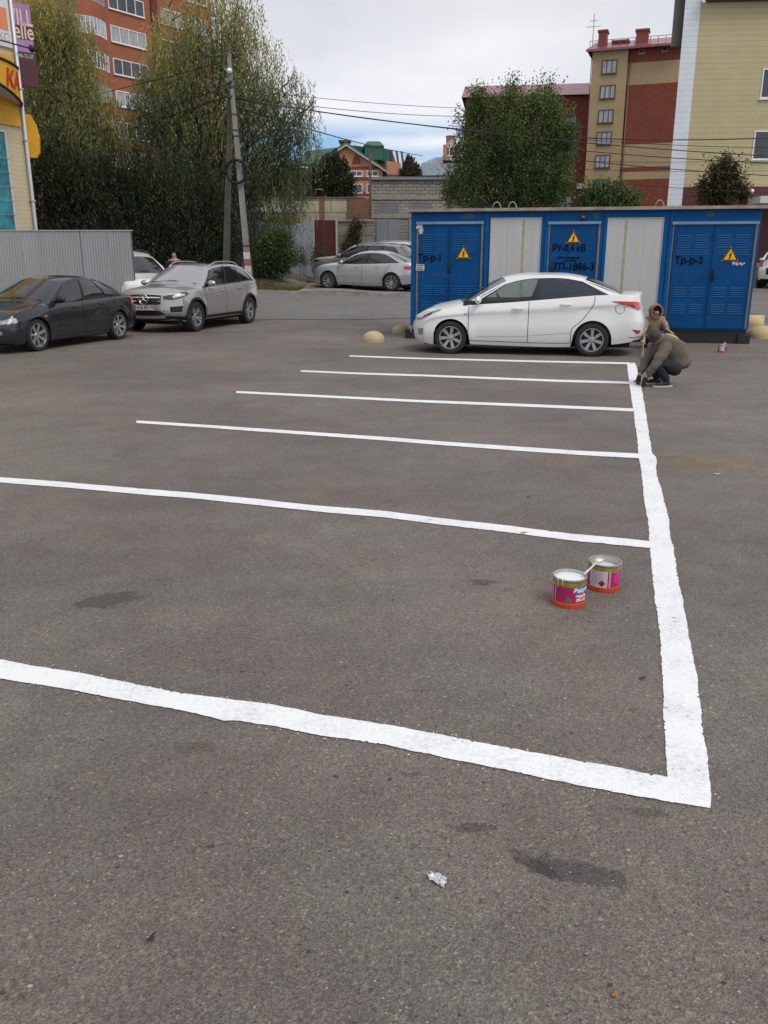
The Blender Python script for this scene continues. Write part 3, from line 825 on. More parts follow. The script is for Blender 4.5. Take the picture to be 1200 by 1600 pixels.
# white banner with orange block above, purple hanging sign beyond the pipe
M_banner = mat('banner_white', (.66, .66, .70), .5, var=.05)
xa, z_a = SP(18, 76); _, z_t = SP(12, 0)
b = MB(); b.box(-4.5, xa, -.06, -.001, z_a, z_t + 2.2); bo = b.build('banner', M_banner, shop)
xo, zo1 = SP(11, 49); _, zo0 = SP(9, 14)
b = MB(); b.box(-3.4, xo, -.064, -.0605, zo1, zo0); b.build('banner_block', mat('banner_orange', (.72, .25, .10), .5), bo)
lettering('lettering', "ЛЮКС", .30, mat('banner_grey_ink', (.35, .35, .40), .5), bo, (xo - .45, -.064, (z_a + zo1) / 2 + .02), depth=.002)
M_purp = mat('purple_sign', (.36, .17, .40), .5, col2=(.45, .26, .50), vscale=1.5)
# the hanging sign sticks out from the far corner, facing the lot
pr = at(23, 60, 28.4); ps = empty('hanging_sign', (pr.x, pr.y, 0), R(38), 'tall purple hanging sign with cream letters beyond the drainpipe of the shop', 'sign')
HP = lambda px, py: onplane(px, py, (pr.x, pr.y, 0), R(38))
ha, hz1 = HP(23, 3); hb_, hz0 = HP(53, 84)
ht = HP(40, 8)[1]
b = MB(); b.box(0.0, hb_, -.06, .06, hz0, ht); b.build('sign_board', M_purp, ps)
b = MB(); b.box(.02, hb_ - .0, -.064, -.0605, lerp(hz0, ht, .26), lerp(hz0, ht, .55)); b.build('maroon_band', mat('sign_maroon', (.10, .02, .04), .5), ps)
hc = (hb_) / 2
lettering('lettering', "VILL", .62, mat('cream_ink', (.70, .58, .48), .5), ps, (hc - .06, -.068, lerp(hz0, ht, .70)), bold=.008, sx=.62)
lettering('lettering', "elle", .62, mat('cream_ink', (.70, .58, .48), .5), ps, (hc, -.068, lerp(hz0, ht, .42)), bold=.008, sx=.68)
b = MB(); b.box(0, hb_ + .02, -.05, .05, hz0 - .22, hz0 - .005); sb_ = b.build('phone_strip', mat('dark_sign_strip', (.05, .05, .06), .5), ps)
lettering('lettering', "46-12-37", .15, mat('cream_ink', (.70, .58, .48), .5), sb_, (hc, -.054, hz0 - .11), sx=.8)
b = MB(); b.box(.05, hb_ + .05, -.05, .05, hz0 - .95, hz0 - .225); b.build('lower_board', mat('sign_brown', (.085, .022, .03), .6), ps)
b = MB(); b.tube([(-.5, .0, ht - .15), (.0, .0, ht - .15)], .025, 6); b.tube([(-.5, 0, hz0 - .6), (.06, 0, hz0 - .6)], .025, 6); b.build('bracket', M_black, ps)
# spotlight arm across the wall
xq, zq = SP(38, 78)
b = MB(); b.tube([(xq - 2.2, -.25, zq + .05), (xq - .1, -.30, zq)], .02, 6); b.lathe([(.001, 0), (.05, .01), (.10, .10), (.105, .12)], 12, axis='y', M=Matrix.Translation((xq, -.42, zq)))
b.build('spotlight', M_black, shop)
# poster window: teal picture behind a thin grille
wx1, wz1 = SP(6, 203); _, wz0 = SP(24, 357); wx1 = SP(24, 345)[0]
def teal():
    m = mat('teal_poster', (.01, .03, .05), .25, col2=(.03, .30, .36), vscale=1.3)
    return m
pw = window(shop, wx1 - 3.2, wx1, wz0 - .5, wz1, mat('aluminium_frame', (.55, .56, .56), .4, .3), teal(), cols=1, fw=.07, y=0, prj=.06, sill=False, name='poster_window')
b = MB(); r = random.Random(2)
for k in range(16):
    a = Vector((wx1 - r.uniform(.1, .8), 0, wz0 + r.uniform(0.3, wz1 - wz0 - .3))); pts = [a]
    for j in range(6): pts.append(pts[-1] + Vector((r.uniform(-.14, .1), 0, r.uniform(.0, .16))))
    b.tube([(min(p.x, wx1 - .08), -.032, p.z) for p in pts], .010, 4)
b.build('poster_streaks', mat('poster_cyan', (.05, .45, .52), .3), pw)
b = MB()
for k in range(1, 6): z = lerp(wz0, wz1, k / 7); b.tube([(wx1 - 3.2, -.07, z), (wx1, -.07, z)], .008, 4)
b.build('grille', mat('aluminium_frame', (.55, .56, .56), .4, .3), pw)
# rounded yellow sign round the far corner
cy = at(46, 214, 28.2)
yb = MB(); prof = [(-.05, -.60), (.16, -.60), (.26, -.45), (.30, 0), (.24, .35), (.10, .62), (-.05, .62)]
yb.prism(prof, -.12, .12)
yo = yb.build('yellow_sign', M_syel, loc=cy, rot=(0, 0, R(15)))
tag(yo, 'small rounded yellow sign beside the drainpipe, under the purple sign', 'sign')

# ============ grey corrugated fence at the left ============
def corrugated(x0, x1, z0, z1, pitch=.12, amp=.018, y=0.0):
    n = int((x1 - x0) / pitch * 4); bot, top = [], []
    for i in range(n + 1):
        x = x0 + (x1 - x0) * i / n; ph = i % 4
        yy = y + (amp if ph in (0, 1) else -amp)
        bot.append((x, yy, z0)); top.append((x, yy, z1))
    return [bot, top]
def sheetmat(name, c):
    return mat(name, c, .42, 0.0, var=.10, vscale=1.0, streak=(1.5, 1.5, .25), bump=.03, bscale=4)
M_fence = sheetmat('grey_profiled_sheet', (.32, .325, .35))
fl = at(-80, 360.5, 25.2); fr_ = at(206, 361, 25.2)
ft = fr_.z
fence = empty('metal_fence', (fl.x, 25.2, 0), 0, 'grey corrugated sheet fence behind the black sedan, below the cream shop', 'fence')
fx = fr_.x - fl.x
n = 5
edges_ = [0, fx * .22, fx * .42, fx * .62, fx * .86, fx]
edges_ = [at(q, 400, 25.2).x - fl.x for q in (-80, -10, 35, 128, 170, 207)]
for i in range(5):
    b = MB(); b.grid(corrugated(edges_[i] + .004, edges_[i + 1] - .004,   .03, ft, .075, .007, y=-.004 * (i % 2)), sm=False)
    b.build('fence_sheet', M_fence, fence)
b = MB(); b.box(0, fx, .025, .055, .5, .54); b.box(0, fx, .025, .055, 1.8, 1.84); b.build('rail', M_steel, fence)
b = MB(); b.box(0, fx + .02, -.022, .03, ft, ft + .03); b.build('cap_strip', mat('fence_cap', (.42, .43, .46), .4, .4), fence)
for q in (edges_[0], edges_[2], edges_[4], edges_[5] - .06):
    b = MB(); b.box(q, q + .06, .056, .12, 0, ft - .02); b.build('fence_post', M_steel, fence)

# ============ right yellow building ============
M_ysid = sidingmat('yellow_siding', (0.50, 0.435, 0.25), 0.22)
M_wsid = sidingmat('white_siding', (0.70, 0.75, 0.82), 0.22)
M_maroon = mat('maroon_plinth', (.085, .018, .022), .6, var=.12, vscale=2)
yo_ = at(1044, 405, 42.0)
yrz = R(-4)
ybd = empty('commercial_building', (yo_.x, yo_.y, 0.4), yrz, 'tall yellow clapboard building with white corner strip and maroon ground floor', 'building')
YP = lambda px, py: onplane(px, py, (yo_.x, yo_.y, 0.4), yrz)
zpl = YP(1100, 292)[1]; xst = YP(1068, 290)[0]; ztop = YP(1130, 3)[1]
xl = YP(1043, 310)[0]
def skewbox(b, x0, x1, y0, y1, z0, z1, k=.42):
    b.add([(x0 + k * max(0, y0), y0, z0), (x1, y0, z0), (x1, y1, z0), (x0 + k * y1, y1, z0), (x0 + k * max(0, y0), y0, z1), (x1, y0, z1), (x1, y1, z1), (x0 + k * y1, y1, z1)],
          [(0, 3, 2, 1), (4, 5, 6, 7), (0, 1, 5, 4), (1, 2, 6, 5), (2, 3, 7, 6), (3, 0, 4, 7)])
b = MB(); skewbox(b, xst, 26, 0, 14, zpl, ztop); b.build('wall', M_ysid, ybd)
b = MB(); b.add([(xl, -.02, -.3), (xst - .002, -.02, -.3), (xst + 2.6, 8, -.3), (xl + 3.4, 8, -.3), (xl, -.02, ztop + 4), (xst - .002, -.02, ztop + 4), (xst + 2.6, 8, ztop + 4), (xl + 3.4, 8, ztop + 4)],
          [(0, 3, 2, 1), (4, 5, 6, 7), (0, 1, 5, 4), (1, 2, 6, 5), (2, 3, 7, 6), (3, 0, 4, 7)])
b.build('corner_strip', M_wsid, ybd)
b = MB(); skewbox(b, xst, 26, -.03, 13.9, -.3, zpl - .004); b.build('plinth', M_maroon, ybd)
b = MB(); skewbox(b, xst + .03, 26.4, -.45, 14.4, ztop + .004, ztop + .35); b.build('roof', mat('brown_eave', (.08, .07, .06), .6), ybd)
xe0, ze0 = YP(1057, 70)
b = MB(); b.box(xe0 - .12, xl + .35, .25, .55, ze0, ztop + 4); b.build('eave', mat('brown_eave', (.06, .05, .045), .6), ybd)
wa = YP(1174, 250)[0]; z_b = YP(1180, 250)[1]; z_t = YP(1180, 204)[1]; z_b2 = YP(1190, 154)[1]; z_t2 = YP(1190, 107)[1]
for k in range(6):
    window(ybd, wa + k * 3.1, wa + 1.7 + k * 3.1, z_b, z_t, M_pvc, M_pane, 2, .06, 0, .03)
    window(ybd, wa + .05 + k * 3.1, wa + 1.75 + k * 3.1, z_b2, z_t2, M_pvc, M_pane, 2, .06, 0, .03)
b = MB(); b.lathe([(.001, -.12), (.09, -.11), (.1, -.02), (.1, 0)], 12, axis='y', M=Matrix.Translation((YP(1174, 299)[0], -.03, YP(1174, 299)[1]))); b.build('wall_lamp', M_pvc, ybd)
# entrance canopy and steps by the right edge
cx_, cz_ = YP(1168, 312)
b = MB(); b.box(cx_, cx_ + 4.2, -1.7, -.04, cz_ - .25, cz_ + .05); b.build('canopy', mat('canopy_pale', (.55, .57, .60), .6), ybd)
M_step = mat('stone_steps', (.30, .29, .265), .85, var=.2, vscale=4)
stp = MB(); sx0 = YP(1181, 380)[0]
for k in range(6):
    stp.box(0, 6, -1.95 + .32 * k, .0, .17 * k, .17 * (k + 1) - .002)
so = stp.build('entrance_steps', M_step, loc=(yo_.x + sx0, yo_.y - .45, .52), rot=(0, 0, yrz))
tag(so, 'flight of pale stone steps at the foot of the maroon wall', 'steps')

# ============ tan and red tower block ============
M_tan = brickmat('tan_brick', (.42, .31, .17), (.36, .26, .14), (.36, .29, .19), stain=.10, bump=.15)
M_red = brickmat('red_brick', (.22, .055, .035), (.165, .04, .027), (.20, .08, .055), stain=.16, bump=.15)
M_rroof = mat('pink_metal_roof', (.27, .085, .10), .33, .3, var=.25, vscale=.8, streak=(3, .3, 1))
to = at(917, 405, 107); trz = R(-20)
tw = empty('apartment_tower', (to.x, to.y, .5), trz, 'tan and red brick tower block with six stair windows and red metal roof', 'building')
TP = lambda px, py: onplane(px, py, (to.x, to.y, .5), trz)
xa = TP(926, 100)[0]; xm = TP(981, 100)[0]; xr = TP(1075, 90)[0]; zr = TP(926, 80)[1]
b = MB(); b.box(xa, xm, -.5, 14, -.5, zr); b.build('stair_bay', M_tan, tw)
zz1 = TP(1020, 96)[1]; zz2 = TP(1015, 131)[1]; zz3 = TP(1000, 225)[1]; zz4 = TP(1000, 261)[1]; zz5 = TP(1000, 268)[1]; zz6 = TP(1000, 280)[1]
for (a, c, m, nm) in ((zz1, zr, M_red, 'wall'), (zz2, zz1, M_tan, 'wall_band'), (zz3, zz2, M_red, 'wall'), (zz4, zz3, M_tan, 'wall_band'), (zz5, zz4, M_red, 'wall'), (zz6, zz5, M_tan, 'wall_band'), (-.5, zz6, M_red, 'wall')):
    b = MB(); b.box(xm + .002, xr, 0, 13.9, a, c - .002); b.build(nm, m, tw)
b = MB(); b.tube([(xm + .25, -.12, zr), (xm + .25, -.12, 0)], .09, 8); b.build('drainpipe', mat('rusty_pipe', (.16, .09, .06), .6), tw)
b = MB(); e = .7
b.add([(xa - e, -1.1, zr), (xr, -1.1, zr), (xr, 7, zr + 2.3), (xa - e, 7, zr + 2.3), (xa - e, 15, zr), (xr, 15, zr), (xa - e, -1.1, zr - .25), (xr, -1.1, zr - .25)],
      [(0, 1, 2, 3), (3, 2, 5, 4), (0, 3, 4), (1, 5, 2), (6, 7, 1, 0)])
b.build('roof', M_rroof, tw)
b = MB()
b.box(xa - .3, xr, -1.2, -1.15, zr + .75, zr + .80)
for k in range(14): xx = lerp(xa - .3, xr, k / 13); b.box(xx, xx + .06, -1.2, -1.15, zr, zr + .78)
b.build('roof_railing', mat('roof_rail_red', (.22, .05, .05), .5), tw)
for (pa, pb, pt, pbm, y) in ((934, 947, 47, 68, 1.0), (993, 1012, 44, 63, 1.5), (953, 978, 57, 64, 3)):
    x0c, z1c = TP(pa, pt); x1c, _ = TP(pb, pt); b = MB()
    b.box(x0c, x1c, y, y + 1.4, zr + .3, z1c); b.box(x0c - .12, x1c + .12, y - .12, y + 1.52, z1c + .002, z1c + .22)
    b.build('chimney', mat('chimney_red', (.20, .035, .03), .5, var=.15), tw)
for k, py in enumerate((106, 145, 183, 217, 253, 291)):
    cxp = 953 - (py - 106) * .073; x, z = TP(cxp, py)
    window(tw, x - .85, x + .85, z - .72, z + .72, M_brownframe, M_curtain, 3, .10, -.5, .10)
for px, py in ((1003, 81), (1039, 77)):
    x, z = TP(px, py); window(tw, x - .35, x + .35, z - .28, z + .28, M_tan, M_pane, 1, .08, 0, .05, sill=False)
b = MB(); xan = TP(921, 60)[0]
b.tube([(xan, 3, zr - 8), (xan, 3, zr + 4.5)], .05, 5); b.tube([(xan + .5, 3, zr - 8), (xan + .35, 3, zr + 1.5)], .05, 5)
for k in range(16): z = zr - 8 + k * .62; b.tube([(xan, 3, z), (xan + .48 - k * .01, 3, z + .3)], .03, 4)
b.tube([(xan - .8, 3, zr + 3.2), (xan + .8, 3, zr + 3.2)], .035, 4); b.tube([(xan - .5, 3, zr + 3.8), (xan + .5, 3, zr + 3.8)], .035, 4)
b.build('antenna_mast', mat('mast_grey', (.25, .25, .26), .6), tw)

# ============ lower red block behind the poplar ============
ro = at(726, 405, 113); rrz = R(-8)
rb_ = empty('apartment_building', (ro.x, ro.y, .5), rrz, 'red brick apartment block with pink roof behind the tall poplar', 'building')
RP = lambda px, py: onplane(px, py, (ro.x, ro.y, .5), rrz)
xr2 = RP(932, 200)[0]; zr2 = RP(880, 150)[1]; x02 = RP(727, 200)[0]
b = MB(); b.box(x02, xr2 - .6, 0, 13, -.5, zr2); b.build('wall', M_red, rb_)
b = MB(); b.add([(x02 - .5, -.8, zr2), (xr2 - .7, -.8, zr2), (xr2 - .7, 6, zr2 + 2.4), (x02 - .5, 6, zr2 + 2.4), (x02 - .5, 13.5, zr2), (xr2 - .7, 13.5, zr2)], [(0, 1, 2, 3), (3, 2, 5, 4), (0, 3, 4), (1, 5, 2)])
b.build('roof', M_rroof, rb_)
for row in range(6):
    for px in (744, 762, 786, 812, 838, 864, 890):
        x, _ = RP(px, 200); z = zr2 - 3.0 - row * 3.0
        window(rb_, x - .75, x + .75, z - .75, z + .75, M_brownframe, M_curtain if (row + px) % 3 else M_pane, 2, .1, 0, .06)
x, z = RP(907, 291); b = MB(); b.box(x - .45, x + .45, -.35, -.01, z - .3, z + .3); b.lathe([(.001, -.36), (.2, -.36), (.22, -.35)], 16, axis='y', M=Matrix.Translation((x, 0, z))); b.build('air_conditioner', M_pvc, rb_)
xc_, zc2 = RP(860, 128); b = MB(); b.lathe([(.75, zr2), (.75, zc2 - .5), (.9, zc2 - .4), (.9, zc2 - .2), (.2, zc2 + .4)], 14, M=Matrix.Translation((xc_, 5, 0))); b.build('vent_turret', mat('chimney_red', (.20, .035, .03), .5), rb_)

# ============ left red apartment house ============
M_orange = brickmat('orange_brick', (.46, .19, .095), (.39, .155, .08), (.40, .25, .17), stain=.12, bump=.15)
M_redo = brickmat('russet_brick', (.36, .105, .055), (.30, .085, .045), (.30, .15, .10), stain=.12, bump=.15)
ao = at(143, 405, 92); arz = R(56)
ap = empty('apartment_building', (ao.x, ao.y, 0), arz, 'tall russet brick apartment house with glazed white balconies behind the willow', 'building')
AP = lambda px, py: onplane(px, py, (ao.x, ao.y, 0), arz)
b = MB(); b.box(-14, -.0, .3, 14, -.5, 36); b.build('side_wall', M_orange, ap)
b = MB(); b.box(.002, 19.5, 0, 14, -.5, 36); b.build('wall', M_redo, ap)
floors = [AP(163, y)[1] for y in (11, 48.5, 91)]
zb0 = AP(163, 48.5)[1]
for fl_ in range(-1, 10):
    zc_ = zb0 + (4 - fl_) * 3.0 - 9.0
    if zc_ < 1.0: continue
    # curved balcony: parapet + glazing
    bm_ = MB(); gl_ = MB(); fr2 = MB(); pts = []
    for k in range(11):
        t = k / 10; x = lerp(.05, 4.3, t); y = -.02 - 1.25 * math.sin(PI * (t * .8 + .1)) + .35
        pts.append((x, min(-.02, y)))
    def ring(b_, z_0, z_1, off):
        b_.grid([[(x, y - off, z_0) for x, y in pts], [(x, y - off, z_1) for x, y in pts]], sm=False)
    bm_.grid([[(x, y - .06, zc_ - 2.25) for x, y in pts], [(x, y - .06, zc_ - .82) for x, y in pts], [(x, .0, zc_ - .80) for x, y in pts]], sm=False)
    bm_.grid([[(x, 0, zc_ - 2.25) for x, y in pts], [(x, y - .06, zc_ - 2.25) for x, y in pts]], sm=False)
    bo_ = bm_.build('balcony', M_redo, ap)
    ring(gl_, zc_ - .80, zc_ + .72, 0); gl_.build('balcony_glazing', M_curtain if fl_ % 2 else M_pane, bo_)
    for z_ in (zc_ - .80, zc_ + .66): ring(fr2, z_, z_ + .09, .03)
    for k in range(0, 11):
        x, y = pts[k]; fr2.box(x - .045, x + .045, y - .05, y + .0, zc_ - .8, zc_ + .74)
    fr2.build('balcony_frame', M_pvc if fl_ % 3 else mat('grey_frame', (.4, .4, .42), .5), bo_)
    for (x0w, w) in ((4.9, 4.6), (11.8, 3.2), (15.8, 3.0)):
        window(ap, x0w, x0w + w, zc_ - .8, zc_ + .72, M_pvc, M_curtain if (fl_ + int(x0w)) % 2 else M_pane, 4 if w > 3.2 else 3, .09, 0, .09)
        if (fl_ * 7 + int(x0w)) % 3 == 0:
            b = MB(); b.box(x0w + w - .7, x0w + w, -.42, -.01, zc_ - 1.5, zc_ - .95); b.build('air_conditioner', M_pvc, ap)
    window(ap, -3.0, -1.9, zc_ - .8, zc_ + .5, M_pvc, M_pane, 1, .08, .3, .06)
b = MB(); b.box(10.4, 11.2, -.25, -.002, -.5, 36); b.build('pilaster', mat('dark_pilaster', (.14, .03, .02), .8, var=.2), ap)

# ============ orange house with green roof ============
M_ob = brickmat('apricot_brick', (.50, .24, .12), (.42, .19, .10), (.42, .28, .18), stain=.15, bump=.1)
M_gr = mat('green_metal_roof', (.035, .12, .09), .45, .1, var=.2, vscale=1.5)
ho = at(500, 405, 96); hs_ = empty('brick_house', (ho.x, ho.y, .5), 0, 'apricot brick house with green roof and white windows beyond the block wall', 'building')
HQ = lambda px, py: onplane(px, py, (ho.x, ho.y, .5), 0)
xE = HQ(598, 262)[0]; zE = HQ(598, 264)[1]; xK, zK = HQ(541, 226); xW = 2 * xK - xE
b = MB(); b.prism([(xW, -.5), (xE, -.5), (xE, zE), (xK, zK), (xW, zE)][::1], 0, 13); b.build('wall', M_ob, hs_)
b = MB(); o_ = .45; sl = (zK - zE) / (xE - xK)
b.prism([(xE + o_, zE - sl * o_ + .02), (xE + o_, zE - sl * o_ + .22), (xK, zK + .24), (xW - o_, zE - sl * o_ + .22), (xW - o_, zE - sl * o_ + .02), (xK, zK + .03)], -.4, 13.4)
b.build('roof', M_gr, hs_)
b = MB()
b.prism([(xE + o_, zE - sl * o_ - .12), (xE + o_, zE - sl * o_ + .015), (xK, zK + .02), (xW - o_, zE - sl * o_ + .015), (xW - o_, zE - sl * o_ - .12), (xK, zK - .16)], -.42, -.34); b.build('bargeboard', mat('barge_white', (.45, .44, .42), .6), hs_)
xc3, zc3 = HQ(538, 220); b = MB(); b.box(xc3 - .5, xc3 + .5, 1, 2, zK - 1, zc3); b.box(xc3 - .65, xc3 + .65, .85, 2.15, zc3 + .002, zc3 + .2); b.build('chimney', mat('chimney_dark', (.10, .06, .05), .8), hs_)
M_dbr = brickmat('dark_trim_brick', (.20, .05, .035), (.16, .04, .03), (.2, .1, .08), stain=.1)
for zf in (HQ(560, 262)[1], HQ(560, 279)[1], HQ(560, 303)[1]):
    b = MB(); b.box(xW, xE + .05, -.06, -.001, zf - .13, zf + .13); b.build('string_course', M_dbr, hs_)
for px in (520, 557, 582):
    for (ya_, yb2) in ((264.5, 278), (285, 304), (310, 330)):
        x, _ = HQ(px, 270); _, z1w = HQ(px, ya_); _, z0w = HQ(px, yb2)
        if px == 582 and ya_ < 280:
            pass
        window(hs_, x - .62, x + .62, z0w + .15, z1w - .15, M_pvc, M_pane, 2, .075, 0, .05)
b = MB(); xa_, za_ = HQ(557, 250); b.prism([(xa_ - .5, za_ - .4), (xa_ + .5, za_ - .4), (xa_ + .3, za_ + .3), (xa_, za_ + .5), (xa_ - .3, za_ + .3)], -.05, -.001); b.build('attic_vent', M_dbr, hs_)
for k in range(5):
    b = MB(); b.box(xE - .02, xE + .06, 1.6 + k * 2.3, 2.6 + k * 2.3, zE - 2.6, zE - 1.0); b.build('side_window', M_curtain, hs_)
# cross wing
wo = at(604, 405, 106); wg = empty('brick_house', (wo.x, wo.y, .5), R(48), 'salmon brick wing with green roof and striped gable right of the apricot house', 'building')
WQ = lambda px, py: onplane(px, py, (wo.x, wo.y, .5), R(48))
xw1 = WQ(626, 262)[0]; zw1 = WQ(608, 252)[1]
b = MB(); b.box(0, xw1, 0, 8, -.5, zw1); b.build('wall', brickmat('salmon_brick', (.55, .22, .14), (.48, .19, .12), (.42, .25, .18), stain=.12), wg)
for k in range(5):
    window(wg, .8 + k * xw1 / 5.4, .8 + k * xw1 / 5.4 + 1.0, zw1 - 3.3, zw1 - 1.9, M_pvc, M_pane, 1, .1, 0, .05)
b = MB(); b.box(0, xw1, -.06, -.001, zw1 - 1.7, zw1 - 1.4); b.build('string_course', M_dbr, wg)
zrg = WQ(612, 234)[1]
b = MB(); b.prism([(-1.0, zw1), (xw1 * .75, zw1), (xw1 * .45, zrg), (-1.0, zrg)], .2, 8); b.build('roof', M_gr, wg)
b = MB()
for k in range(3): b.add([(xw1 * .42 + k * .9, .1, zw1), (xw1 * .42 + k * .9 + .4, .1, zw1), (xw1 * .30 + k * .9 + .4, .1, zrg), (xw1 * .30 + k * .9, .1, zrg)], [(0, 1, 2, 3)])
b.build('gable_boards', M_dbr, wg)
b = MB(); b.prism([(-7.5, zw1 - .5), (-1.01, zw1 - .5), (-1.01, zrg), (-5, zrg)], .5, 8); b.build('rear_roof', M_gr, wg)
cpx = at(584, 232, 103)
cp = MB(); cp.box(-1.0, 1.0, -1, 1, -1.3, .15); cp.add([(-1.15, -1.15, .16), (1.15, -1.15, .16), (1.15, 1.15, .16), (-1.15, 1.15, .16), (-.7, 0, .75), (.7, 0, .75)], [(0, 1, 5, 4), (1, 2, 5), (2, 3, 4, 5), (3, 0, 4), (3, 2, 1, 0)])
cpo = cp.build('roof_lantern', M_gr, hs_); cpo.location = (cpx.x - ho.x, cpx.y - ho.y, cpx.z - .5)

# ============ grey metal mansard house ============
mo = at(654, 405, 88); mh = empty('mansard_house', (mo.x, mo.y, .5), R(-4), 'low house with blue-grey sheet metal mansard roof left of the poplar', 'building')
MQ = lambda px, py: onplane(px, py, (mo.x, mo.y, .5), R(-4))
xm1 = MQ(740, 270)[0]; zm0 = MQ(690, 274)[1]; zm1 = MQ(690, 254)[1]; zm2 = MQ(690, 238)[1]
M_mt = mat('weathered_roof_sheet', (.16, .20, .25), .4, .35, col2=(.25, .29, .33), vscale=1.2, streak=(4, 4, .3))
b = MB(); b.box(.5, xm1, .6, 9, -.5, zm0); b.build('wall', mat('dim_render', (.20, .17, .14), .9, var=.2), mh)
b = MB(); b.add([(0, 0, zm0), (xm1, 0, zm0), (xm1, .5, zm1), (.15, .5, zm1), (1.6, 4, zm2), (xm1, 4, zm2), (0, 9, zm0), (xm1, 9, zm0)], [(0, 1, 2, 3), (3, 2, 5, 4), (4, 5, 7, 6), (0, 3, 4, 6)])
for k in range(14): xx = lerp(.2, xm1, k / 14); b.add([(xx, -.04, zm0), (xx + .05, -.04, zm0), (xx + .05, .46, zm1 + .02), (xx, .46, zm1 + .02)], [(0, 1, 2, 3)])
b.build('roof', M_mt, mh)
dx0, dz0 = MQ(694, 250); dx1, _ = MQ(717, 250); _, dz1 = MQ(705, 227)
b = MB(); b.prism([(dx0, dz0), (dx1, dz0), (dx1, dz1), ((dx0 + dx1) / 2, dz1 + .6), (dx0, dz1)], .35, 4); dm = b.build('dormer', mat('pale_gable', (.50, .44, .40), .8), mh)
b = MB(); b.box(dx0 - .12, dx0 + .28, .2, 4, dz0, dz1 + .1); b.box(dx1 - .28, dx1 + .12, .2, 4, dz0, dz1 + .1); b.build('dormer_pier', M_ob, dm)
window(mh, (dx0 + dx1) / 2 - .7, (dx0 + dx1) / 2 + .7, dz0 + .35, dz0 + 1.25, M_pvc, M_pane, 3, .1, .35, .06, sill=False, name='dormer_window')
b = MB(); b.lathe([(.45, dz1 - .3), (.45, dz1 + 1.0), (.5, dz1 + 1.02), (.5, dz1 + 1.15)], 10, M=Matrix.Translation((dx0 + .6, 2.5, 0))); b.build('chimney', mat('pale_chimney', (.45, .34, .26), .8), mh)

# ============ grey brick workshop ============
M_gbrick = brickmat('sand_lime_brick', (.34, .32, .28), (.27, .25, .22), (.14, .13, .12), w=.40, h=.16, ms=.022, stain=.25)
go = at(580, 405, 47); gb = empty('brick_workshop', (go.x, go.y, .5), 0, 'grey brick workshop with boarded windows and steel doors behind the parked cars', 'building')
GQ = lambda px, py: onplane(px, py, (go.x, go.y, .5), 0)
xg1 = GQ(700, 300)[0]; zg1 = GQ(600, 281)[1]; zlin = GQ(600, 309)[1]; zl2 = GQ(600, 338)[1]
b = MB(); b.box(0, xg1, 0, 9, -.6, zg1); b.build('wall', M_gbrick, gb)
b = MB(); b.box(-.12, xg1 + .12, -.14, 9.1, zg1 + .002, zg1 + .14); b.build('roof', mat('slab_bluegrey', (.19, .22, .26), .7), gb)
M_conc = mat('old_concrete', (.23, .215, .19), .9, col2=(.31, .29, .26), vscale=3, bump=.5, bscale=25)
for zc_ in (zlin, zl2):
    b = MB(); b.box(0, xg1, -.05, -.001, zc_ - .09, zc_ + .09); b.build('lintel', M_conc, gb)
M_board = sidingmat('weathered_boards', (.21, .215, .23), .12)
M_gdoor = mat('grey_steel_door', (.20, .22, .26), .5, .2, col2=(.25, .265, .295), vscale=2.5)
for (pa, pb) in ((590, 624), (641, 676)):
    x0c = GQ(pa, 330)[0]; x1c = GQ(pb, 330)[0]
    w = window(gb, x0c, x1c, GQ(600, 336)[1], GQ(600, 315)[1], M_gbrick, M_board, 1, .06, 0, .03, sill=False, name='boarded_window')
    x0c = GQ(pa - 2, 330)[0]; z1c = GQ(600, 342.5)[1]
    b = MB(); b.box(x0c, (x0c + x1c) / 2 - .01, -.05, -.001, -.4, z1c); b.box((x0c + x1c) / 2 + .01, x1c, -.05, -.001, -.4, z1c); b.box(x0c + .1, x0c + .5, -.06, -.051, .9, 1.0); b.build('door', M_gdoor, gb)
# ============ whitewashed block wall with brick end ============
M_block = brickmat('whitewashed_block', (.44, .40, .31), (.36, .32, .24), (.20, .17, .13), w=1.5, h=.58, ms=.03, stain=.35, bump=.5)
M_oldb = brickmat('old_red_brick', (.24, .11, .07), (.17, .085, .06), (.17, .14, .11), w=.3, h=.1, ms=.015, stain=.35)
wl0 = at(405, 405, 45.5); wall_ = empty('block_wall', (wl0.x, wl0.y, .5), 0, 'whitewashed block wall with a red brick end behind the gate', 'wall')
BQ = lambda px, py: onplane(px, py, (wl0.x, wl0.y, .5), 0)
zw = BQ(500, 310)[1]; xbr = BQ(542, 320)[0]; xen = BQ(579, 320)[0]
b = MB(); b.box(-1.5, xbr - .002, 0, .35, -.6, zw); b.build('block_face', M_block, wall_)
b = MB(); b.box(xbr, xen, -.02, .36, -.6, zw); b.build('brick_end', M_oldb, wall_)
x, _ = BQ(503, 320); b = MB(); b.box(x - .13, x + .13, -.03, -.001, -.6, zw); b.build('pier', M_oldb, wall_)
b = MB(); r = random.Random(4)
for k in range(int((xen + 1.5) / .27)): b.box(-1.5 + k * .27, -1.5 + k * .27 + .25, -.04, .38, zw + .002, zw + .06 + .03 * r.random())
b.build('coping', M_oldb, wall_)
x, z = BQ(531, 332); b = MB(); b.tube([(BQ(494, 320)[0], -.1, zw + .1), (BQ(494, 320)[0], -.1, zw + .42), (BQ(503, 320)[0] , -.1, zw + .42)], .03, 6); b.build('pipe', M_steel, wall_)
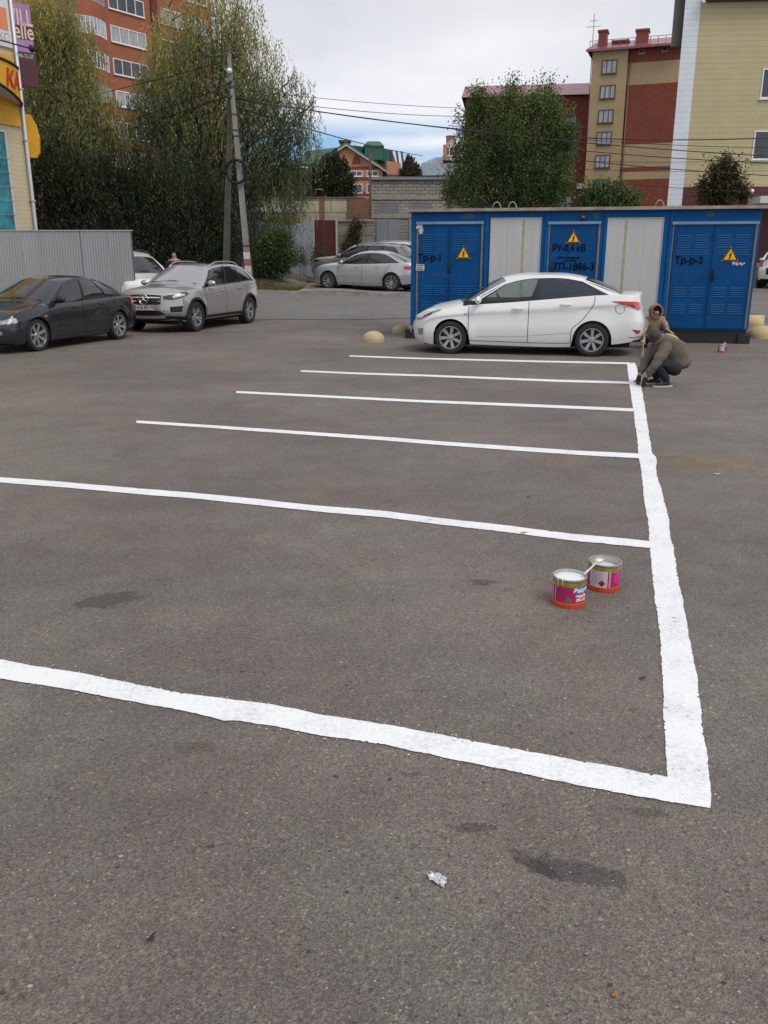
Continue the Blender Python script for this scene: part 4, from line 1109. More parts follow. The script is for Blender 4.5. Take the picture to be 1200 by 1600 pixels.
# concrete yard wall, maroon gate, sheet fence
cw0 = at(527, 405, 41.5); cw = empty('concrete_wall', (cw0.x, cw0.y, .5), 0, 'stained grey concrete wall between the maroon gate and the workshop', 'wall')
CQ = lambda px, py: onplane(px, py, (cw0.x, cw0.y, .5), 0)
zc1 = CQ(550, 346)[1]; xcw = CQ(584, 360)[0]
M_cblock = brickmat('concrete_block', (.29, .27, .23), (.23, .21, .18), (.15, .135, .115), w=.9, h=.45, ms=.02, stain=.4, bump=.4)
b = MB(); b.box(0, xcw, 0, .25, -.6, zc1); b.build('wall_face', M_cblock, cw)
b = MB(); b.box(-.02, xcw + .05, -.06, .3, zc1 + .002, zc1 + .09); b.build('coping', M_conc, cw)
M_mgate = mat('maroon_gate_paint', (.085, .012, .016), .5, var=.2, vscale=2.5, streak=(2, 2, .4))
ga = at(490, 405, 41.0); gt = empty('yard_gate', (ga.x, ga.y, .5), R(0), 'dark maroon sheet metal gate between grey fence and concrete wall', 'gate')
GA = lambda px, py: onplane(px, py, (ga.x, ga.y, .5), 0)
xg_ = GA(526, 360)[0]; zg_ = GA(510, 344)[1]
b = MB(); b.grid(corrugated(.07, xg_ / 2 - .01, -.35, zg_, .10, .010), sm=False); b.build('gate_leaf', M_mgate, gt)
b = MB(); b.grid(corrugated(xg_ / 2 + .01, xg_ - .05, -.35, zg_, .10, .010), sm=False); b.build('gate_leaf', M_mgate, gt)
for x in (0, xg_ - .02):
    b = MB(); b.box(x - .02, x + .06, -.06, .06, -.6, zg_ + .08); b.build('gate_post', mat('pale_post', (.38, .38, .37), .6), gt)
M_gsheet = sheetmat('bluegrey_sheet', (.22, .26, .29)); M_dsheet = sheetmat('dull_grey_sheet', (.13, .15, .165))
fa = at(452, 405, 37.2); fb = at(489.5, 405, 40.8); frz = math.atan2(fb.y - fa.y, fb.x - fa.x)
sf = empty('sheet_fence', (fa.x, fa.y, .5), frz, 'pale blue-grey sheet metal fence bay left of the maroon gate', 'fence')
SQ = lambda px, py: onplane(px, py, (fa.x, fa.y, .5), frz)
L_ = (Vector((fb.x, fb.y, 0)) - Vector((fa.x, fa.y, 0))).length; za_ = SQ(453, 351.5)[1]; zb_ = SQ(488, 346)[1]
rows = corrugated(0, L_, .08, za_, .22, .012); rows[1] = [(p[0], p[1], lerp(za_, zb_, i / (len(rows[1]) - 1))) for i, p in enumerate(rows[1])]
b = MB(); b.grid(rows, sm=False); b.build('fence_sheet', M_gsheet, sf)
b = MB(); b.box(0, L_, .02, .06, .5, .55); b.box(0, L_, .02, .06, 1.6, 1.65); b.box(-.03, .03, .02, .08, -.5, za_); b.build('fence_frame', M_steel, sf)
b = MB(); b.box(-.05, L_, -.10, .12, -.6, .075); b.build('footing', M_conc, sf)
fc = at(350, 405, 36.6); sf2 = empty('sheet_fence', (fc.x, fc.y, .5), 0, 'dull dark corrugated fence in the shade behind the leaning pole', 'fence')
DQ = lambda px, py: onplane(px, py, (fc.x, fc.y, .5), 0)
xL = DQ(451, 380)[0]; zL = DQ(430, 350.5)[1]
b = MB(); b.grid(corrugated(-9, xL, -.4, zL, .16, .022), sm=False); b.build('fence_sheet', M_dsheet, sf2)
b = MB(); b.box(-9, xL, .03, .07, .4, .45); b.box(-9, xL, .03, .07, 1.5, 1.55); b.build('rail', M_steel, sf2)
# thin rusty mast by the workshop
m0 = at(579, 405, 44.5); b = MB(); b.tube([(0, 0, -.2), (0, 0, at(579, 236, 44.5).z - .5)], [.07, .05], 8)
tag(b.build('metal_mast', mat('rust_brown', (.10, .05, .035), .8, var=.3), loc=(m0.x, m0.y, .5)), 'thin rusty steel mast standing at the left corner of the grey workshop', 'mast')
# shed glimpsed behind the willow
shd = at(300, 405, 44)
b = MB(); b.box(-3.5, 5.0, 0, 4, -.5, 3.4); b.build
so2 = empty('shed', (shd.x, shd.y, .5), 0, 'pale shed glimpsed between the willow trunks and the pole', 'shed')
b.build('wall', mat('shed_pale', (.42, .43, .42), .8, var=.15), so2)
b = MB(); b.add([(-3.8, -.4, 3.4), (5.3, -.4, 3.4), (5.3, 4.2, 4.2), (-3.8, 4.2, 4.2)], [(0, 1, 2, 3)]); b.build('roof', mat('shed_roof', (.3, .3, .31), .6), so2)
# ------------------------------------------------------------------ vehicles
def paintmat(name, col, metal=0.0, rough=0.28, dirt=0.10):
    m = mat(name, col, rough, metal, var=dirt, vscale=1.1, coat=0.7)
    return m
M_rubber = mat('tyre_rubber', (.018, .018, .019), .8, var=.2, vscale=8, bump=.2)
M_trim = mat('black_trim', (.010, .010, .011), .45)
M_under = mat('underbody_black', (.006, .006, .007), .9)
M_cabin = mat('cabin_cloth', (.035, .036, .040), .9)
M_seam = mat('panel_gap', (.012, .012, .013), .8)
M_alloy = mat('alloy', (.52, .53, .55), .28, .75)
M_alloyd = mat('alloy_dark_face', (.05, .05, .055), .35, .6)
M_chrome = mat('chrome', (.75, .76, .78), .12, 1.0)
M_lens = mat('headlamp_lens', (.40, .42, .44), .35, .1, col2=(.12, .13, .14), vscale=14, coat=.4)
M_lensd = mat('headlamp_dark', (.03, .032, .036), .08, .2, coat=1.0)
M_red = mat('tail_lamp_red', (.42, .010, .012), .15, 0, var=.25, vscale=12, coat=1.0)
M_amber = mat('amber_lens', (.55, .18, .02), .2)
M_plate = mat('number_plate', (.60, .60, .58), .5)
M_glass_dark = glassmat('tinted_glass', (.30, .33, .36), .55)
M_glass_vdark = glassmat('limo_glass', (.10, .11, .12), .35)
M_glass = glassmat('clear_glass', (.72, .80, .78), .90)
M_glass_blue = glassmat('rear_glass', (.50, .54, .60), .80)

def rim_mesh(kind, r):
    """disc wheel face in the local xz plane, outside towards -y"""
    b = MB()
    w = .095
    b.lathe([(r * .99, w * .9), (r, -w * .9), (r * 1.02, -w * 1.0), (r * .955, -w * 1.0), (r * .93, -w * .62), (r * .90, w * .6)], 40, mi=0, axis='y')
    b.lathe([(.001, w * .1), (r * .93, w * .1)], 28, mi=1, axis='y')       # dark depth behind the spokes
    def spoke(a, w0, w1, r0, r1, y0, y1, skew=0.0):
        M = Matrix.Rotation(a, 4, 'Y')
        pts = [(r0, -w0), (r1, -w1 + skew), (r1, w1 + skew), (r0, w0)]
        vs = [M @ Vector((x, y0 if i in (0, 3) else y1, z)) for i, (x, z) in enumerate(pts)] + [M @ Vector((x, .01, z)) for x, z in pts]
        b.add(vs, [(0, 1, 2, 3), (1, 0, 4, 5), (2, 1, 5, 6), (3, 2, 6, 7), (0, 3, 7, 4)], 0)
    if kind == 'cover':        # 7 broad spokes with dark slots
        for k in range(7):
            spoke(2 * PI * k / 7, r * .10, r * .15, r * .18, r * .93, -w * .70, -w * .85)
        b.lathe([(.001, -w * .9), (r * .2, -w * .85), (r * .30, -w * .6), (r * .30, 0)], 24, axis='y')
    elif kind == 'star7':
        for k in range(7):
            spoke(2 * PI * k / 7, r * .10, r * .13, r * .15, r * .93, -w * .55, -w * .85)
        b.lathe([(.001, -w * .7), (r * .18, -w * .65), (r * .22, 0)], 20, axis='y')
    elif kind == 'double5':
        for k in range(5):
            for d in (-.20, .20):
                spoke(2 * PI * k / 5 + d, r * .055, r * .07, r * .12, r * .94, -w * .55, -w * .88, skew=d * r * .12)
        b.lathe([(.001, -w * .7), (r * .17, -w * .65), (r * .2, 0)], 20, axis='y')
    else:
        for k in range(10):
            spoke(2 * PI * k / 10, r * .05, r * .065, r * .15, r * .94, -w * .5, -w * .8)
        b.lathe([(.001, -w * .6), (r * .17, -w * .55), (r * .2, 0)], 20, axis='y')
    return b
def tyre_mesh(R_, r, w=.105):
    b = MB()
    b.lathe([(r * .99, w * .8), (r * .98, -w * .85), (r + .012, -w * .98), (R_ - .05, -w * 1.04), (R_ - .012, -w * .93), (R_, -w * .70), (R_, w * .70), (R_ - .012, w * .93), (R_ - .05, w * 1.04), (r + .01, w)], 44, axis='y')
    for k in (-.35, 0, .35):      # tread grooves shown as darker rings
        pass
    return b

class Car:
    def __init__(c, S):
        c.S = S; c.L = S['L']; c.W = S['W'] / 2
        c.fx = S['fo']; c.rx = S['fo'] + S['wb']; c.R = S['R']
        c.ar = S.get('arch', c.R + .055)
    def xf(c, y, z):
        S = c.S; a = abs(y) / c.W
        return interp(S['front'], z) + S.get('fbow', .34) * a ** 2.6
    def xr(c, y, z):
        S = c.S; a = abs(y) / c.W
        return interp(S['rear'], z) - S.get('rbow', .22) * a ** 3.0
    def zlow(c, x):
        S = c.S; z = interp(S['sill'], x)
        for cx in (c.fx, c.rx):
            d = abs(x - cx)
            if d < c.ar: z = max(z, c.R + math.sqrt(c.ar ** 2 - d * d) * S.get('archk', 1.0))
        return z
    def sh(c, x): return interp(c.S['sh'], x)
    def cl(c, x): return max(interp(c.S['cl'], x), c.sh(x) + .002)
    def half(c, x, z):
        S = c.S; zs = c.sh(x); z0 = interp(S['sill'], x)
        t = max(0, min(1, (z - z0) / (zs - z0)))
        g = interp(S['sect'], t)
        w = interp(S['plan'], x)
        # flares over the arches
        fl = 0
        for cx in (c.fx, c.rx):
            d = math.hypot(x - cx, z - c.R) / c.ar
            if d < 1.5: fl = max(fl, S.get('flare', .018) * (1 - max(0, d - 1.0) / .5) if d > 1 else S.get('flare', .018))
        return c.W * g * w + fl
    def pos(c, xs_, y, z):
        S = c.S; k = .62
        x = xs_
        if xs_ < k: x = xs_ + (c.xf(y, z) - 0) * (1 - xs_ / k) ** 2
        kr = .5; e = c.L - xs_
        if e < kr: x = xs_ - (c.L - c.xr(y, z)) * (1 - e / kr) ** 2
        return Vector((x, y, z))
    def build(c, name, label, group, M, near, far, z=0.0, rz=None, loc=None):
        S = c.S; root = empty(name, loc, rz, label, S.get('cat', 'car'), group)
        root.rotation_mode = 'XYZ'
        body_m = M
        nt = 20; nu = 8
        # stations: dense over the arches, exact at door cuts
        cuts = S['doors']
        st_ = set([0.0, c.L])
        x = 0.0
        while x < c.L: st_.add(round(x, 4)); x += .035
        for cx in (c.fx, c.rx): st_ |= {round(cx - c.ar, 4), round(cx + c.ar, 4), round(cx - c.ar * .995, 4), round(cx + c.ar * .995, 4), round(cx - c.ar * .97, 4), round(cx + c.ar * .97, 4)}
        st_ |= set(round(d, 4) for d in cuts)
        X = sorted(st_); X2 = [X[0]]
        for x in X[1:]:
            if x - X2[-1] > .006 or x in cuts or x == c.L:
                X2.append(x)
        X = X2
        def side_row(xs_, sgn):
            zl = c.zlow(xs_); zs = c.sh(xs_); row = []
            for i in range(nt + 1):
                t = i / nt; z = zl + (zs - zl) * (1 - (1 - t) ** 1.15)
                y = c.half(xs_, z)
                row.append(c.pos(xs_, sgn * y, z))
            return row
        def top_row(xs_):
            zs = c.sh(xs_); zc_ = c.cl(xs_); ys = c.half(xs_, zs); row = []
            for k in range(-nu, nu + 1):
                u = k / nu; y = u * ys; z = zs + (zc_ - zs) * (1 - abs(u) ** S.get('crownp', 2.4))
                row.append(c.pos(xs_, y, z))
            return row
        xw, xd = S['cab']          # open deck between these
        full = MB(); rows_l = [side_row(x, -1) for x in X]; rows_r = [side_row(x, 1) for x in X]; tops = [top_row(x) for x in X]
        # end caps: lerp left to right for each side row, top follows the crown
        def cap(front):
            xs_ = 0.0 if front else c.L
            zl = c.zlow(xs_); ys_s = []; rows = []
            for i in range(nt + 1):
                t = i / nt; row = []
                tt = 1 - (1 - t) ** 1.15
                for k in range(-nu, nu + 1):
                    u = k / nu; zt_ = c.sh(xs_) + (c.cl(xs_) - c.sh(xs_)) * (1 - abs(u) ** S.get('crownp', 2.4))
                    zside = zl + (c.sh(xs_) - zl) * tt
                    z = zl + (zt_ - zl) * tt
                    y = u * c.half(xs_, zside)
                    row.append(c.pos(xs_, y, z))
                rows.append(row)
            return rows
        cf, cr = cap(True), cap(False)
        full.grid(rows_l, flip=True); full.grid(rows_r)
        full.grid(tops); full.grid(cf); full.grid(cr, flip=True)
        bvh = BVHTree.FromPolygons([Vector(v) for v in full.v], full.f)
        c.bvh = bvh
        # split into body and doors
        dl, dr = MB(), MB()
        body = MB()
        dx = list(zip(cuts[:-1], cuts[1:]))
        zd = lambda x: interp(S['sill'], x) + .07
        doors = []
        for sgn, rows in ((-1, rows_l), (1, rows_r)):
            parts = [MB() for _ in dx]
            for i in range(len(X) - 1):
                xm_ = (X[i] + X[i + 1]) / 2
                di = next((k for k, (a, d) in enumerate(dx) if a < xm_ < d), None)
                for j in range(nt):
                    q = [rows[i][j], rows[i][j + 1], rows[i + 1][j + 1], rows[i + 1][j]]
                    if sgn > 0: q = q[::-1]
                    tgt = body if (di is None or j == 0) else parts[di]
                    tgt.add(q, [(0, 1, 2, 3)], 0, True)
            doors += [(sgn, k, p) for k, p in enumerate(parts)]
        for i in range(len(X) - 1):
            xm_ = (X[i] + X[i + 1]) / 2
            if xw < xm_ < xd: continue
            body.grid([tops[i], tops[i + 1]])
        body.grid(cf); body.grid(cr, flip=True)
        # arch lips and wells
        well = MB()
        for sgn in (-1, 1):
            for cx in (c.fx, c.rx):
                a0 = math.asin(max(-1, min(1, (interp(S['sill'], cx) - c.R) / c.ar)))
                arcp = []
                for k in range(25):
                    t = lerp(a0, PI - a0, k / 24)
                    x_ = cx + c.ar * math.cos(t); z_ = c.R + c.ar * math.sin(t) * (S.get('archk', 1.0) if math.sin(t) > 0 else 1)
                    arcp.append((x_, z_, c.half(x_, max(z_, interp(S['sill'], x_))) ))
                o_, i_ = [], []
                for x_, z_, y_ in arcp:
                    o_.append(Vector((x_, sgn * (y_ - .004), z_))); i_.append(Vector((x_, sgn * (y_ - .30), z_)))
                well.grid([o_, i_], sm=True)
                well.add(i_, [tuple(range(len(i_)))])
        bo = body.build('body', body_m, root, angle=38, merge=True)
        for sgn, k, p in doors:
            if not p.v: continue
            for i_ in range(len(p.v)):
                v = Vector(p.v[i_]); p.v[i_] = (v.x, v.y + sgn * .0015, v.z)
            do = p.build('door', body_m, root, angle=45, merge=True)
            a, d = dx[k]
            # gap lines round the door
            s = MB()
            def edge(pts, w=.0055):
                L1, L2 = [], []
                for q in range(len(pts)):
                    x_, z_ = pts[q]; n0 = pts[max(0, q - 1)]; n1_ = pts[min(len(pts) - 1, q + 1)]
                    tx, tz = n1_[0] - n0[0], n1_[1] - n0[1]; l = math.hypot(tx, tz) or 1; nx_, nz_ = -tz / l, tx / l
                    for Lx, s_ in ((L1, 1), (L2, -1)):
                        xx, zz_ = x_ + nx_ * w * s_, z_ + nz_ * w * s_
                        y_ = c.half(xx, zz_) + .0035
                        Lx.append((xx, sgn * y_, zz_))
                s.grid([L1, L2], sm=False, flip=(sgn < 0))
            for e_ in (a, d):
                z_0 = max(zd(e_), c.zlow(e_) + .01)
                if k == 1 and e_ == d and S.get('curved_door', True):
                    xo = c.rx - c.ar - .03
                    P = [(e_ + .20, c.sh(e_ + .2) - .01), (e_ + .19, c.sh(e_) - .12), (e_ + .12, c.R + c.ar + .17), (c.rx - c.ar * .62, c.R + c.ar * .95), (xo + .01, c.R + c.ar * .55), (xo, zd(xo) + .01)]
                    edge([(interp([(i_ / 5, p[0]) for i_, p in enumerate(P)], q / 20), interp([(i_ / 5, p[1]) for i_, p in enumerate(P)], q / 20)) for q in range(21)])
                else:
                    edge([(e_, lerp(z_0, c.sh(e_) - .01, q / 14)) for q in range(15)])
            if all(abs((a + (d - a) * q / 20) - c.rx) > c.ar for q in range(21)):
                edge([(lerp(a, d, q / 14), zd(lerp(a, d, q / 14))) for q in range(15)])
            else:
                xe_ = c.rx - c.ar
                edge([(lerp(a, xe_ - .02, q / 14), zd(lerp(a, xe_ - .02, q / 14))) for q in range(15)])
            s.build('door_gap', M_seam, do)
            hx = d - .20 if k == 0 else d - .30
            hz = c.sh(hx) - S.get('hdrop', .12)
            hy = c.half(hx, hz)
            hb = MB()
            hb.tube([(hx - .10, sgn * (hy + .004), hz), (hx - .085, sgn * (hy + .03), hz + .003), (hx + .07, sgn * (hy + .032), hz + .006), (hx + .09, sgn * (hy + .004), hz + .004)], [.010, .013, .013, .010], 8)
            hb.build('handle', S.get('handle_m') or body_m, do)
        well.build('wheel_well', M_under, root)
        # underside and cabin tub
        ub = MB()
        gc = S['gc']
        ub.box(.32, c.L - .30, -c.W * .80, c.W * .80, gc, gc + .10)
        ub.build('underbody', M_under, root)
        it = MB()
        zb = c.sh((xw + xd) / 2) - .02
        it.grid([[(xw + .05, -c.W * .93, zb - .12), (xw + .05, c.W * .93, zb - .12)], [(xw + .55, -c.W * .93, zb - .10), (xw + .55, c.W * .93, zb - .10)], [(xw + .62, -c.W * .93, zb - .4), (xw + .62, c.W * .93, zb - .4)], [(xd - .9, -c.W * .93, gc + .2), (xd - .9, c.W * .93, gc + .2)]], sm=False)
        it.grid([[(xd - .55, -c.W * .9, zb - .02), (xd - .55, c.W * .9, zb - .02)], [(xd + .02, -c.W * .9, zb + .02), (xd + .02, c.W * .9, zb + .02)]], sm=False)
        for sg in (-1, 1): it.grid([[(xw, sg * (c.W * .90), gc + .2), (xd, sg * c.W * .90, gc + .2)], [(xw, sg * (c.W * .90), zb), (xd, sg * c.W * .90, zb)]], sm=False)
        it.build('cabin_lining', M_cabin, root)
        xs1 = S['pill'][1] + .42; xs2 = min(xs1 + .95, xd - .55)
        for sg in (-1, 1):
            b = MB(); yc = sg * .36
            b.prism([(xs1 - .40, .30), (xs1 + .05, .30), (xs1 + .22, zb + .12), (xs1 + .12, zb + .14), (xs1 - .02, .52), (xs1 - .42, .50)], yc - .24, yc + .24)
            b.prism([(xs1 + .13, zb + .13), (xs1 + .22, zb + .12), (xs1 + .245, zb + .30), (xs1 + .16, zb + .31)], yc - .12, yc + .12)
            b.build('front_seat', M_cabin, root)
        b = MB(); b.prism([(xs2 - .40, .30), (xs2 + .15, .30), (xs2 + .34, zb + .08), (xs2 + .22, zb + .10), (xs2 + .04, .50), (xs2 - .42, .48)], -.60, .60)
        for yc in (-.38, .38): b.prism([(xs2 + .22, zb + .09), (xs2 + .32, zb + .08), (xs2 + .34, zb + .24), (xs2 + .25, zb + .25)], yc - .11, yc + .11)
        b.build('rear_seat', M_cabin, root)
        b = MB(); Mx = Matrix.Translation((xs1 - .55, -.36, zb - .02)) @ Matrix.Rotation(R(-25), 4, 'Y')
        b.lathe([(.17, -.012), (.185, 0), (.17, .012), (.158, 0)], 20, axis='z', M=Mx @ Matrix.Rotation(PI / 2, 4, 'Y'), closed=True); b.build('steering_wheel', M_trim, root)
        # ---------------- greenhouse
        xA, xAt, xCt, xC = S['pill']     # side: windscreen foot, roof rail front, roof rail rear, rear screen foot
        rail = S['rail']                  # roof rail height along x
        wr = S['wr']
        tb = S.get('tumble', .03)
        def base_pt(s, sgn):
            x_ = lerp(xA, xC, s); zs = c.sh(x_)
            return Vector((x_, sgn * (c.half(x_, zs) - .012), zs - .006))
        def top_pt(s, sgn):
            x_ = lerp(xAt, xCt, s); return Vector((x_, sgn * interp(wr, x_), interp(rail, x_)))
        def gpt(s, t, sgn, off=0.0):
            a, d = base_pt(s, sgn), top_pt(s, sgn)
            p = a.lerp(d, t); p.y += sgn * (tb * math.sin(PI * min(1, t * .95)) + off); return p
        N_s = 60
        wins = S['wins']                 # (s0,s1) ranges of the side panes
        tlo, thi = S.get('wt', (.07, .90))
        bounds = sorted(set([0, 1] + [v for w in wins for v in w[:2]] + [k / N_s for k in range(N_s + 1)]))
        for sgn in (-1, 1):
            fr_body, fr_blk = MB(), MB()
            T = [0, tlo * .5, tlo, .3, .5, .7, thi, (1 + thi) / 2, 1]
            for a, d in zip(bounds, bounds[1:]):
                m_ = (a + d) / 2
                win = any(w[0] <= m_ <= w[1] for w in wins)
                inner = wins[0][0] - .03 < m_ < wins[-1][1] + .035
                for t0, t1 in zip(T, T[1:]):
                    isglass = win and t0 >= tlo - 1e-6 and t1 <= thi + 1e-6
                    if isglass: continue
                    q = [gpt(a, t0, sgn), gpt(d, t0, sgn), gpt(d, t1, sgn), gpt(a, t1, sgn)]
                    if sgn > 0: q = q[::-1]
                    blk = inner and t0 < thi
                    (fr_blk if blk else fr_body).add(q, [(0, 1, 2, 3)], 0, True)
            tr_ = MB(); tr_.v = [(v[0], v[1] * .965, v[2] - .012) for v in fr_body.v]; tr_.f = list(fr_body.f); tr_.mi = list(fr_body.mi); tr_.sm = list(fr_body.sm)
            tr_.build('pillar_trim', mat('trim_charcoal', (.05, .05, .052), .95), root)
            fr_body.build('roof_pillars', body_m, root, angle=50, merge=True)
            fr_blk.build('window_frame', M_trim, root, merge=True)
            for wi, w in enumerate(wins):
                gm = w[2]
                ps, tt = [], [tlo, .3, .5, .7, thi]
                ss = [lerp(w[0], w[1], k / 10) for k in range(11)]
                g = MB(); g.grid([[gpt(s_, t_, sgn, -.006) for s_ in ss] for t_ in tt], flip=(sgn > 0))
                go_ = g.build('side_window', gm, root)
                # rubber / chrome line round the opening
            if S.get('chrome_belt'):
                b = MB(); b.tube([gpt(lerp(wins[0][0], wins[-1][1], k / 30), tlo * .55, sgn, .006) for k in range(31)], .010, 6); b.build('belt_trim', M_chrome if S['chrome_belt'] == 1 else M_trim, root)
        # roof
        nr = 26; rows = []
        for k in range(nr + 1):
            s_ = k / nr; l, r_ = top_pt(s_, -1), top_pt(s_, 1); row = []
            zc_ = interp(S['roof'], l.x)
            fb, rb2 = S.get('wbow', .16), S.get('rwbow', .10)
            for j in range(-10, 11):
                u = j / 10; x_ = l.x - fb * (1 - u * u) * (1 - s_) ** 2 * .8 + rb2 * (1 - u * u) * s_ ** 2 * .8
                z_ = l.z + (zc_ - l.z) * (1 - abs(u) ** 2.6)
                row.append(Vector((x_, u * r_.y, z_)))
            rows.append(row)
        hl = MB(); hl.grid([[Vector((p.x, p.y * .97, p.z - .022)) for p in r_] for r_ in rows]); hl.build('headliner', mat('headliner_grey', (.16, .16, .155), .95), root)
        rb0 = MB(); rb0.grid(rows)
        rfo = rb0.build('roof', body_m, root, angle=60)
        froof, rroof = rows[0], rows[-1]
        # windscreen and rear screen
        def screen(nm, rt, base_x, bow, zoff, gm, flip, fw, z_in=None):
            g, f_, f2_ = MB(), MB(), MB(); rows = []
            bl = base_pt(0 if not flip else 1, -1); yb_ = abs(bl.y)
            nb = 10
            brow = []
            for j in range(-10, 11):
                u = j / 10; x_ = base_x + bow * (1 - u * u) * (-1 if not flip else 1)
                ztop = c.sh(x_) + (c.cl(x_) - c.sh(x_)) * (1 - abs(u) ** 2.4)
                brow.append(Vector((x_, u * yb_, lerp(bl.z, ztop, 1 - u ** 8) + zoff)))
            for q in range(nb + 1):
                t = q / nb
                row = []
                for j in range(21):
                    u = (j - 10) / 10
                    p = brow[j].lerp(rt[j], t); p.y += (1 if u > 0 else -1) * tb * math.sin(PI * min(1, t * .95)) * abs(u) ** 3
                    p.z += .015 * math.sin(PI * t); row.append(p)
                rows.append(row)
            # frame = outer ring, glass = inside
            for q in range(nb):
                for j in range(20):
                    edge_ = j == 0 or j == 19 or q == nb - 1 and fw > 1 or q == 0 and fw > 1
                    qd = [rows[q][j], rows[q][j + 1], rows[q + 1][j + 1], rows[q + 1][j]]
                    if flip: qd = qd[::-1]
                    ((f_ if j < 10 else f2_) if edge_ else g).add(qd, [(0, 1, 2, 3)], 0, True)
            o1 = g.build(nm, gm, root, merge=True)
            for ff in (f_, f2_):
                tr_ = MB(); tr_.v = [(v[0] + (-.03 if flip else .03), v[1] * .965, v[2] - .012) for v in ff.v]; tr_.f = list(ff.f); tr_.mi = list(ff.mi); tr_.sm = list(ff.sm)
                tr_.build('pillar_trim', mat('trim_charcoal', (.05, .05, .052), .95), o1)
            for ff in (f_, f2_): ff.build('screen_pillar', S.get('pillar_m') or body_m, o1, merge=True)
            return rows
        wsr = screen('windscreen', froof, xA, S.get('wbow', .16), 0, S.get('wsm', M_glass_dark), False, 0)
        rsr = screen('rear_screen', rroof, xC, S.get('rwbow', .10), 0, S.get('rsm', M_glass_vdark), True, 0)
        # wipers
        if S.get('wiper', True):
            b = MB()
            for y0_ in (-.55, .02):
                p0 = Vector((xA - S.get('wbow', .16) * .9 + .03, y0_, c.cl(xA - .1) + .02)); j = int(10 + 10 * (y0_ + .55) / .8)
                q0, q1 = wsr[1][max(0, min(20, int(10 + y0_ * 13)))], wsr[1][min(20, int(10 + (y0_ + .55) * 13))]
                b.tube([q0 + Vector((0, 0, .012)), q1 + Vector((-.01, 0, .03))], .009, 5)
            b.build('wiper', M_trim, root)
        # mirrors
        for sgn in (-1, 1):
            p = gpt(.055, .12, sgn); b = MB()
            bmv = []
            for i in range(9):
                th = PI * i / 8; row = []
                for k in range(13):
                    ph = 2 * PI * k / 12
                    row.append(Vector((p.x + .02 + .075 * math.cos(th) * 1 - (.02 if math.cos(th) > 0 else 0), p.y + sgn * (.135 + .115 * math.sin(th) * math.cos(ph)), p.z + .045 + .072 * math.sin(th) * math.sin(ph))))
                bmv.append(row)
            b.grid(bmv)
            mo_ = b.build('mirror', S.get('mirror_m') or body_m, root, merge=True)
            b = MB(); b.tube([p + Vector((.02, sgn * -.01, -.01)), p + Vector((.02, sgn * .10, .01))], .022, 6); b.build('mirror_foot', M_trim, mo_)
        # ---------------- wrapped fittings
        def snap(p, off):
            q, n, _, _ = bvh.find_nearest(Vector(p))
            cen = Vector((c.L / 2, 0, .7))
            if n.dot(q - cen) < 0: n = -n
            return q + n * off
        c.snap = snap
        def patch(nm, top, bot, m, off=.005, nx=18, nz=7, parent=None, mirror=True, thick=True):
            def rs(pl, t):
                L_ = [0]
                for a, d in zip(pl, pl[1:]): L_.append(L_[-1] + (Vector(d) - Vector(a)).length)
                s = t * L_[-1]
                for i in range(len(pl) - 1):
                    if s <= L_[i + 1] + 1e-9: return Vector(pl[i]).lerp(Vector(pl[i + 1]), (s - L_[i]) / max(1e-6, L_[i + 1] - L_[i]))
                return Vector(pl[-1])
            outs = []
            for sgn in ((-1, 1) if mirror else (-1,)):
                rows = []
                for i in range(nz + 1):
                    row = []
                    for j in range(nx + 1):
                        p = rs(bot, j / nx).lerp(rs(top, j / nx), i / nz); p = Vector((p.x, p.y * (-sgn), p.z))
                        row.append(snap(p, off))
                    rows.append(row)
                b = MB(); b.grid(rows)
                if thick:   # skirt down to the panel
                    rim = rows[0] + [r_[-1] for r_ in rows[1:]] + rows[-1][::-1][1:] + [r_[0] for r_ in rows[::-1][1:]]
                    b.grid([rim, [snap(p, -.004) for p in rim]], sm=False)
                outs.append(b.build(nm, m, parent or root))
            return outs
        c.patch = patch
        for f in S['fit']:
            kw = dict(f[4]) if len(f) > 4 else {}
            patch(f[0], f[1], f[2], f[3], **kw)
        # number plates
        for pl in S.get('plates', []):
            (fx_, pz, s_txt, face) = pl
            x_ = (c.xf(0, pz) if face < 0 else c.xr(0, pz)) + face * .012
            pb = MB(); pb.box(x_ - .006, x_ + .006, -.26, .26, pz - .056, pz + .056); po = pb.build('number_plate', M_plate, root)
            vs, fs = text_mesh(s_txt, .105, .001, .002, sx=.95); tb_ = MB()
            tb_.add([(x_ + face * (.0075 + v.z), (-v.x if face < 0 else v.x), pz + v.y) for v in vs], fs); tb_.build('plate_lettering', M_ink, po)
        # rails
        if S.get('rails'):
            for sgn in (-1, 1):
                b = MB(); pts = []
                for k in range(17):
                    s_ = lerp(.06, .94, k / 16); p = top_pt(s_, sgn); lift = .055 * min(1, 6 * min(k / 16, 1 - k / 16) + .0)
                    pts.append(Vector((p.x, p.y * .93, p.z + .015 + lift)))
                b.tube(pts, .016, 6); b.build('roof_rail', S['rails'], root)
        # wheels
        rim = rim_mesh(S['rim'], S['rr']); tyr = tyre_mesh(c.R, S['rr'], S.get('tw', .10))
        tyo = rio = None
        track = c.W - S.get('tw', .10) * 1.02 - .012
        for cx in (c.fx, c.rx):
            for sgn in (-1, 1):
                if tyo is None:
                    tyo = tyr.build('wheel', M_rubber, root, angle=40); rio = rim.build('rim', [S.get('rim_m', M_alloy), S.get('rimd', M_trim)], tyo, angle=35); w_ = tyo
                else:
                    w_ = tyo.copy(); COL.objects.link(w_); w_.parent = root
                    r2 = rio.copy(); COL.objects.link(r2); r2.parent = w_
                w_.location = (cx, sgn * track, c.R)
                w_.rotation_euler = (0, (cx * 1.7 + sgn) % 1.2, 0 if sgn < 0 else PI)
        return root

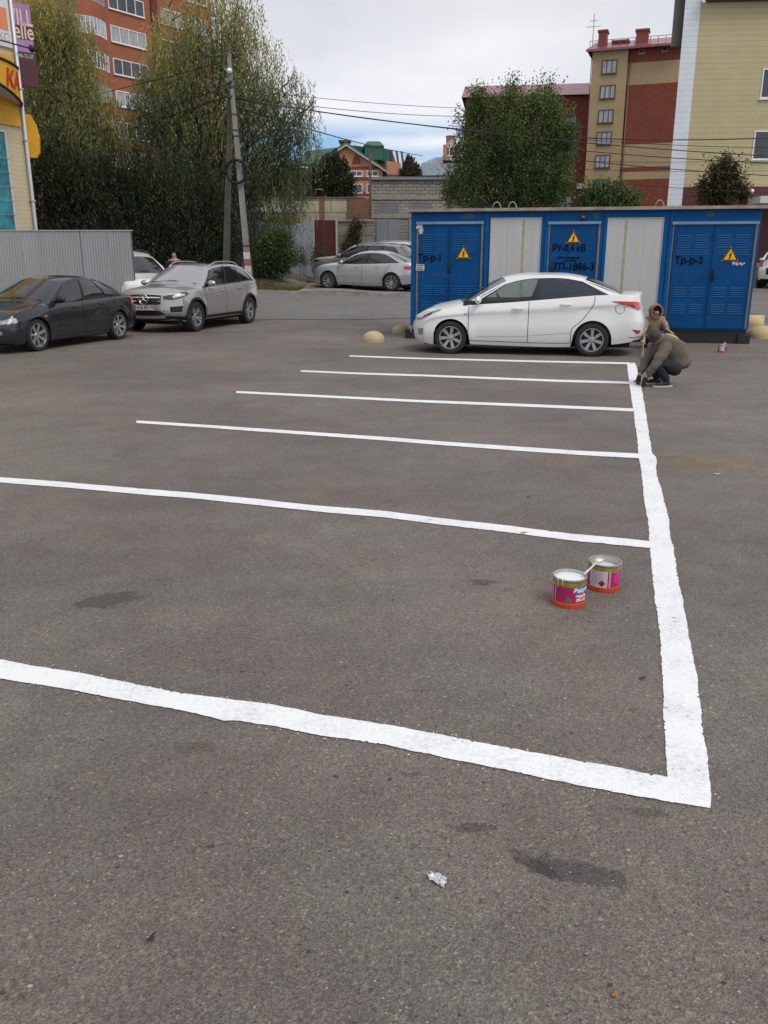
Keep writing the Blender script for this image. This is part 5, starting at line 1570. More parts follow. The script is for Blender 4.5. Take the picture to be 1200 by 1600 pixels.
def place_car(S, name, label, M, nearF, nearR, group='cars parked around the lot'):
    """nearF/nearR: ground points under the near-side front and rear wheels (left side of the car)"""
    c = Car(S)
    h = Vector((nearF.x - nearR.x, nearF.y - nearR.y, 0)); h.normalize()
    rz = math.atan2(-h.y, -h.x)
    left = Vector((-h.y, h.x, 0))
    mid = (nearF + nearR) / 2 - left * (c.W - .08)
    # local x of the mid wheelbase
    mx = (c.fx + c.rx) / 2
    loc = Vector((mid.x, mid.y, mid.z)) + h * mx
    root = c.build(name, label, group, M, None, None, rz=rz, loc=loc)
    dzz = nearF.z - nearR.z
    if abs(dzz) > .005:
        root.rotation_euler = (0, math.atan2(dzz, S['wb']) , rz)   # nose up or down with the ground
        root.location.z = nearF.z + (S['fo']) * dzz / S['wb']
    return c, root

SECT = [(0, .925), (.10, .955), (.28, .985), (.48, 1.0), (.64, .992), (.72, .988), (.86, .965), (.95, .94), (1.0, .915)]
def fit_sedan_lights(): pass
# ---- white sedan
S = dict(L=4.37, W=1.70, wb=2.57, fo=.82, R=.30, rr=.205, arch=.345, gc=.16, H=1.47,
    sill=[(0, .20), (.35, .17), (.9, .18), (3.4, .19), (4.0, .25), (4.37, .30)],
    front=[(.15, .10), (.25, .035), (.42, .0), (.55, .02), (.66, .06), (.76, .13), (.84, .22)],
    rear=[(.25, 4.28), (.42, 4.36), (.60, 4.37), (.75, 4.33), (.95, 4.29), (1.1, 4.27)],
    fbow=.42, rbow=.30,
    sh=[(0, .63), (.25, .725), (.55, .80), (.85, .85), (1.1, .882), (2.0, .955), (3.0, 1.045), (3.5, 1.085), (3.9, 1.095), (4.2, 1.085), (4.37, 1.06)],
    cl=[(0, .66), (.12, .74), (.35, .84), (.7, .925), (1.0, .975), (1.2, .99), (2.0, .97), (3.4, 1.09), (3.75, 1.12), (4.1, 1.135), (4.3, 1.14), (4.37, 1.12)],
    plan=[(0, .88), (.3, .93), (.7, .975), (1.2, .995), (2.2, 1.0), (3.2, .995), (3.8, .965), (4.2, .91), (4.37, .87)], sect=[(0, .925), (.10, .955), (.25, .982), (.40, .993), (.60, .985), (.74, .982), (.80, .998), (.90, .97), (1.0, .925)],
    cab=(1.04, 3.76), pill=(1.08, 1.82, 3.20, 3.84),
    rail=[(1.82, 1.295), (2.05, 1.375), (2.4, 1.425), (2.8, 1.415), (3.20, 1.325)],
    roof=[(1.65, 1.33), (1.9, 1.41), (2.3, 1.466), (2.7, 1.466), (3.1, 1.415), (3.36, 1.345)],
    wr=[(1.82, .55), (2.4, .575), (3.20, .535)], doors=[1.15, 2.24, 3.20], wins=[(.055, .425, M_glass), (.465, .90, M_glass_blue)], wt=(.06, .88),
    rim='cover', rim_m=mat('dull_wheel_cover', (.36, .37, .38), .35, .5), rimd=M_trim, rails=None, wsm=M_glass, rsm=M_glass_blue, plates=[(0, .40, "О 274 КР 73", -1), (0, .80, "О 274 КР 73", 1)], fit=[])
W_ = .85
S['fit'] = [
    ('headlight', [(.62, .84, .86), (.35, .80, .835), (.12, .62, .76), (.08, .52, .70)], [(.60, .86, .835), (.38, .82, .72), (.16, .70, .645), (.07, .55, .62)], M_lens),
    ('headlight_inner', [(.44, .83, .80), (.22, .70, .76)], [(.42, .84, .755), (.22, .72, .68)], M_lensd, {'off': .0075, 'nx': 8, 'nz': 4}),
    ('grille', [(.07, .42, .64), (.06, 0, .66)], [(.05, .30, .56), (.04, 0, .56)], M_trim, {'nz': 3}),
    ('lower_grille', [(.02, .45, .40), (.0, 0, .42)], [(.06, .40, .24), (.05, 0, .24)], M_trim, {'nz': 4}),
    ('fog_lamp', [(.26, .80, .47), (.10, .66, .45)], [(.22, .79, .32), (.12, .68, .33)], M_lens, {'nx': 6, 'nz': 4}),
    ('tail_light', [(3.70, .84, .995), (4.05, .82, .99), (4.25, .68, .975), (4.28, .60, .97)], [(3.72, .84, .982), (4.02, .84, .89), (4.22, .72, .84), (4.29, .60, .85)], M_red, {'off': .010}),
    ('rear_reflector', [(4.10, .82, .49), (4.30, .66, .47)], [(4.20, .80, .40), (4.30, .70, .39)], M_red, {'nx': 6, 'nz': 3}),
    ('bumper_line', [(4.05, .85, .335), (4.25, .7, .335), (4.34, .4, .335), (4.36, 0, .335)], [(4.05, .85, .325), (4.25, .7, .325), (4.34, .4, .325), (4.36, 0, .325)], M_seam, {'nz': 1}),
    ('side_repeater', [(1.12, .86, .74), (1.06, .86, .735)], [(1.12, .86, .72), (1.07, .86, .717)], M_lensd, {'nx': 3, 'nz': 2}),
    ('sill_crease', [(1.30, .86, .335), (2.2, .86, .35), (3.0, .86, .43)], [(1.30, .86, .327), (2.2, .86, .342), (3.0, .86, .422)], mat('crease_shadow', (.36, .38, .39), .5), {'nz': 1, 'nx': 30, 'thick': False}),  # thin grey strip painting the shadow of the sill crease
]
M_white_car = paintmat('white_car_paint', (.74, .75, .76), 0, .25, .02)
pF, pR = GT(703, 552.5), GT(923, 557)
carW, rootW = place_car(S, 'parked_car', 'white four-door sedan parked in front of the blue cabin', M_white_car, pF, pR)
# fuel flap circle
b = MB(); pts = []
for k in range(25):
    t = 2 * PI * k / 24; pts.append(carW.snap((3.86 + .085 * math.cos(t), -.9, .86 + .085 * math.sin(t)), .003))
b.tube(pts, .003, 4); b.build('fuel_flap', M_seam, rootW)
b = MB(); b.tube([(3.45, 0, 1.385), (3.50, .0, 1.35)], .01, 4)
# rear spoiler lip of the roof seen over the rear screen
# ---- black sedan
S2 = dict(S); S2.update(sect=SECT, L=4.48, W=1.71, wb=2.63, fo=.92, R=.305, rr=.222, arch=.345, gc=.15, H=1.39,
    sill=[(0, .20), (.35, .17), (.9, .18), (3.5, .18), (4.1, .22), (4.48, .26)],
    front=[(.15, .08), (.28, .02), (.45, .0), (.56, .02), (.62, .07), (.72, .10), (.80, .16)],
    rear=[(.22, 4.40), (.40, 4.47), (.56, 4.48), (.66, 4.43), (.85, 4.40), (1.0, 4.37)],
    fbow=.36, rbow=.22,
    sh=[(0, .60), (.2, .68), (.5, .75), (.9, .81), (1.3, .845), (2.2, .875), (3.2, .91), (3.8, .925), (4.48, .90)],
    cl=[(0, .64), (.1, .68), (.3, .77), (.7, .845), (1.1, .905), (1.35, .93), (2.2, .90), (3.5, .95), (3.9, .985), (4.2, .99), (4.48, .965)],
    cab=(1.32, 3.86), pill=(1.36, 2.12, 3.25, 3.96), crownp=2.6,
    plan=[(0, .90), (.3, .95), (.7, .985), (1.2, 1.0), (2.2, 1.0), (3.2, 1.0), (3.9, .98), (4.3, .94), (4.48, .90)],
    rail=[(2.12, 1.245), (2.35, 1.305), (2.7, 1.34), (3.0, 1.325), (3.25, 1.27)],
    roof=[(1.95, 1.285), (2.25, 1.345), (2.6, 1.385), (2.9, 1.375), (3.2, 1.32), (3.4, 1.27)],
    wr=[(2.1, .55), (2.7, .57), (3.25, .54)], doors=[1.34, 2.36, 3.30], wins=[(.05, .41, M_glass_dark), (.445, .74, M_glass_vdark), (.765, .93, M_glass_vdark)], wt=(.05, .90),
    rim='star7', rimd=M_trim, rim_m=mat('bright_alloy', (.62, .62, .60), .22, .8), wsm=M_glass_dark, rsm=M_glass_vdark, mirror_m=M_trim, hdrop=.10,
    plates=[(0, .40, "К 518 ТВ 73", -1)],
    fit=[
    ('headlight', [(.34, .80, .67), (.14, .66, .685), (.07, .34, .685)], [(.36, .80, .57), (.12, .66, .555), (.05, .34, .565)], M_lens),
    ('corner_lamp', [(.40, .83, .66), (.33, .80, .675)], [(.42, .83, .58), (.33, .80, .56)], mat('corner_clear', (.45, .45, .43), .35, coat=.3), {'nx': 4, 'nz': 3, 'off': .008}),
    ('grille', [(.07, .30, .66), (.05, 0, .66)], [(.05, .30, .57), (.04, 0, .57)], M_trim),
    ('bumper_slot', [(.03, .50, .42), (.0, 0, .42)], [(.06, .50, .28), (.03, 0, .28)], M_trim),
    ('fog_lamp', [(.12, .68, .42), (.05, .56, .42)], [(.12, .68, .35), (.05, .56, .35)], M_lens, {'nx': 4, 'nz': 3}),
    ('side_strip', [(1.30, .88, .50), (2.3, .88, .505), (3.22, .88, .51)], [(1.30, .88, .465), (2.3, .88, .47), (3.22, .88, .475)], mat('dull_strip', (.03, .03, .034), .5), {'nx': 30, 'nz': 1, 'off': .012}),
    ('side_repeater', [(1.20, .88, .67), (1.12, .88, .67)], [(1.20, .88, .64), (1.12, .88, .64)], M_amber, {'nx': 3, 'nz': 1}),
    ('bumper_line', [(3.98, .86, .60), (4.3, .75, .60), (4.44, .4, .60), (4.48, 0, .60)], [(3.98, .86, .59), (4.3, .75, .59), (4.44, .4, .59), (4.48, 0, .59)], M_seam, {'nz': 1}),
    ('tail_light', [(4.10, .82, .86), (4.36, .68, .85), (4.40, .40, .85)], [(4.12, .84, .72), (4.38, .70, .70), (4.44, .40, .70)], M_red),
    ])
M_black_car = paintmat('black_blue_paint', (.014, .015, .022), .0, .22, .3)
carB, rootB = place_car(S2, 'parked_car', 'dark blue-black sedan with silver star wheels by the corrugated fence', M_black_car, GT(57, 549), GT(187, 530))
# red sticker on the rear quarter glass
b = MB(); b.box(0, 0.001, 0, 0.001, 0, 0.001)
# ---- silver grey SUV
S3 = dict(S); S3.update(sect=SECT, L=4.66, W=1.89, wb=2.87, fo=.84, R=.365, rr=.25, arch=.405, gc=.20, H=1.64, tw=.115,
    sill=[(0, .30), (.35, .26), (.9, .27), (3.6, .27), (4.2, .32), (4.66, .38)],
    front=[(.25, .14), (.38, .05), (.52, .0), (.70, .01), (.85, .03), (.95, .08), (1.02, .15)],
    rear=[(.3, 4.58), (.5, 4.65), (.7, 4.66), (.9, 4.60), (1.1, 4.56), (1.3, 4.5)],
    fbow=.40, rbow=.34,
    sh=[(0, .89), (.3, .95), (.7, .99), (1.2, 1.02), (2.2, 1.05), (3.2, 1.09), (4.0, 1.12), (4.66, 1.12)],
    cl=[(0, .96), (.1, 1.01), (.3, 1.05), (.7, 1.085), (1.1, 1.125), (1.35, 1.14), (2.2, 1.08), (3.8, 1.13), (4.3, 1.15), (4.66, 1.13)],
    cab=(1.28, 4.34), pill=(1.32, 2.04, 4.00, 4.44), crownp=3.0, flare=.03,
    plan=[(0, .90), (.3, .94), (.7, .97), (1.2, .985), (2.2, .985), (3.2, .985), (3.9, .975), (4.4, .93), (4.66, .88)],
    rail=[(2.04, 1.47), (2.35, 1.54), (2.8, 1.57), (3.4, 1.56), (4.00, 1.475)],
    roof=[(1.85, 1.52), (2.2, 1.575), (2.7, 1.615), (3.3, 1.61), (3.9, 1.565), (4.2, 1.515)],
    wr=[(2.0, .61), (2.8, .635), (4.0, .585)], doors=[1.36, 2.42, 3.46], wins=[(.05, .37, M_glass_dark), (.40, .67, M_glass_vdark), (.69, .90, M_glass_vdark)], wt=(.07, .90),
    rim='double5', rimd=M_trim, rim_m=M_alloy, wsm=glassmat('sky_glare_windscreen', (.45, .42, .52), .15, rough=.08, gcol=(.34, .32, .36)), rsm=M_glass_vdark, mirror_m=None, hdrop=.115, chrome_belt=1,  # windscreen: reflected sky put into the pale pinkish glass colour
    rails=M_alloy, plates=[(0, .60, "В 016 КК 73", -1)], handle_m=None,
    fit=[
    ('headlight', [(.56, .86, .955), (.30, .76, .925), (.12, .58, .895), (.06, .48, .885)], [(.60, .88, .90), (.34, .80, .81), (.14, .66, .775), (.05, .50, .80)], M_lensd),
    ('headlight_lens', [(.44, .83, .905), (.20, .66, .875)], [(.44, .84, .86), (.20, .68, .81)], mat('lens_bright', (.50, .52, .55), .35, .1, coat=.4), {'off': .009, 'nx': 8, 'nz': 3}),
    ('grille', [(.05, .44, .90), (.02, 0, .915)], [(.03, .42, .68), (.01, 0, .67)], M_trim, {'off': .006}),
    ('grille_frame', [(.05, .47, .915), (.02, 0, .93)], [(.05, .465, .90), (.02, 0, .915)], M_chrome, {'nz': 1, 'off': .012}),
    ('grille_bar', [(.03, .42, .85), (.01, 0, .85)], [(.03, .42, .825), (.01, 0, .825)], M_chrome, {'nz': 1, 'off': .020}),
    ('grille_bar', [(.03, .42, .765), (.01, 0, .765)], [(.03, .42, .74), (.01, 0, .74)], M_chrome, {'nz': 1, 'off': .020}),
    ('lower_grille', [(.03, .52, .53), (.02, 0, .53)], [(.06, .50, .42), (.04, 0, .42)], M_trim, {'nz': 3}),
    ('air_intake', [(.34, .84, .64), (.12, .62, .62)], [(.30, .84, .50), (.14, .62, .50)], M_trim, {'nx': 8, 'nz': 4}),
    ('skid_strip', [(.38, .88, .475), (.14, .66, .475), (.06, .50, .50), (.02, .42, .56)], [(.38, .88, .455), (.14, .66, .45), (.06, .50, .455), (.02, .40, .53)], M_chrome, {'nx': 20, 'nz': 2, 'off': .012}),
    ('skid_plate', [(.06, .50, .40), (.04, 0, .40)], [(.10, .50, .345), (.06, 0, .345)], M_alloy, {'nz': 2, 'off': .012}),
    ('bumper_cladding', [(.40, .88, .40), (.14, .66, .39), (.07, .50, .39), (.04, 0, .39)], [(.42, .86, .30), (.16, .66, .29), (.12, .50, .29), (.08, 0, .29)], M_trim, {'nz': 3, 'off': .006}),
    ('tail_light', [(4.22, .88, 1.03), (4.44, .76, 1.03), (4.52, .5, 1.02)], [(4.24, .90, .86), (4.50, .78, .84), (4.58, .5, .86)], M_red),
    ('sill_cladding', [(1.30, .94, .36), (2.3, .94, .36), (3.26, .94, .36)], [(1.30, .90, .285), (2.3, .90, .285), (3.26, .90, .285)], M_trim, {'nx': 30, 'nz': 3, 'off': .010}),
    ('side_crease', [(1.35, .94, .88), (2.3, .94, .90), (4.1, .94, .96)], [(1.35, .94, .872), (2.3, .94, .892), (4.1, .94, .952)], mat('crease_shade_grey', (.22, .215, .20), .4, .5), {'nx': 30, 'nz': 1, 'thick': False}),  # thin darker strip, the shade of the body crease put in as colour
    ])
M_suv = paintmat('silver_grey_paint', (.43, .43, .425), .6, .28, .04)
carM, rootM = place_car(S3, 'parked_car', 'silver-grey SUV with round badge grille between the black sedan and the street', M_suv, GT(306, 518), GT(389, 505))
# black arch cladding of the SUV
for sgn in (-1, 1):
    for cx in (carM.fx, carM.rx):
        b = MB(); o_, i_ = [], []
        for k in range(29):
            t = lerp(R(-12), R(192), k / 28)
            for Lx, rr_ in ((o_, carM.ar + .055), (i_, carM.ar - .004)):
                x_ = cx + rr_ * math.cos(t); z_ = carM.R + rr_ * math.sin(t); y_ = carM.half(x_, max(z_, .28)) + .010
                Lx.append((x_, sgn * y_, z_))
        b.grid([o_, i_]); b.grid([i_, [(p[0], p[1] - sgn * .06, p[2]) for p in i_]]); b.build('arch_cladding', M_trim, rootM)
# badge: ring with three-pointed star on the grille
xb = carM.xf(0, .795) - .035; b = MB()
b.lathe([(.105, 0), (.118, -.010), (.131, 0), (.118, .010)], 28, axis='y', M=Matrix.Translation((xb, 0, .795)) @ Matrix.Rotation(-PI / 2, 4, 'Z'), closed=True)
for k in range(3):
    t = PI / 2 + 2 * PI * k / 3; d = Vector((0, math.cos(t), math.sin(t))); n_ = Vector((0, -d.z, d.y)); cc = Vector((xb, 0, .795))
    b.add([cc + n_ * .022, cc - n_ * .022, cc + d * .112, cc + Vector((-.014, 0, 0)) + d * .0], [(0, 1, 2), (0, 3, 1), (1, 3, 2), (2, 3, 0)])
b.build('badge', M_chrome, rootM)
# panoramic roof glass
b = MB(); rows = []
for k in range(13):
    x_ = lerp(2.12, 3.5, k / 12); zc_ = interp(S3['roof'], x_); ze = interp(S3['rail'], x_); w_ = interp(S3['wr'], x_)
    rows.append([(x_, u * w_, ze + (zc_ - ze) * (1 - abs(u) ** 2.6) + .006) for u in [j / 10 * .74 for j in range(-10, 11)]])
b.grid(rows); b.build('sunroof', mat('roof_glass', (.03, .03, .035), .08, coat=1.0), rootM)

# ---- silver sedan on the verge
S4 = dict(S); S4.update(sect=SECT, L=4.60, W=1.79, wb=2.685, fo=.93, R=.33, rr=.225, arch=.375, H=1.48,
    pill=(1.30, 2.08, 3.30, 4.12), cab=(1.26, 4.02),
    rail=[(2.08, 1.33), (2.35, 1.39), (2.7, 1.42), (3.0, 1.405), (3.30, 1.34)],
    roof=[(1.9, 1.36), (2.2, 1.43), (2.6, 1.475), (3.0, 1.465), (3.3, 1.40), (3.6, 1.33)],
    rear=[(.25, 4.50), (.42, 4.58), (.60, 4.60), (.75, 4.56), (.95, 4.52), (1.1, 4.49)],
    front=[(.15, .10), (.25, .035), (.42, .0), (.60, .01), (.72, .04), (.80, .10), (.88, .2)],
    sill=[(0, .20), (.35, .17), (.9, .19), (3.6, .20), (4.2, .26), (4.6, .30)],
    sh=[(0, .74), (.25, .82), (.55, .87), (.9, .91), (1.3, .94), (2.2, .965), (3.2, 1.0), (3.9, 1.03), (4.3, 1.03), (4.6, 1.0)],
    cl=[(0, .78), (.12, .84), (.35, .92), (.7, .98), (1.1, 1.03), (1.35, 1.04), (2.2, .98), (3.6, 1.06), (4.0, 1.10), (4.3, 1.11), (4.6, 1.08)],
    plan=[(0, .88), (.3, .93), (.7, .975), (1.2, .995), (2.2, 1.0), (3.2, .995), (3.9, .965), (4.4, .91), (4.6, .87)],
    wr=[(2.0, .58), (2.7, .595), (3.30, .56)], doors=[1.36, 2.38, 3.34], wins=[(.05, .42, M_glass_dark), (.45, .90, M_glass_vdark)], wt=(.06, .90), chrome_belt=2, rim='ten',
    wsm=M_glass_dark, rsm=M_glass_vdark, rim_m=M_alloy, rimd=M_trim, plates=[],
    fit=[('headlight', [(.60, .88, .84), (.30, .80, .84), (.10, .60, .80)], [(.60, .88, .78), (.34, .84, .72), (.10, .64, .70)], M_lens),
         ('grille', [(.04, .45, .74), (.02, 0, .74)], [(.02, .40, .50), (.01, 0, .50)], M_trim),
         ('fog_lamp', [(.26, .84, .47), (.12, .70, .45)], [(.22, .84, .34), (.12, .70, .34)], M_trim, {'nx': 5, 'nz': 3}),
         ('tail_light', [(4.10, .88, .93), (4.44, .74, .93)], [(4.12, .88, .80), (4.48, .74, .80)], M_red)])
M_silver = paintmat('silver_paint', (.50, .52, .56), .55, .30, .04)
G4 = 'cars parked on the verge across the street'
carS, rootS = place_car(S4, 'parked_car', 'silver sedan nearest the kerb across the street', M_silver, Vector((-2.18, 34.3, .585)), Vector((.30, 33.2, .54)), G4)
# ---- beige grey SUV behind it
S5 = dict(S3); S5.update(rim_m=M_alloy, rails=M_alloy, chrome_belt=2, rim='ten', wsm=M_glass_dark, plates=[],
    fit=[('headlight', [(.56, .86, .955), (.30, .76, .925), (.12, .58, .895)], [(.60, .88, .90), (.34, .80, .81), (.14, .66, .775)], M_lensd),
         ('grille', [(.05, .44, .90), (.02, 0, .915)], [(.03, .42, .60), (.01, 0, .60)], M_trim),
         ('tail_light', [(4.10, .88, 1.13), (4.44, .76, 1.13)], [(4.14, .90, .90), (4.50, .78, .90)], M_red)])
M_beige = paintmat('beige_grey_paint', (.25, .235, .21), .55, .30, .05)
S5['handle_m'] = None
carE, rootE = place_car(S5, 'parked_car', 'beige-grey SUV with dark bonnet between the silver sedan and the gate', M_beige, Vector((-2.50, 36.5, .74)), Vector((.17, 35.4, .70)), G4)
# ---- white wagon farthest
S6 = dict(S3); S6.update(rim_m=M_alloy, rails=M_alloy, chrome_belt=2, rim='ten', wsm=M_glass_dark, plates=[], fit=[('tail_light', [(4.10, .88, 1.16), (4.44, .76, 1.16)], [(4.14, .90, .95), (4.50, .78, .95)], M_red), ('headlight', [(.56, .86, .955), (.30, .76, .925), (.12, .58, .895)], [(.60, .88, .90), (.34, .80, .81), (.14, .66, .775)], M_lensd)])
carK, rootK = place_car(S6, 'parked_car', 'white estate car with red tail lamp, farthest of the three across the street', M_white_car, Vector((-1.75, 39.1, .86)), Vector((.95, 38.0, .83)), G4)
# ---- white car half hidden behind the fence
S7 = dict(S3); S7.update(rim_m=M_alloy, rails=M_trim, chrome_belt=2, rim='ten', wsm=M_glass_dark, plates=[], fit=[])
carF, rootF = place_car(S7, 'parked_car', 'white crossover half hidden behind the end of the corrugated fence', M_white_car, Vector((-6.3, 26.5, .15)), Vector((-7.9, 28.9, .40)))
# ---- dark car glimpsed behind it
S8 = dict(S2); S8.update(rim='ten', plates=[], fit=[])
# ---- white car at the right edge, seen from behind
S9 = dict(S6); S9.update(rails=None, fit=[('tail_light', [(4.10, .88, 1.10), (4.44, .76, 1.10)], [(4.14, .90, .85), (4.50, .78, .85)], M_red), ('rear_panel', [(4.55, .60, .80), (4.6, 0, .80)], [(4.60, .60, .55), (4.66, 0, .55)], M_trim, {'nz': 3})], plates=[(0, .66, "Т 305 МА 73", 1)], rear=S3['rear'])
q9 = Vector((15.45, 36.1, .565))
carY, rootY = place_car(S9, 'parked_car', 'white car at the right edge in front of the stone steps', M_white_car, q9 + Vector((1.28, 2.57, .0)), q9)
# ------------------------------------------------------------------ vegetation
def leafmat(name, stops):
    m = bpy.data.materials.new(name); m.use_nodes = True
    nt = m.node_tree; N = nt.nodes; Lk = nt.links; N.remove(N['Principled BSDF'])
    a = N.new('ShaderNodeAttribute'); a.attribute_name = 'tint'
    r = N.new('ShaderNodeValToRGB'); e = r.color_ramp.elements
    e[0].position = stops[0][0]; e[0].color = (*stops[0][1], 1); e[1].position = stops[-1][0]; e[1].color = (*stops[-1][1], 1)
    for p, c in stops[1:-1]: x = e.new(p); x.color = (*c, 1)
    Lk.new(a.outputs['Fac'], r.inputs[0])
    d = N.new('ShaderNodeBsdfDiffuse'); t = N.new('ShaderNodeBsdfTranslucent'); g = N.new('ShaderNodeBsdfGlossy'); g.inputs['Roughness'].default_value = .45
    Lk.new(r.outputs[0], d.inputs[0]); Lk.new(r.outputs[0], t.inputs[0]); g.inputs['Color'].default_value = (.6, .65, .6, 1)
    m1_ = N.new('ShaderNodeMixShader'); m1_.inputs[0].default_value = .38; Lk.new(d.outputs[0], m1_.inputs[1]); Lk.new(t.outputs[0], m1_.inputs[2])
    m2_ = N.new('ShaderNodeMixShader'); m2_.inputs[0].default_value = .02; Lk.new(m1_.outputs[0], m2_.inputs[1]); Lk.new(g.outputs[0], m2_.inputs[2])
    Lk.new(m2_.outputs[0], N['Material Output'].inputs[0])
    return m
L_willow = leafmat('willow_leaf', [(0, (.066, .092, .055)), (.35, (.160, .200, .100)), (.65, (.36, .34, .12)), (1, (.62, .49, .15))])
L_shaded = leafmat('shaded_leaf', [(0, (.024, .034, .022)), (.6, (.055, .074, .038)), (1, (.15, .17, .06))])  # thicket leaves: shade under the trees put into the dark colour
L_fresh = leafmat('fresh_leaf', [(0, (.050, .088, .030)), (.5, (.095, .140, .050)), (1, (.21, .26, .09))])
L_rust = leafmat('russet_leaf', [(0, (.028, .036, .020)), (.5, (.065, .070, .034)), (1, (.20, .11, .05))])
M_bark = mat('grey_bark', (.075, .065, .052), .95, var=.4, vscale=4, bump=.8, bscale=18)
def leaf_mesh(name, C, D, Ln, Wd, tint, m, parent):
    """C centres, D leaf directions (n,3), Ln, Wd sizes, tint per leaf"""
    n = len(C)
    rs = np.random.RandomState(n % 9973)
    U = rs.normal(size=(n, 3)); U -= (U * D).sum(1)[:, None] * D; U /= np.linalg.norm(U, axis=1)[:, None] + 1e-9
    a = C - D * Ln[:, None] * .5; c = C + D * Ln[:, None] * .5
    l = C + U * Wd[:, None] * .5; r = C - U * Wd[:, None] * .5
    V = np.stack([a, l, c, r], 1).reshape(-1, 3)
    me = bpy.data.meshes.new(name)
    me.vertices.add(4 * n); me.vertices.foreach_set('co', V.ravel().astype(np.float32))
    me.loops.add(4 * n); me.loops.foreach_set('vertex_index', np.arange(4 * n, dtype=np.int32))
    me.polygons.add(n); me.polygons.foreach_set('loop_start', np.arange(0, 4 * n, 4, dtype=np.int32)); me.polygons.foreach_set('loop_total', np.full(n, 4, dtype=np.int32))
    me.update(calc_edges=True)
    at_ = me.attributes.new('tint', 'FLOAT', 'FACE'); at_.data.foreach_set('value', tint.astype(np.float32))
    me.materials.append(m)
    o = bpy.data.objects.new(name, me); COL.objects.link(o); o.parent = parent
    return o
def tree(name, label, bpx, Y, blobs, leafm, n, ll, lw, mode='droop', tint=(.3, .2), ytint=0.0, seed=1, zb=None, trunk_r=.18, stems=1, group=None, cluster=.35, depth=.75, twigs=True, shell=.55, cat='tree', xb=None):
    """blobs: (px, py, r_px) seen at distance Y -> real crown lobes of real size"""
    rs = np.random.RandomState(seed)
    p0 = at(bpx, 405, Y); gz = zg(p0.x, Y) if zb is None else zb
    root = empty(name, (p0.x, Y, gz), 0, label, cat, group)
    sc_ = (Y * cP + 1.7 * sP * .5) / F
    B = []
    for k, (px, py, r) in enumerate(blobs):
        q = at(px, py, Y); rr = r * sc_
        B.append((q.x - p0.x, rs.uniform(-.35, .35) * rr * depth * 2, q.z - gz, rr))
    B = np.array(B)
    wts = B[:, 3] ** 2.3; wts /= wts.sum()
    ztop = (B[:, 2] + B[:, 3]).max(); zbot = (B[:, 2] - B[:, 3]).min()
    # limbs to every lobe
    tk = MB(); tips = []
    rnd = random.Random(seed)
    for s in range(stems):
        off = Vector(((s - (stems - 1) / 2) * trunk_r * 3.2, rnd.uniform(-.3, .3), 0))
        mine = [b for k, b in enumerate(B) if k % stems == s] or [B[0]]
        zc_ = max(.5, min(b[2] - b[3] * .5 for b in mine)); zc_ = max(zc_, ztop * .16)
        cx = np.mean([b[0] for b in mine]) * .25
        fork = Vector((off.x + cx, off.y, zc_))
        tk.tube([off + Vector((0, 0, -.3)), off.lerp(fork, .5) + Vector((rnd.uniform(-.1, .1), 0, 0)), fork], [trunk_r, trunk_r * .85, trunk_r * .7], 9)
        for b in mine:
            for j in range(3):
                tip = Vector((b[0] + rnd.uniform(-.6, .6) * b[3], b[1] + rnd.uniform(-.6, .6) * b[3], b[2] + rnd.uniform(-.1, .85) * b[3]))
                mid = fork.lerp(tip, .45) + Vector((rnd.uniform(-.3, .3), rnd.uniform(-.3, .3), .25 * (tip.z - fork.z) * .5))
                m2_ = fork.lerp(tip, .75) + Vector((rnd.uniform(-.25, .25), rnd.uniform(-.25, .25), .15))
                tk.tube([fork, mid, m2_, tip], [trunk_r * .42, trunk_r * .22, trunk_r * .10, trunk_r * .04], 6)
                if twigs:
                    for q in range(4):
                        o_ = mid.lerp(tip, rnd.uniform(.1, 1)); e_ = o_ + Vector((rnd.uniform(-1, 1), rnd.uniform(-1, 1), rnd.uniform(-.3, .9))) * b[3] * .5
                        tk.tube([o_, o_.lerp(e_, .5) + Vector((0, 0, .1)), e_], [trunk_r * .10, trunk_r * .06, trunk_r * .025], 4)
    tk.build('trunk', M_bark, root)
    # leaves in sprays
    per = 14 if mode == 'droop' else 10
    nc = n // per
    ki = rs.choice(len(B), nc, p=wts)
    d = rs.normal(size=(nc, 3)); d /= np.linalg.norm(d, axis=1)[:, None]
    rad = np.where(rs.rand(nc) < shell, rs.uniform(.72, 1.06, nc), rs.rand(nc) ** .5 * .85)
    cc = np.stack([B[ki, 0] + d[:, 0] * rad * B[ki, 3], B[ki, 1] + d[:, 1] * rad * B[ki, 3] * depth, B[ki, 2] + d[:, 2] * rad * B[ki, 3]], 1)
    cc[:, 2] = np.maximum(cc[:, 2], .15)
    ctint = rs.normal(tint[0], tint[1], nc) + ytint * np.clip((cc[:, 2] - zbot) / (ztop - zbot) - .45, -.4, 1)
    # patches of colour: whole limbs turn together
    ph = rs.uniform(0, 6.28, 3)
    ctint += .15 * np.sin(cc[:, 0] * 1.3 + ph[0]) * np.sin(cc[:, 2] * 1.1 + ph[1])
    idx = np.repeat(np.arange(nc), per); k = np.tile(np.arange(per), nc)
    if mode == 'droop':
        ln = rs.uniform(.5, 1.7, nc); lean = rs.normal(0, .22, (nc, 2))
        t = (k + rs.rand(len(k))) / per
        C = cc[idx].copy(); C[:, 0] += lean[idx, 0] * t * ln[idx] + rs.normal(0, .035, len(k)); C[:, 1] += lean[idx, 1] * t * ln[idx] + rs.normal(0, .05, len(k))
        C[:, 2] -= ln[idx] * t ** 1.1
        D = rs.normal(0, .42, (len(k), 3)); D[:, 2] -= 1.0
    elif mode == 'up':
        ln = rs.uniform(.3, .9, nc); lean = rs.normal(0, .22, (nc, 2)); t = (k + rs.rand(len(k))) / per
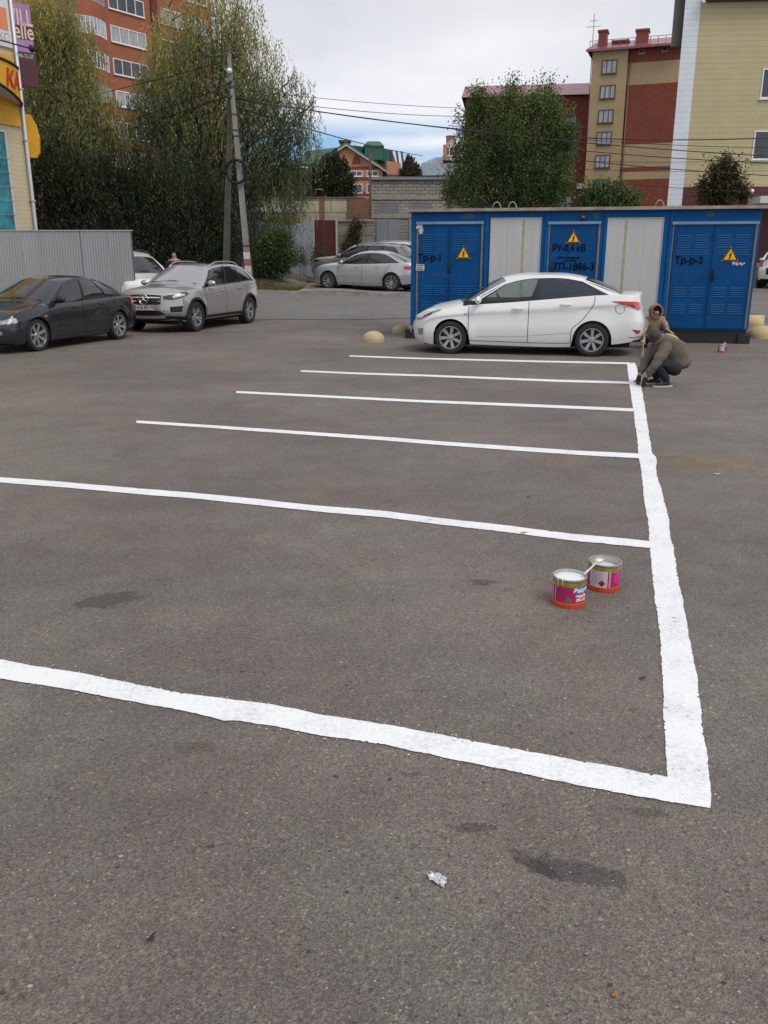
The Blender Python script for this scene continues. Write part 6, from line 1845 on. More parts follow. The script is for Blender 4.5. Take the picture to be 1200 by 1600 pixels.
        C = cc[idx].copy(); C[:, 0] += lean[idx, 0] * t + rs.normal(0, .07, len(k)); C[:, 1] += lean[idx, 1] * t + rs.normal(0, .07, len(k)); C[:, 2] += ln[idx] * t
        D = rs.normal(0, .8, (len(k), 3)); D[:, 2] += .6
    else:
        C = cc[idx] + rs.normal(0, cluster, (len(k), 3)); D = rs.normal(size=(len(k), 3))
    C[:, 2] = np.maximum(C[:, 2], .06)
    D /= np.linalg.norm(D, axis=1)[:, None]
    m_ = len(k); tt = np.clip(ctint[idx] + rs.normal(0, .10, m_), 0, 1)
    leaf_mesh('crown', C, D, rs.uniform(.7, 1.25, m_) * ll, rs.uniform(.7, 1.25, m_) * lw, tt, leafm, root)
    return root
# the two willows
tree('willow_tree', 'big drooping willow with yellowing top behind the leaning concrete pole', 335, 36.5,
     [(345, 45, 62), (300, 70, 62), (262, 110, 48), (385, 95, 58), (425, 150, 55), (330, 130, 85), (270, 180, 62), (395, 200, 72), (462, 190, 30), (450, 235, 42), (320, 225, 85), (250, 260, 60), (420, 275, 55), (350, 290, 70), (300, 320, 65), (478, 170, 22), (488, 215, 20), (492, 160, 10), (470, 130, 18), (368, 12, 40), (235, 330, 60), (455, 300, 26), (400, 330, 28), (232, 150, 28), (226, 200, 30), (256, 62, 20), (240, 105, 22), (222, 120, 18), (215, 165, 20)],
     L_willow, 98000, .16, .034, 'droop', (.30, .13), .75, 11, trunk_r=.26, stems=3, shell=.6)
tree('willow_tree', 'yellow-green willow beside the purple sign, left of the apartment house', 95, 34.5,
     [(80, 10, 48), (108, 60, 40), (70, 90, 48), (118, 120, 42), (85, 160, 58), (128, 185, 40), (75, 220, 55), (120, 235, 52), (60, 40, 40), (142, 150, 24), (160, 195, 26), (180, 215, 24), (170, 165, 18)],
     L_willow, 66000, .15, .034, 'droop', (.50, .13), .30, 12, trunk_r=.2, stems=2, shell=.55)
# shaded thicket under them
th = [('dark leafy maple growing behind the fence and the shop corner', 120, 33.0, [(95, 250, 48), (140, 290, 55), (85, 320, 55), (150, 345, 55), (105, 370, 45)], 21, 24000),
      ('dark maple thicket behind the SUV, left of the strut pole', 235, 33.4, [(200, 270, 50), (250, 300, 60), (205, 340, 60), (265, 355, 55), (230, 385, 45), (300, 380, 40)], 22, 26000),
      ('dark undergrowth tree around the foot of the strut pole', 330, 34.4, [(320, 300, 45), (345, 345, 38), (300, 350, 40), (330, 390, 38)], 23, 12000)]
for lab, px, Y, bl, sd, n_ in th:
    tree('thicket_tree', lab, px, Y, bl, L_shaded, int(n_ * 1.5), .13, .045, 'droop', (.30, .22), .1, sd, trunk_r=.09, stems=3, cluster=.28, group='dark trees of the roadside thicket')
# poplar behind the cabin
tree('poplar_tree', 'tall green poplar rising behind the blue cabin', 800, 34.5,
     [(748, 178, 17), (738, 208, 24), (770, 190, 22), (798, 164, 17), (806, 195, 26), (835, 180, 22), (853, 170, 15), (860, 200, 22), (730, 250, 24), (762, 235, 26), (795, 240, 32), (832, 235, 28), (866, 240, 24), (886, 225, 15), (718, 290, 20), (748, 280, 26), (785, 290, 32), (826, 290, 32), (868, 285, 26), (708, 312, 18), (740, 315, 26), (800, 320, 40), (858, 315, 30), (806, 140, 8), (857, 148, 8), (742, 158, 9), (889, 205, 9), (884, 262, 14)],
     L_fresh, 62000, .105, .048, 'up', (.42, .24), .28, 31, trunk_r=.13, stems=4, shell=.5)
tree('roadside_tree', 'dark russet tree in front of the apricot brick house', 512, 60, [(500, 262, 14), (515, 248, 12), (532, 255, 13), (545, 278, 11), (492, 285, 13), (512, 278, 18), (532, 285, 16), (524, 238, 6), (505, 300, 16), (540, 300, 12), (486, 262, 7)], L_rust, 22000, .17, .08, 'droop', (.25, .15), .1, 41, zb=.5, trunk_r=.15, cluster=.3)
tree('roadside_tree', 'broad dark tree half hidden behind the big willow, above the block wall', 440, 57, [(430, 268, 20), (455, 262, 18), (470, 280, 18), (415, 290, 22), (445, 292, 24), (472, 298, 14), (400, 275, 14)], L_rust, 16000, .18, .09, 'droop', (.28, .15), .1, 48, zb=.5, trunk_r=.15, cluster=.3)
tree('roadside_tree', 'small round tree between the salmon wing and the mansard house', 641, 82, [(641, 248, 6), (634, 256, 6), (649, 258, 6), (630, 266, 6), (654, 268, 5), (642, 268, 9), (637, 243, 3)], L_rust, 7000, .20, .10, 'droop', (.3, .2), .1, 42, zb=.5, trunk_r=.15, cluster=.3)
tree('young_tree', 'small russet-green tree in front of the maroon wall of the yellow building', 1130, 37, [(1126, 274, 9), (1136, 264, 6), (1116, 284, 9), (1143, 284, 9), (1128, 292, 13), (1108, 300, 10), (1150, 302, 10), (1130, 312, 18), (1156, 316, 9), (1102, 316, 9)], L_rust, 7000, .13, .070, 'up', (.35, .22), .15, 43, trunk_r=.06, cluster=.16, stems=2)
tree('leafy_bush', 'rounded green bush in front of the tan tower, above the cabin roof', 948, 33, [(928, 325, 10), (945, 318, 8), (962, 320, 9), (976, 327, 8), (912, 330, 8), (948, 335, 20), (986, 332, 7)], L_fresh, 9000, .13, .07, 'up', (.30, .18), .1, 44, trunk_r=.05, cluster=.16, stems=2, cat='bush')
tree('leafy_bush', 'leafy green shrub between the red-banded pole and the blue-grey fence', 418, 34.6, [(400, 390, 16), (425, 385, 18), (440, 375, 14), (445, 400, 16), (415, 410, 18), (398, 415, 12), (437, 418, 12)], L_fresh, 14000, .10, .055, 'ball', (.25, .2), .1, 45, trunk_r=.03, cluster=.13, stems=3, cat='bush')
tree('leafy_bush', 'sparse pale shrub behind the sheet fence, in front of the whitewashed wall', 452, 42, [(425, 335, 14), (450, 335, 12), (465, 345, 10), (440, 348, 16)], L_willow, 3200, .14, .05, 'droop', (.55, .2), .0, 46, trunk_r=.03, stems=2, cat='bush', shell=.3)
tree('climbing_plant', 'dry creeper hanging over the concrete wall by the gate', 555, 41.2, [(556, 352, 7), (553, 370, 6), (556, 385, 6), (540, 385, 5)], L_rust, 1600, .12, .06, 'ball', (.6, .2), .0, 47, trunk_r=.02, cat='plant', cluster=.12)
# small weeds in front of the gate and at the fence foot
for lab, px, Y, r, n_ in (('tuft of tall weeds in front of the maroon gate', 500, 38.6, 9, 900), ('low weeds at the foot of the blue-grey fence', 470, 36.4, 7, 600)):
    tree('weed_clump', lab, px, Y, [(px, 408, r), (px - 8, 414, r * .8), (px + 7, 414, r * .7)], L_rust, n_, .14, .03, 'up', (.55, .2), 0, int(px), trunk_r=.012, cat='weeds')
# grass on the verge
def grass(name, label, x0, x1, y0, y1, n, h, seed, m):
    rs = np.random.RandomState(seed)
    x = rs.uniform(x0, x1, n); y = rs.uniform(y0, y1, n)
    keep = (np.sin(x * 2.1 + seed) * np.sin(y * 1.7 + seed) + rs.rand(n) * .9) > .1
    x, y = x[keep], y[keep]; m_ = len(x)
    z = np.array([zg(a, c) for a, c in zip(x, y)]) + .05 + h * .35
    D = rs.normal(0, .45, (m_, 3)); D[:, 2] = 1; D /= np.linalg.norm(D, axis=1)[:, None]
    o = leaf_mesh(name, np.stack([x, y, z], 1), D, rs.uniform(.6, 1.3, m_) * h, np.full(m_, .018), rs.uniform(.2, 1, m_), m, None)
    return tag(o, label, 'grass', None, 'stuff')
L_grass = leafmat('verge_grass_blade', [(0, (.05, .075, .02)), (.5, (.09, .12, .035)), (1, (.22, .20, .09))])
grass('grass', 'short scruffy grass on the verge under the pole', -9, -3.1, 30.6, 34.5, 15000, .10, 3, L_grass)
grass('grass', 'thin grass along the far kerb', -3.2, 1.5, 30.5, 31.6, 3200, .07, 8, L_grass)
# fallen leaves and litter on the asphalt are built with the small objects
# ------------------------------------------------------------------ pole, wires
M_pole = mat('pole_concrete', (.20, .19, .17), .9, col2=(.29, .275, .25), vscale=2, bump=.5, bscale=25, streak=(3, 3, .5))
PY = 32.0
pt_, pb_ = at(357.5, 83, PY), at(391, 452, PY)
pb_.z = zg(pb_.x, PY) - .2
pole = empty('utility_pole', (pb_.x, PY, zg(pb_.x, PY)), 0, 'leaning square concrete power pole with a coil of cable and red-white foot', 'utility pole')
def P_(px, py, dy=0):
    q = at(px, py, PY + dy); return Vector((q.x - pb_.x, dy, q.z - zg(pb_.x, PY)))
top = Vector((pt_.x - pb_.x, 0, pt_.z - zg(pb_.x, PY)))
def on_pole(z): return Vector((top.x * z / top.z, 0, z))
def beam(b, a, c, w0, w1, d0, d1, mi=0):
    b.add([(a.x - w0, a.y - d0, a.z), (a.x + w0, a.y - d0, a.z), (a.x + w0, a.y + d0, a.z), (a.x - w0, a.y + d0, a.z), (c.x - w1, c.y - d1, c.z), (c.x + w1, c.y - d1, c.z), (c.x + w1, c.y + d1, c.z), (c.x - w1, c.y + d1, c.z)],
          [(0, 3, 2, 1), (4, 5, 6, 7), (0, 1, 5, 4), (1, 2, 6, 5), (2, 3, 7, 6), (3, 0, 4, 7)], mi)
def wdt(z): return lerp(.115, .062, z / top.z)
b = MB(); beam(b, on_pole(-.3), top, wdt(0), wdt(top.z), wdt(0), wdt(top.z)); b.build('shaft', M_pole, pole)
M_wh = mat('whitewash', (.55, .54, .51), .9, var=.2, vscale=9); M_rb = mat('faded_red_band', (.30, .13, .11), .9, var=.3, vscale=9)
for (ya, yb_, m) in ((426, 437, M_wh), (415.5, 425.6, M_wh), (405, 415.2, M_rb), (394, 404.6, M_wh)):
    za_, zb_ = P_(388, yb_).z, P_(388, ya).z
    b = MB(); beam(b, on_pole(za_), on_pole(zb_), wdt(za_) + .006, wdt(zb_) + .006, wdt(za_) + .006, wdt(zb_) + .006); b.build('painted_band', m, pole)
for z in (P_(0, 180).z, P_(0, 205).z, P_(0, 214).z, P_(0, 385).z, P_(0, 125).z, P_(0, 137).z):
    b = MB(); q = on_pole(z); w = wdt(z) + .012; b.box(q.x - w, q.x + w, -w, w, z, z + .045)
    b.build('steel_band', mat('band_dark', (.04, .04, .04), .6), pole)
# cable coil hung on the shaft
cz = P_(371, 269); b = MB(); r = random.Random(9)
for k in range(5):
    rr = .37 + .035 * r.uniform(-1, 1); ph = r.uniform(0, 6)
    b.tube([(cz.x + rr * math.cos(t) * (1 + .03 * math.sin(3 * t + ph)), -.17 - .02 * k * .8, cz.z + rr * 1.02 * math.sin(t)) for t in [2 * PI * i / 28 for i in range(29)]], .018, 6, cap=False)
for k in range(10):
    t = 2 * PI * k / 10; b.box(cz.x + .37 * math.cos(t) - .035, cz.x + .37 * math.cos(t) + .035, -.28, -.14, cz.z + .37 * math.sin(t) - .03, cz.z + .37 * math.sin(t) + .03)
b.build('cable_coil', M_black, pole)
# bracket arms with insulators, lamp, second brace
b = MB(); armz = [top.z - .05, top.z - .95, P_(0, 137).z, P_(0, 150).z]
for z, l in zip(armz, (.75, .6, .5, .2)):
    q = on_pole(z); b.tube([q + Vector((0, -.10, 0)), q + Vector((-l * .6, -.12, -.06)), q + Vector((-l, -.12, -.10))], .022, 6)
    q2 = q + Vector((-l, -.12, -.10)); b.lathe([(.015, 0), (.05, .02), (.03, .06), (.055, .08), (.035, .13), (.001, .15)], 10, M=Matrix.Translation(q2))
b.build('insulator_arm', mat('arm_iron', (.05, .05, .05), .6), pole)
ql = on_pole(P_(0, 113).z); b = MB(); b.lathe([(.001, .09), (.07, .075), (.10, .02), (.095, -.03), (.05, -.08), (.001, -.10)], 16, M=Matrix.Translation(ql + Vector((0, -.24, 0))))
b.tube([ql + Vector((0, -.05, .04)), ql + Vector((0, -.24, .08))], .02, 6)
b.build('lamp', mat('white_lamp_shell', (.75, .75, .74), .3), pole)
b = MB(); q = on_pole(P_(0, 119).z); b.box(q.x - .07, q.x + .07, -.22, -.09, q.z - .18, q.z + .1); b.build('junction_box', mat('box_grey', (.18, .18, .18), .6), pole)
b = MB(); rp = [P_(389, 452), P_(386, 370), ]; b.tube([Vector((.19, -.02, -.2)), P_(386.5, 372)], .04, 6); b.build('rusty_stake', mat('rust_brown', (.10, .05, .035), .8, var=.3), pole)
b = MB(); b.tube([on_pole(top.z) + Vector((.09, -.02, -.1)), on_pole(top.z * .5) + Vector((.15, -.02, 0)), on_pole(.9) + Vector((.17, -.02, 0))], .014, 5); b.build('down_cable', M_black, pole)
b = MB(); s0 = P_(351, 440, 1.2); s1 = P_(360, 150, .2); s1.y = .16; beam(b, Vector((s0.x, 1.2, -.3)), s1, .12, .07, .12, .07); b.build('strut', mat('strut_concrete', (.13, .125, .115), .9, var=.2, vscale=3, bump=.4), pole)

M_wire = mat('wire_black', (.015, .015, .016), .6)
def wire(a, c, sag, label, r=.014, n=24):
    b = MB(); b.tube([a.lerp(c, i / n) + Vector((0, 0, -4 * sag * (i / n) * (1 - i / n))) for i in range(n + 1)], r, 5)
    return tag(b.build('power_line', M_wire), label, 'cable', 'overhead wires across the street')
for (px0, py0, px1, py1, Y1, sag, lab, r) in (
        (346, 98, -40, 187, 44, .1, 'topmost wire slanting left from the pole across both willows', .016),
        (350, 137, -40, 262, 44, .1, 'second wire slanting left from the pole', .016),
        (356, 150, -40, 275, 44, .1, 'twisted wire slanting left below the white lamp', .020),
        (356, 168, 100, 236, 42, .1, 'lowest wire slanting left from the pole into the dark thicket', .014),
        (366, 138, 760, 170, 40, .12, 'uppermost thin wire from the pole to the poplar', .010),
        (368, 150, 760, 182, 41, .18, 'second thin wire from the pole to the poplar', .012),
        (368, 153, 1230, 214, 37, .55, 'twisted wire from the pole past the poplar to the yellow building', .021),
        (368, 155, 1230, 245, 35, .25, 'wire from the pole sagging past the poplar across the tan tower', .018)):
    wire(at(px0, py0, PY - .1), at(px1, py1, Y1), sag, lab, r)
for (px0, py0, Y0, px1, py1, Y1, sag, lab, r) in (
        (700, 196, 39, 1230, 231, 36, .2, 'thin wire crossing the tan tower high up', .012),
        (700, 212, 38, 1230, 256, 35, .15, 'wire crossing the tower at the level of the fourth stair window', .016),
        (800, 238, 38, 1230, 276, 35, .1, 'lowest heavy wire crossing the white corner strip', .016),
        (860, 250, 40, 1230, 249, 38, .1, 'level thin wire crossing the tower and yellow building', .010),
        (860, 262, 40, 1230, 266, 38, .1, 'level thin wire just above the maroon ground floor', .009),
        (870, 276, 38, 1230, 302, 36, .1, 'bottom wire passing in front of the maroon ground floor', .012),
        (368, 166, 32, 660, 243, 70, .2, 'wire running from the pole down behind the apricot house', .024)):
    wire(at(px0, py0, Y0), at(px1, py1, Y1), sag, lab, r)

# ------------------------------------------------------------------ concrete half-domes
M_dome = mat('ochre_concrete', (.42, .31, .17), .9, col2=(.50, .42, .28), vscale=4, bump=.5, bscale=30)
M_dome_y = mat('yellow_concrete', (.55, .42, .20), .88, col2=(.50, .40, .24), vscale=4, bump=.4, bscale=30)
def dome(px, py, dia, label, m, hk=.62):
    p = G(px, py); r = dia / 2; b = MB()
    b.lathe([(r, -.02), (r, .05)] + [(r * math.cos(t), .05 + (r * hk * 1.55 - .05) * math.sin(t)) for t in [PI / 2 * k / 9 for k in range(1, 10)]] + [(.001, r * hk * 1.55)], 28)
    b.lathe([(.03, r * hk * 1.55 - .012), (.028, r * hk * 1.55 + .004), (.001, r * hk * 1.55 + .004)], 10)
    p.y += r * .6
    o = b.build('concrete_dome', m, loc=(p.x, p.y, 0), rot=(R(rng.uniform(-2, 2)), R(rng.uniform(-2, 2)), rng.uniform(0, 6)))
    return tag(o, label, 'parking barrier', 'concrete half-dome barriers')
dome(583.5, 535, .48, 'pinkish concrete half-dome alone on the asphalt left of the cabin', M_dome)
dome(626, 521, .42, 'concrete half-dome beside the left skid of the blue cabin', M_dome)
dm3 = dome(1044, 544, .58, 'ochre half-dome the hooded woman rests her hand on', M_dome)
dome(1181, 510, .52, 'yellow half-dome just behind the right end of the cabin', M_dome_y, .7)
dome(1195, 529, .64, 'wide yellow half-dome at the right edge of the photo', M_dome_y, .55)
# ------------------------------------------------------------------ paint cans
M_tin = mat('tin_rim', (.50, .50, .48), .3, .8, var=.15, vscale=20)
M_mag = mat('magenta_print', (.36, .012, .10), .38, var=.12, vscale=9)
M_grn = mat('green_print', (.09, .16, .03), .4, col2=(.42, .28, .03), vscale=26)
M_lid = mat('orange_plastic_base', (.50, .07, .02), .45)
M_wet = mat('wet_white_paint', (.80, .81, .82), .18, coat=.6)
def wrap_text(root, s, size, r, ang, z, m, bold=.001, shear=0.0, sx=1.0, name='lettering'):
    vs, fs = text_mesh(s, size, .0004, bold, shear, sx=sx); b = MB()
    b.add([((r + v.z) * math.cos(ang + v.x / r), (r + v.z) * math.sin(ang + v.x / r), z + v.y) for v in vs], fs)
    return b.build(name, m, root)
def decal(b, r, ang, z, poly, c=(0, 0)):
    n = len(poly); vs = [(r * math.cos(ang + c[0]), r * math.sin(ang + c[0]), z + c[1])]; fs = []
    for q in range(1, 6):
        for (u, v) in poly:
            uu, vv = lerp(c[0], u, q / 5), lerp(c[1], v, q / 5); vs.append((r * math.cos(ang + uu), r * math.sin(ang + uu), z + vv))
    for k in range(n):
        fs.append((0, 1 + k, 1 + (k + 1) % n))
        for q in range(4): fs.append((1 + q * n + k, 1 + (q + 1) * n + k, 1 + (q + 1) * n + (k + 1) % n, 1 + q * n + (k + 1) % n))
    b.add(vs, fs)
def band(b, r, a0, a1, z0, z1, n=16, mi=0, zf=None):
    rows = []
    for z_ in (0, 1):
        rows.append([(r * math.cos(lerp(a0, a1, k / n)), r * math.sin(lerp(a0, a1, k / n)), (lerp(z0, z1, z_) + (zf(k) if zf and z_ == 0 else 0))) for k in range(n + 1)])
    b.grid(rows, mi)
def can(px, py, rz, label, full, r=.087, h=.150):
    g = G(px, py); g.y += r * .93
    root = empty('paint_can', (g.x, g.y, 0), rz, label, 'paint can', 'paint cans by the white line')
    b = MB(); b.lathe([(.001, .004), (r * .98, .004), (r * .985, .012), (r * .97, .02), (r * .97, h - .008), (r * .955, h - .008)], 48); b.build('body', M_mag, root, angle=40)
    b = MB(); b.lathe([(r * .965, h - .010), (r * 1.0, h - .007), (r * 1.012, h), (r * .99, h + .004), (r * .93, h + .003), (r * .925, h - .004), (r * .955, h - .02), (r * .955, .03)], 48); b.build('rim', M_tin, root, angle=50)
    b = MB(); b.lathe([(r * .90, .0), (r * 1.02, .0), (r * 1.035, .004), (r * 1.02, .026), (r * .985, .028), (r * .975, .027)], 48); b.build('base_lid', M_lid, root, angle=50)
    b = MB(); rr = random.Random(3); band(b, r * .974, 0, 2 * PI, h - .028, h - .011, 60, zf=lambda k: -.007 * abs(math.sin(k * 1.3)) - .006 * abs(math.sin(k * .41))); b.build('leafy_border', M_grn, root)
    zp = h - .012 if full else h - .035
    b = MB(); rows = []
    b.lathe([(.001, zp)] + [(r * .955 * q, zp + .0012 * math.sin(q * 9)) for q in (.3, .6, .85, 1)], 40); b.build('paint', M_wet, root)
    return root, g, r, h
A_ = -PI / 2
cnA, gA, rA, hA = can(893, 951, 0, 'nearer open paint can brim-full of white paint', True)
lb = MB(); band(lb, rA * .977, A_ + .05, A_ + 1.20, .080, .112, 14); lbo = lb.build('blue_label', mat('blue_print', (.01, .16, .50), .4), cnA)
wrap_text(lbo, "Радуга", .030, rA * .980, A_ + .62, .097, mat('print_white', (.8, .8, .82), .4), .0008, .15)
wrap_text(cnA, "ЭМАЛЬ", .019, rA * .976, A_ + .62, .064, MATS['print_white'], .0012)
wrap_text(cnA, "ПФ-115", .019, rA * .976, A_ + .62, .043, MATS['print_white'], .0012)
b = MB(); pts = [(0, 0)] + [(math.cos(t), math.sin(t)) for t in [PI * k / 10 for k in range(11)]]
decal(b, rA * .9775, A_ - .22, .034, [(.17 * x, .024 * y) for x, y in pts[1:]], (0, .3 * .024)); b.build('printed_hill', mat('hill_green', (.02, .22, .08), .4), cnA)
b = MB(); band(b, rA * .976, A_ - 1.16, A_ - 1.10, .03, .12, 3); band(b, rA * .976, A_ - 1.50, A_ - 1.36, .03, .125, 4); b.build('seam_stripe', mat('seam_pale', (.45, .42, .44), .4), cnA)
cnB, gB, rB, hB = can(948, 926, 0, 'farther open paint can with a white printed panel and a brush across it', False)
b = MB(); rows = []
for k in range(13):
    a = lerp(A_ - 1.25, A_ - .02, k / 12); zlo = .030 + (.018 * (1 - min(1, (k / 12) * 1.0)) if False else 0) + (.022 if k < 1 else 0)
    rows.append([(rB * .978 * math.cos(a), rB * .978 * math.sin(a), zlo - (.008 * math.sin(k / 12 * PI))), (rB * .978 * math.cos(a), rB * .978 * math.sin(a), .118)])
b.grid(rows, flip=False); lp = b.build('info_panel', mat('panel_print', (.52, .50, .58), .45, var=.08, vscale=60), cnB)
b = MB()
for q in range(8): band(b, rB * .9795, A_ - 1.12, A_ - .25 - .1 * (q % 3), .108 - q * .0085, .1095 - q * .0085, 10)
b.build('small_print', mat('print_grey', (.25, .24, .30), .5), lp)
b = MB(); ac = A_ - .36; dz = .019
decal(b, rB * .9815, ac, .050, [(x * dz / rB, y * dz) for x, y in ((0, -1), (.5, -.5), (1, 0), (.5, .5), (0, 1), (-.5, .5), (-1, 0), (-.5, -.5))]); b.build('hazard_diamond', mat('diamond_red', (.30, .01, .01), .4), lp)
b = MB(); band(b, rB * .976, A_ + .08, A_ + .17, .03, .12, 3); b.build('seam_stripe', mat('seam_pale', (.45, .42, .44), .4), cnB)
b = MB(); band(b, rB * .977, A_ + 1.15, A_ + 1.55, .075, .112, 8); b.build('blue_label', MATS['blue_print'], cnB)
b = MB(); pts = [(math.cos(t) * .36, math.sin(t) * .036) for t in [2 * PI * k / 18 for k in range(18)]]
decal(b, rB * .9775, A_ + .72, .076, pts); b.build('printed_flower', mat('hot_pink', (.60, .02, .22), .4), cnB)
# runs and splashes of paint
for root_, r_, h_, sd in ((cnA, rA, hA, 1), (cnB, rB, hB, 2)):
    q = random.Random(sd)
    for k in range(2):
        b = MB()
        a = A_ + q.uniform(-1.3, 1.3); ln = q.uniform(.006, .03); w = q.uniform(.0014, .0026)
        b.tube([((r_ * 1.0) * math.cos(a), (r_ * 1.0) * math.sin(a), h_ + .004), ((r_ * 1.012) * math.cos(a), (r_ * 1.012) * math.sin(a), h_ - .004), ((r_ * .985) * math.cos(a), (r_ * .985) * math.sin(a), h_ - .014), ((r_ * .98) * math.cos(a + .01), (r_ * .98) * math.sin(a + .01), h_ - .014 - ln)], [w, w, w * .8, w * 1.1], 6)
        b.build('paint_run', M_wet, root_)
q = random.Random(6)
for k in range(26):
    gx, gy = (gA.x + gB.x) / 2 + q.gauss(0, .16), (gA.y + gB.y) / 2 + q.gauss(-.04, .13)
    if min((gx - gA.x) ** 2 + (gy - gA.y) ** 2, (gx - gB.x) ** 2 + (gy - gB.y) ** 2) < .0095: continue
    if k == 0: spl = MB()
    rr_ = q.uniform(.0012, .0035)
    if 'spl' not in globals(): spl = MB()
    spl.add([(gx + rr_ * math.cos(t) * q.uniform(.7, 1.4), gy + rr_ * math.sin(t), .003) for t in [2 * PI * i / 8 for i in range(8)]], [tuple(range(8))])
tag(spl.build('paint_splashes', M_wet), 'white paint spots on the asphalt round the cans', 'paint spots', None, 'stuff')
# brush: handle leans from the far can's rim over the near can
bA = Vector((gB.x - .055, gB.y - .055, hB + .016)); bB = Vector((gA.x + .078, gA.y + .0, hA + .012))
d_ = (bB - bA).normalized()
brush = empty('paint_brush', bA, 0, 'paint-smeared brush bridging the two open cans', 'paint brush')
b = MB(); L_b = (bB - bA).length + .02; pts = [d_ * (L_b * t) for t in (0, .15, .5, .85, 1)]; b.tube(pts, [.0055, .006, .0048, .0065, .004], 10); b.build('handle', mat('painted_wood', (.62, .58, .52), .45, var=.15, vscale=60), brush)
b = MB(); sd = Vector((-d_.y, d_.x, 0)); e_ = -d_
b.add([e_ * .0 + sd * .012 + Vector((0, 0, .006)), e_ * 0 - sd * .012 + Vector((0, 0, .006)), e_ * 0 - sd * .012 - Vector((0, 0, .006)), e_ * 0 + sd * .012 - Vector((0, 0, .006)),
       e_ * .045 + sd * .022 + Vector((0, 0, .007)), e_ * .045 - sd * .022 + Vector((0, 0, .007)), e_ * .045 - sd * .022 - Vector((0, 0, .010)), e_ * .045 + sd * .022 - Vector((0, 0, .010))],
      [(3, 2, 1, 0), (4, 5, 6, 7), (0, 1, 5, 4), (1, 2, 6, 5), (2, 3, 7, 6), (3, 0, 4, 7)], 0, True)
b.build('bristles', M_wet, brush)
# third can on its own by the cabin
gc_, g3, r3, h3 = can(1131, 551, R(40), 'small paint can with a cloth over the rim standing by the cabin skid', False, .085, .14)
b = MB(); band(b, r3 * .98, A_ - R(40) - 1.1, A_ - R(40) + .05, .03, .125, 8); b.build('info_panel', MATS['panel_print'], gc_)
b = MB(); b.tube([(-.07, -.02, h3 + .01), (0, -.05, h3 + .02), (.08, .02, h3 + .045)], .009, 6); b.build('stirring_stick', mat('painted_wood', (.62, .58, .52), .45), gc_)
# ------------------------------------------------------------------ litter
M_foil = mat('crumpled_film', (.62, .65, .68), .22, .55, coat=.6)
g = G(684, 1376); b = MB(); r = random.Random(12); rows = []
for i in range(9):
    rows.append([(lerp(-.030, .030, j / 12) * (1 - .25 * abs(i / 4 - 1)) + r.uniform(-.005, .005), lerp(-.018, .018, i / 8) - .02 * (j / 12 - .5) + r.uniform(-.005, .005), .003 + abs(r.gauss(0, .0032))) for j in range(13)])
b.grid(rows, sm=False); tag(b.build('plastic_wrapper', M_foil, loc=(g.x, g.y, .002), rot=(0, 0, R(-12))), 'crumpled clear plastic wrapper lying on the near asphalt', 'litter')
M_leafo = mat('orange_dry_leaf', (.40, .17, .06), .8, var=.3, vscale=30)
def dryleaf(px, py, s, label, m=None, rz=0):
    g = G(px, py); b = MB(); n = 11; pts = []
    for k in range(n):
        t = 2 * PI * k / n; pts.append((math.cos(t) * s * (1 + .25 * math.sin(3 * t)), math.sin(t) * s * .55, .003 + .006 * abs(math.cos(t)) + .003 * math.sin(5 * t)))
    b.add([(0, 0, .005)] + pts, [(0, k + 1, (k + 1) % n + 1) for k in range(n)])
    b.tube([(s, 0, .008), (s * 1.7, s * .1, .004)], .0012, 4)
    tag(b.build('fallen_leaf', m or M_leafo, loc=(g.x, g.y, .003), rot=(0, 0, rz)), label, 'leaf', 'fallen leaves on the asphalt')
dryleaf(960, 1558, .010, 'bright orange leaf nearest the camera, at lower right', rz=.9)
dryleaf(975, 1572, .010, 'dull ochre leaf scrap just below the bright orange leaf', mat('ochre_leaf', (.22, .16, .09), .9, var=.3, vscale=30), .2)
dryleaf(818, 834, .022, 'small orange leaf lying on the second white bay line', rz=.4)
dryleaf(1120, 742, .03, 'pale leaf right of the wavy white line', mat('pale_leaf', (.55, .50, .40), .8), .1)
dryleaf(826, 777, .016, 'tiny dark leaf in the bay above the second line', mat('dark_litter', (.03, .025, .02), .9), .6)
dryleaf(236, 1470, .014, 'dark leaf scrap on the near asphalt at lower left', MATS['dark_litter'], 1.2)
dryleaf(1003, 1062, .014, 'dark scrap beside the wavy white line, below the cans', MATS['dark_litter'], .3)
# pebbles scattered over the lot: nobody could count them
b = MB(); r = random.Random(77); ico = [(0, 0, 1), (.9, 0, .3), (.28, .86, .3), (-.73, .53, .3), (-.73, -.53, .3), (.28, -.86, .3)]
for k in range(2600):
    px = r.uniform(-20, 1220); py = 1620 - 1050 * r.random() ** .8
    g = G(px, py)
    if g.y > 14: continue
    s = r.uniform(.0012, .0038) * (1 + .9 * (r.random() < .05)); mi_ = 0 if r.random() < .45 else 1
    a = r.uniform(0, 6.3); ca, sa = math.cos(a), math.sin(a)
    b.add([(g.x + s * (x * ca - y * sa) * 1.3, g.y + s * (x * sa + y * ca), s * z * .6) for x, y, z in ico], [(0, 1, 2), (0, 2, 3), (0, 3, 4), (0, 4, 5), (0, 5, 1)], mi_)
tag(b.build('grit', [mat('pale_grit', (.33, .32, .30), .9), mat('dark_grit', (.05, .046, .042), .9)]), 'loose grit scattered over the asphalt', 'grit', None, 'stuff')
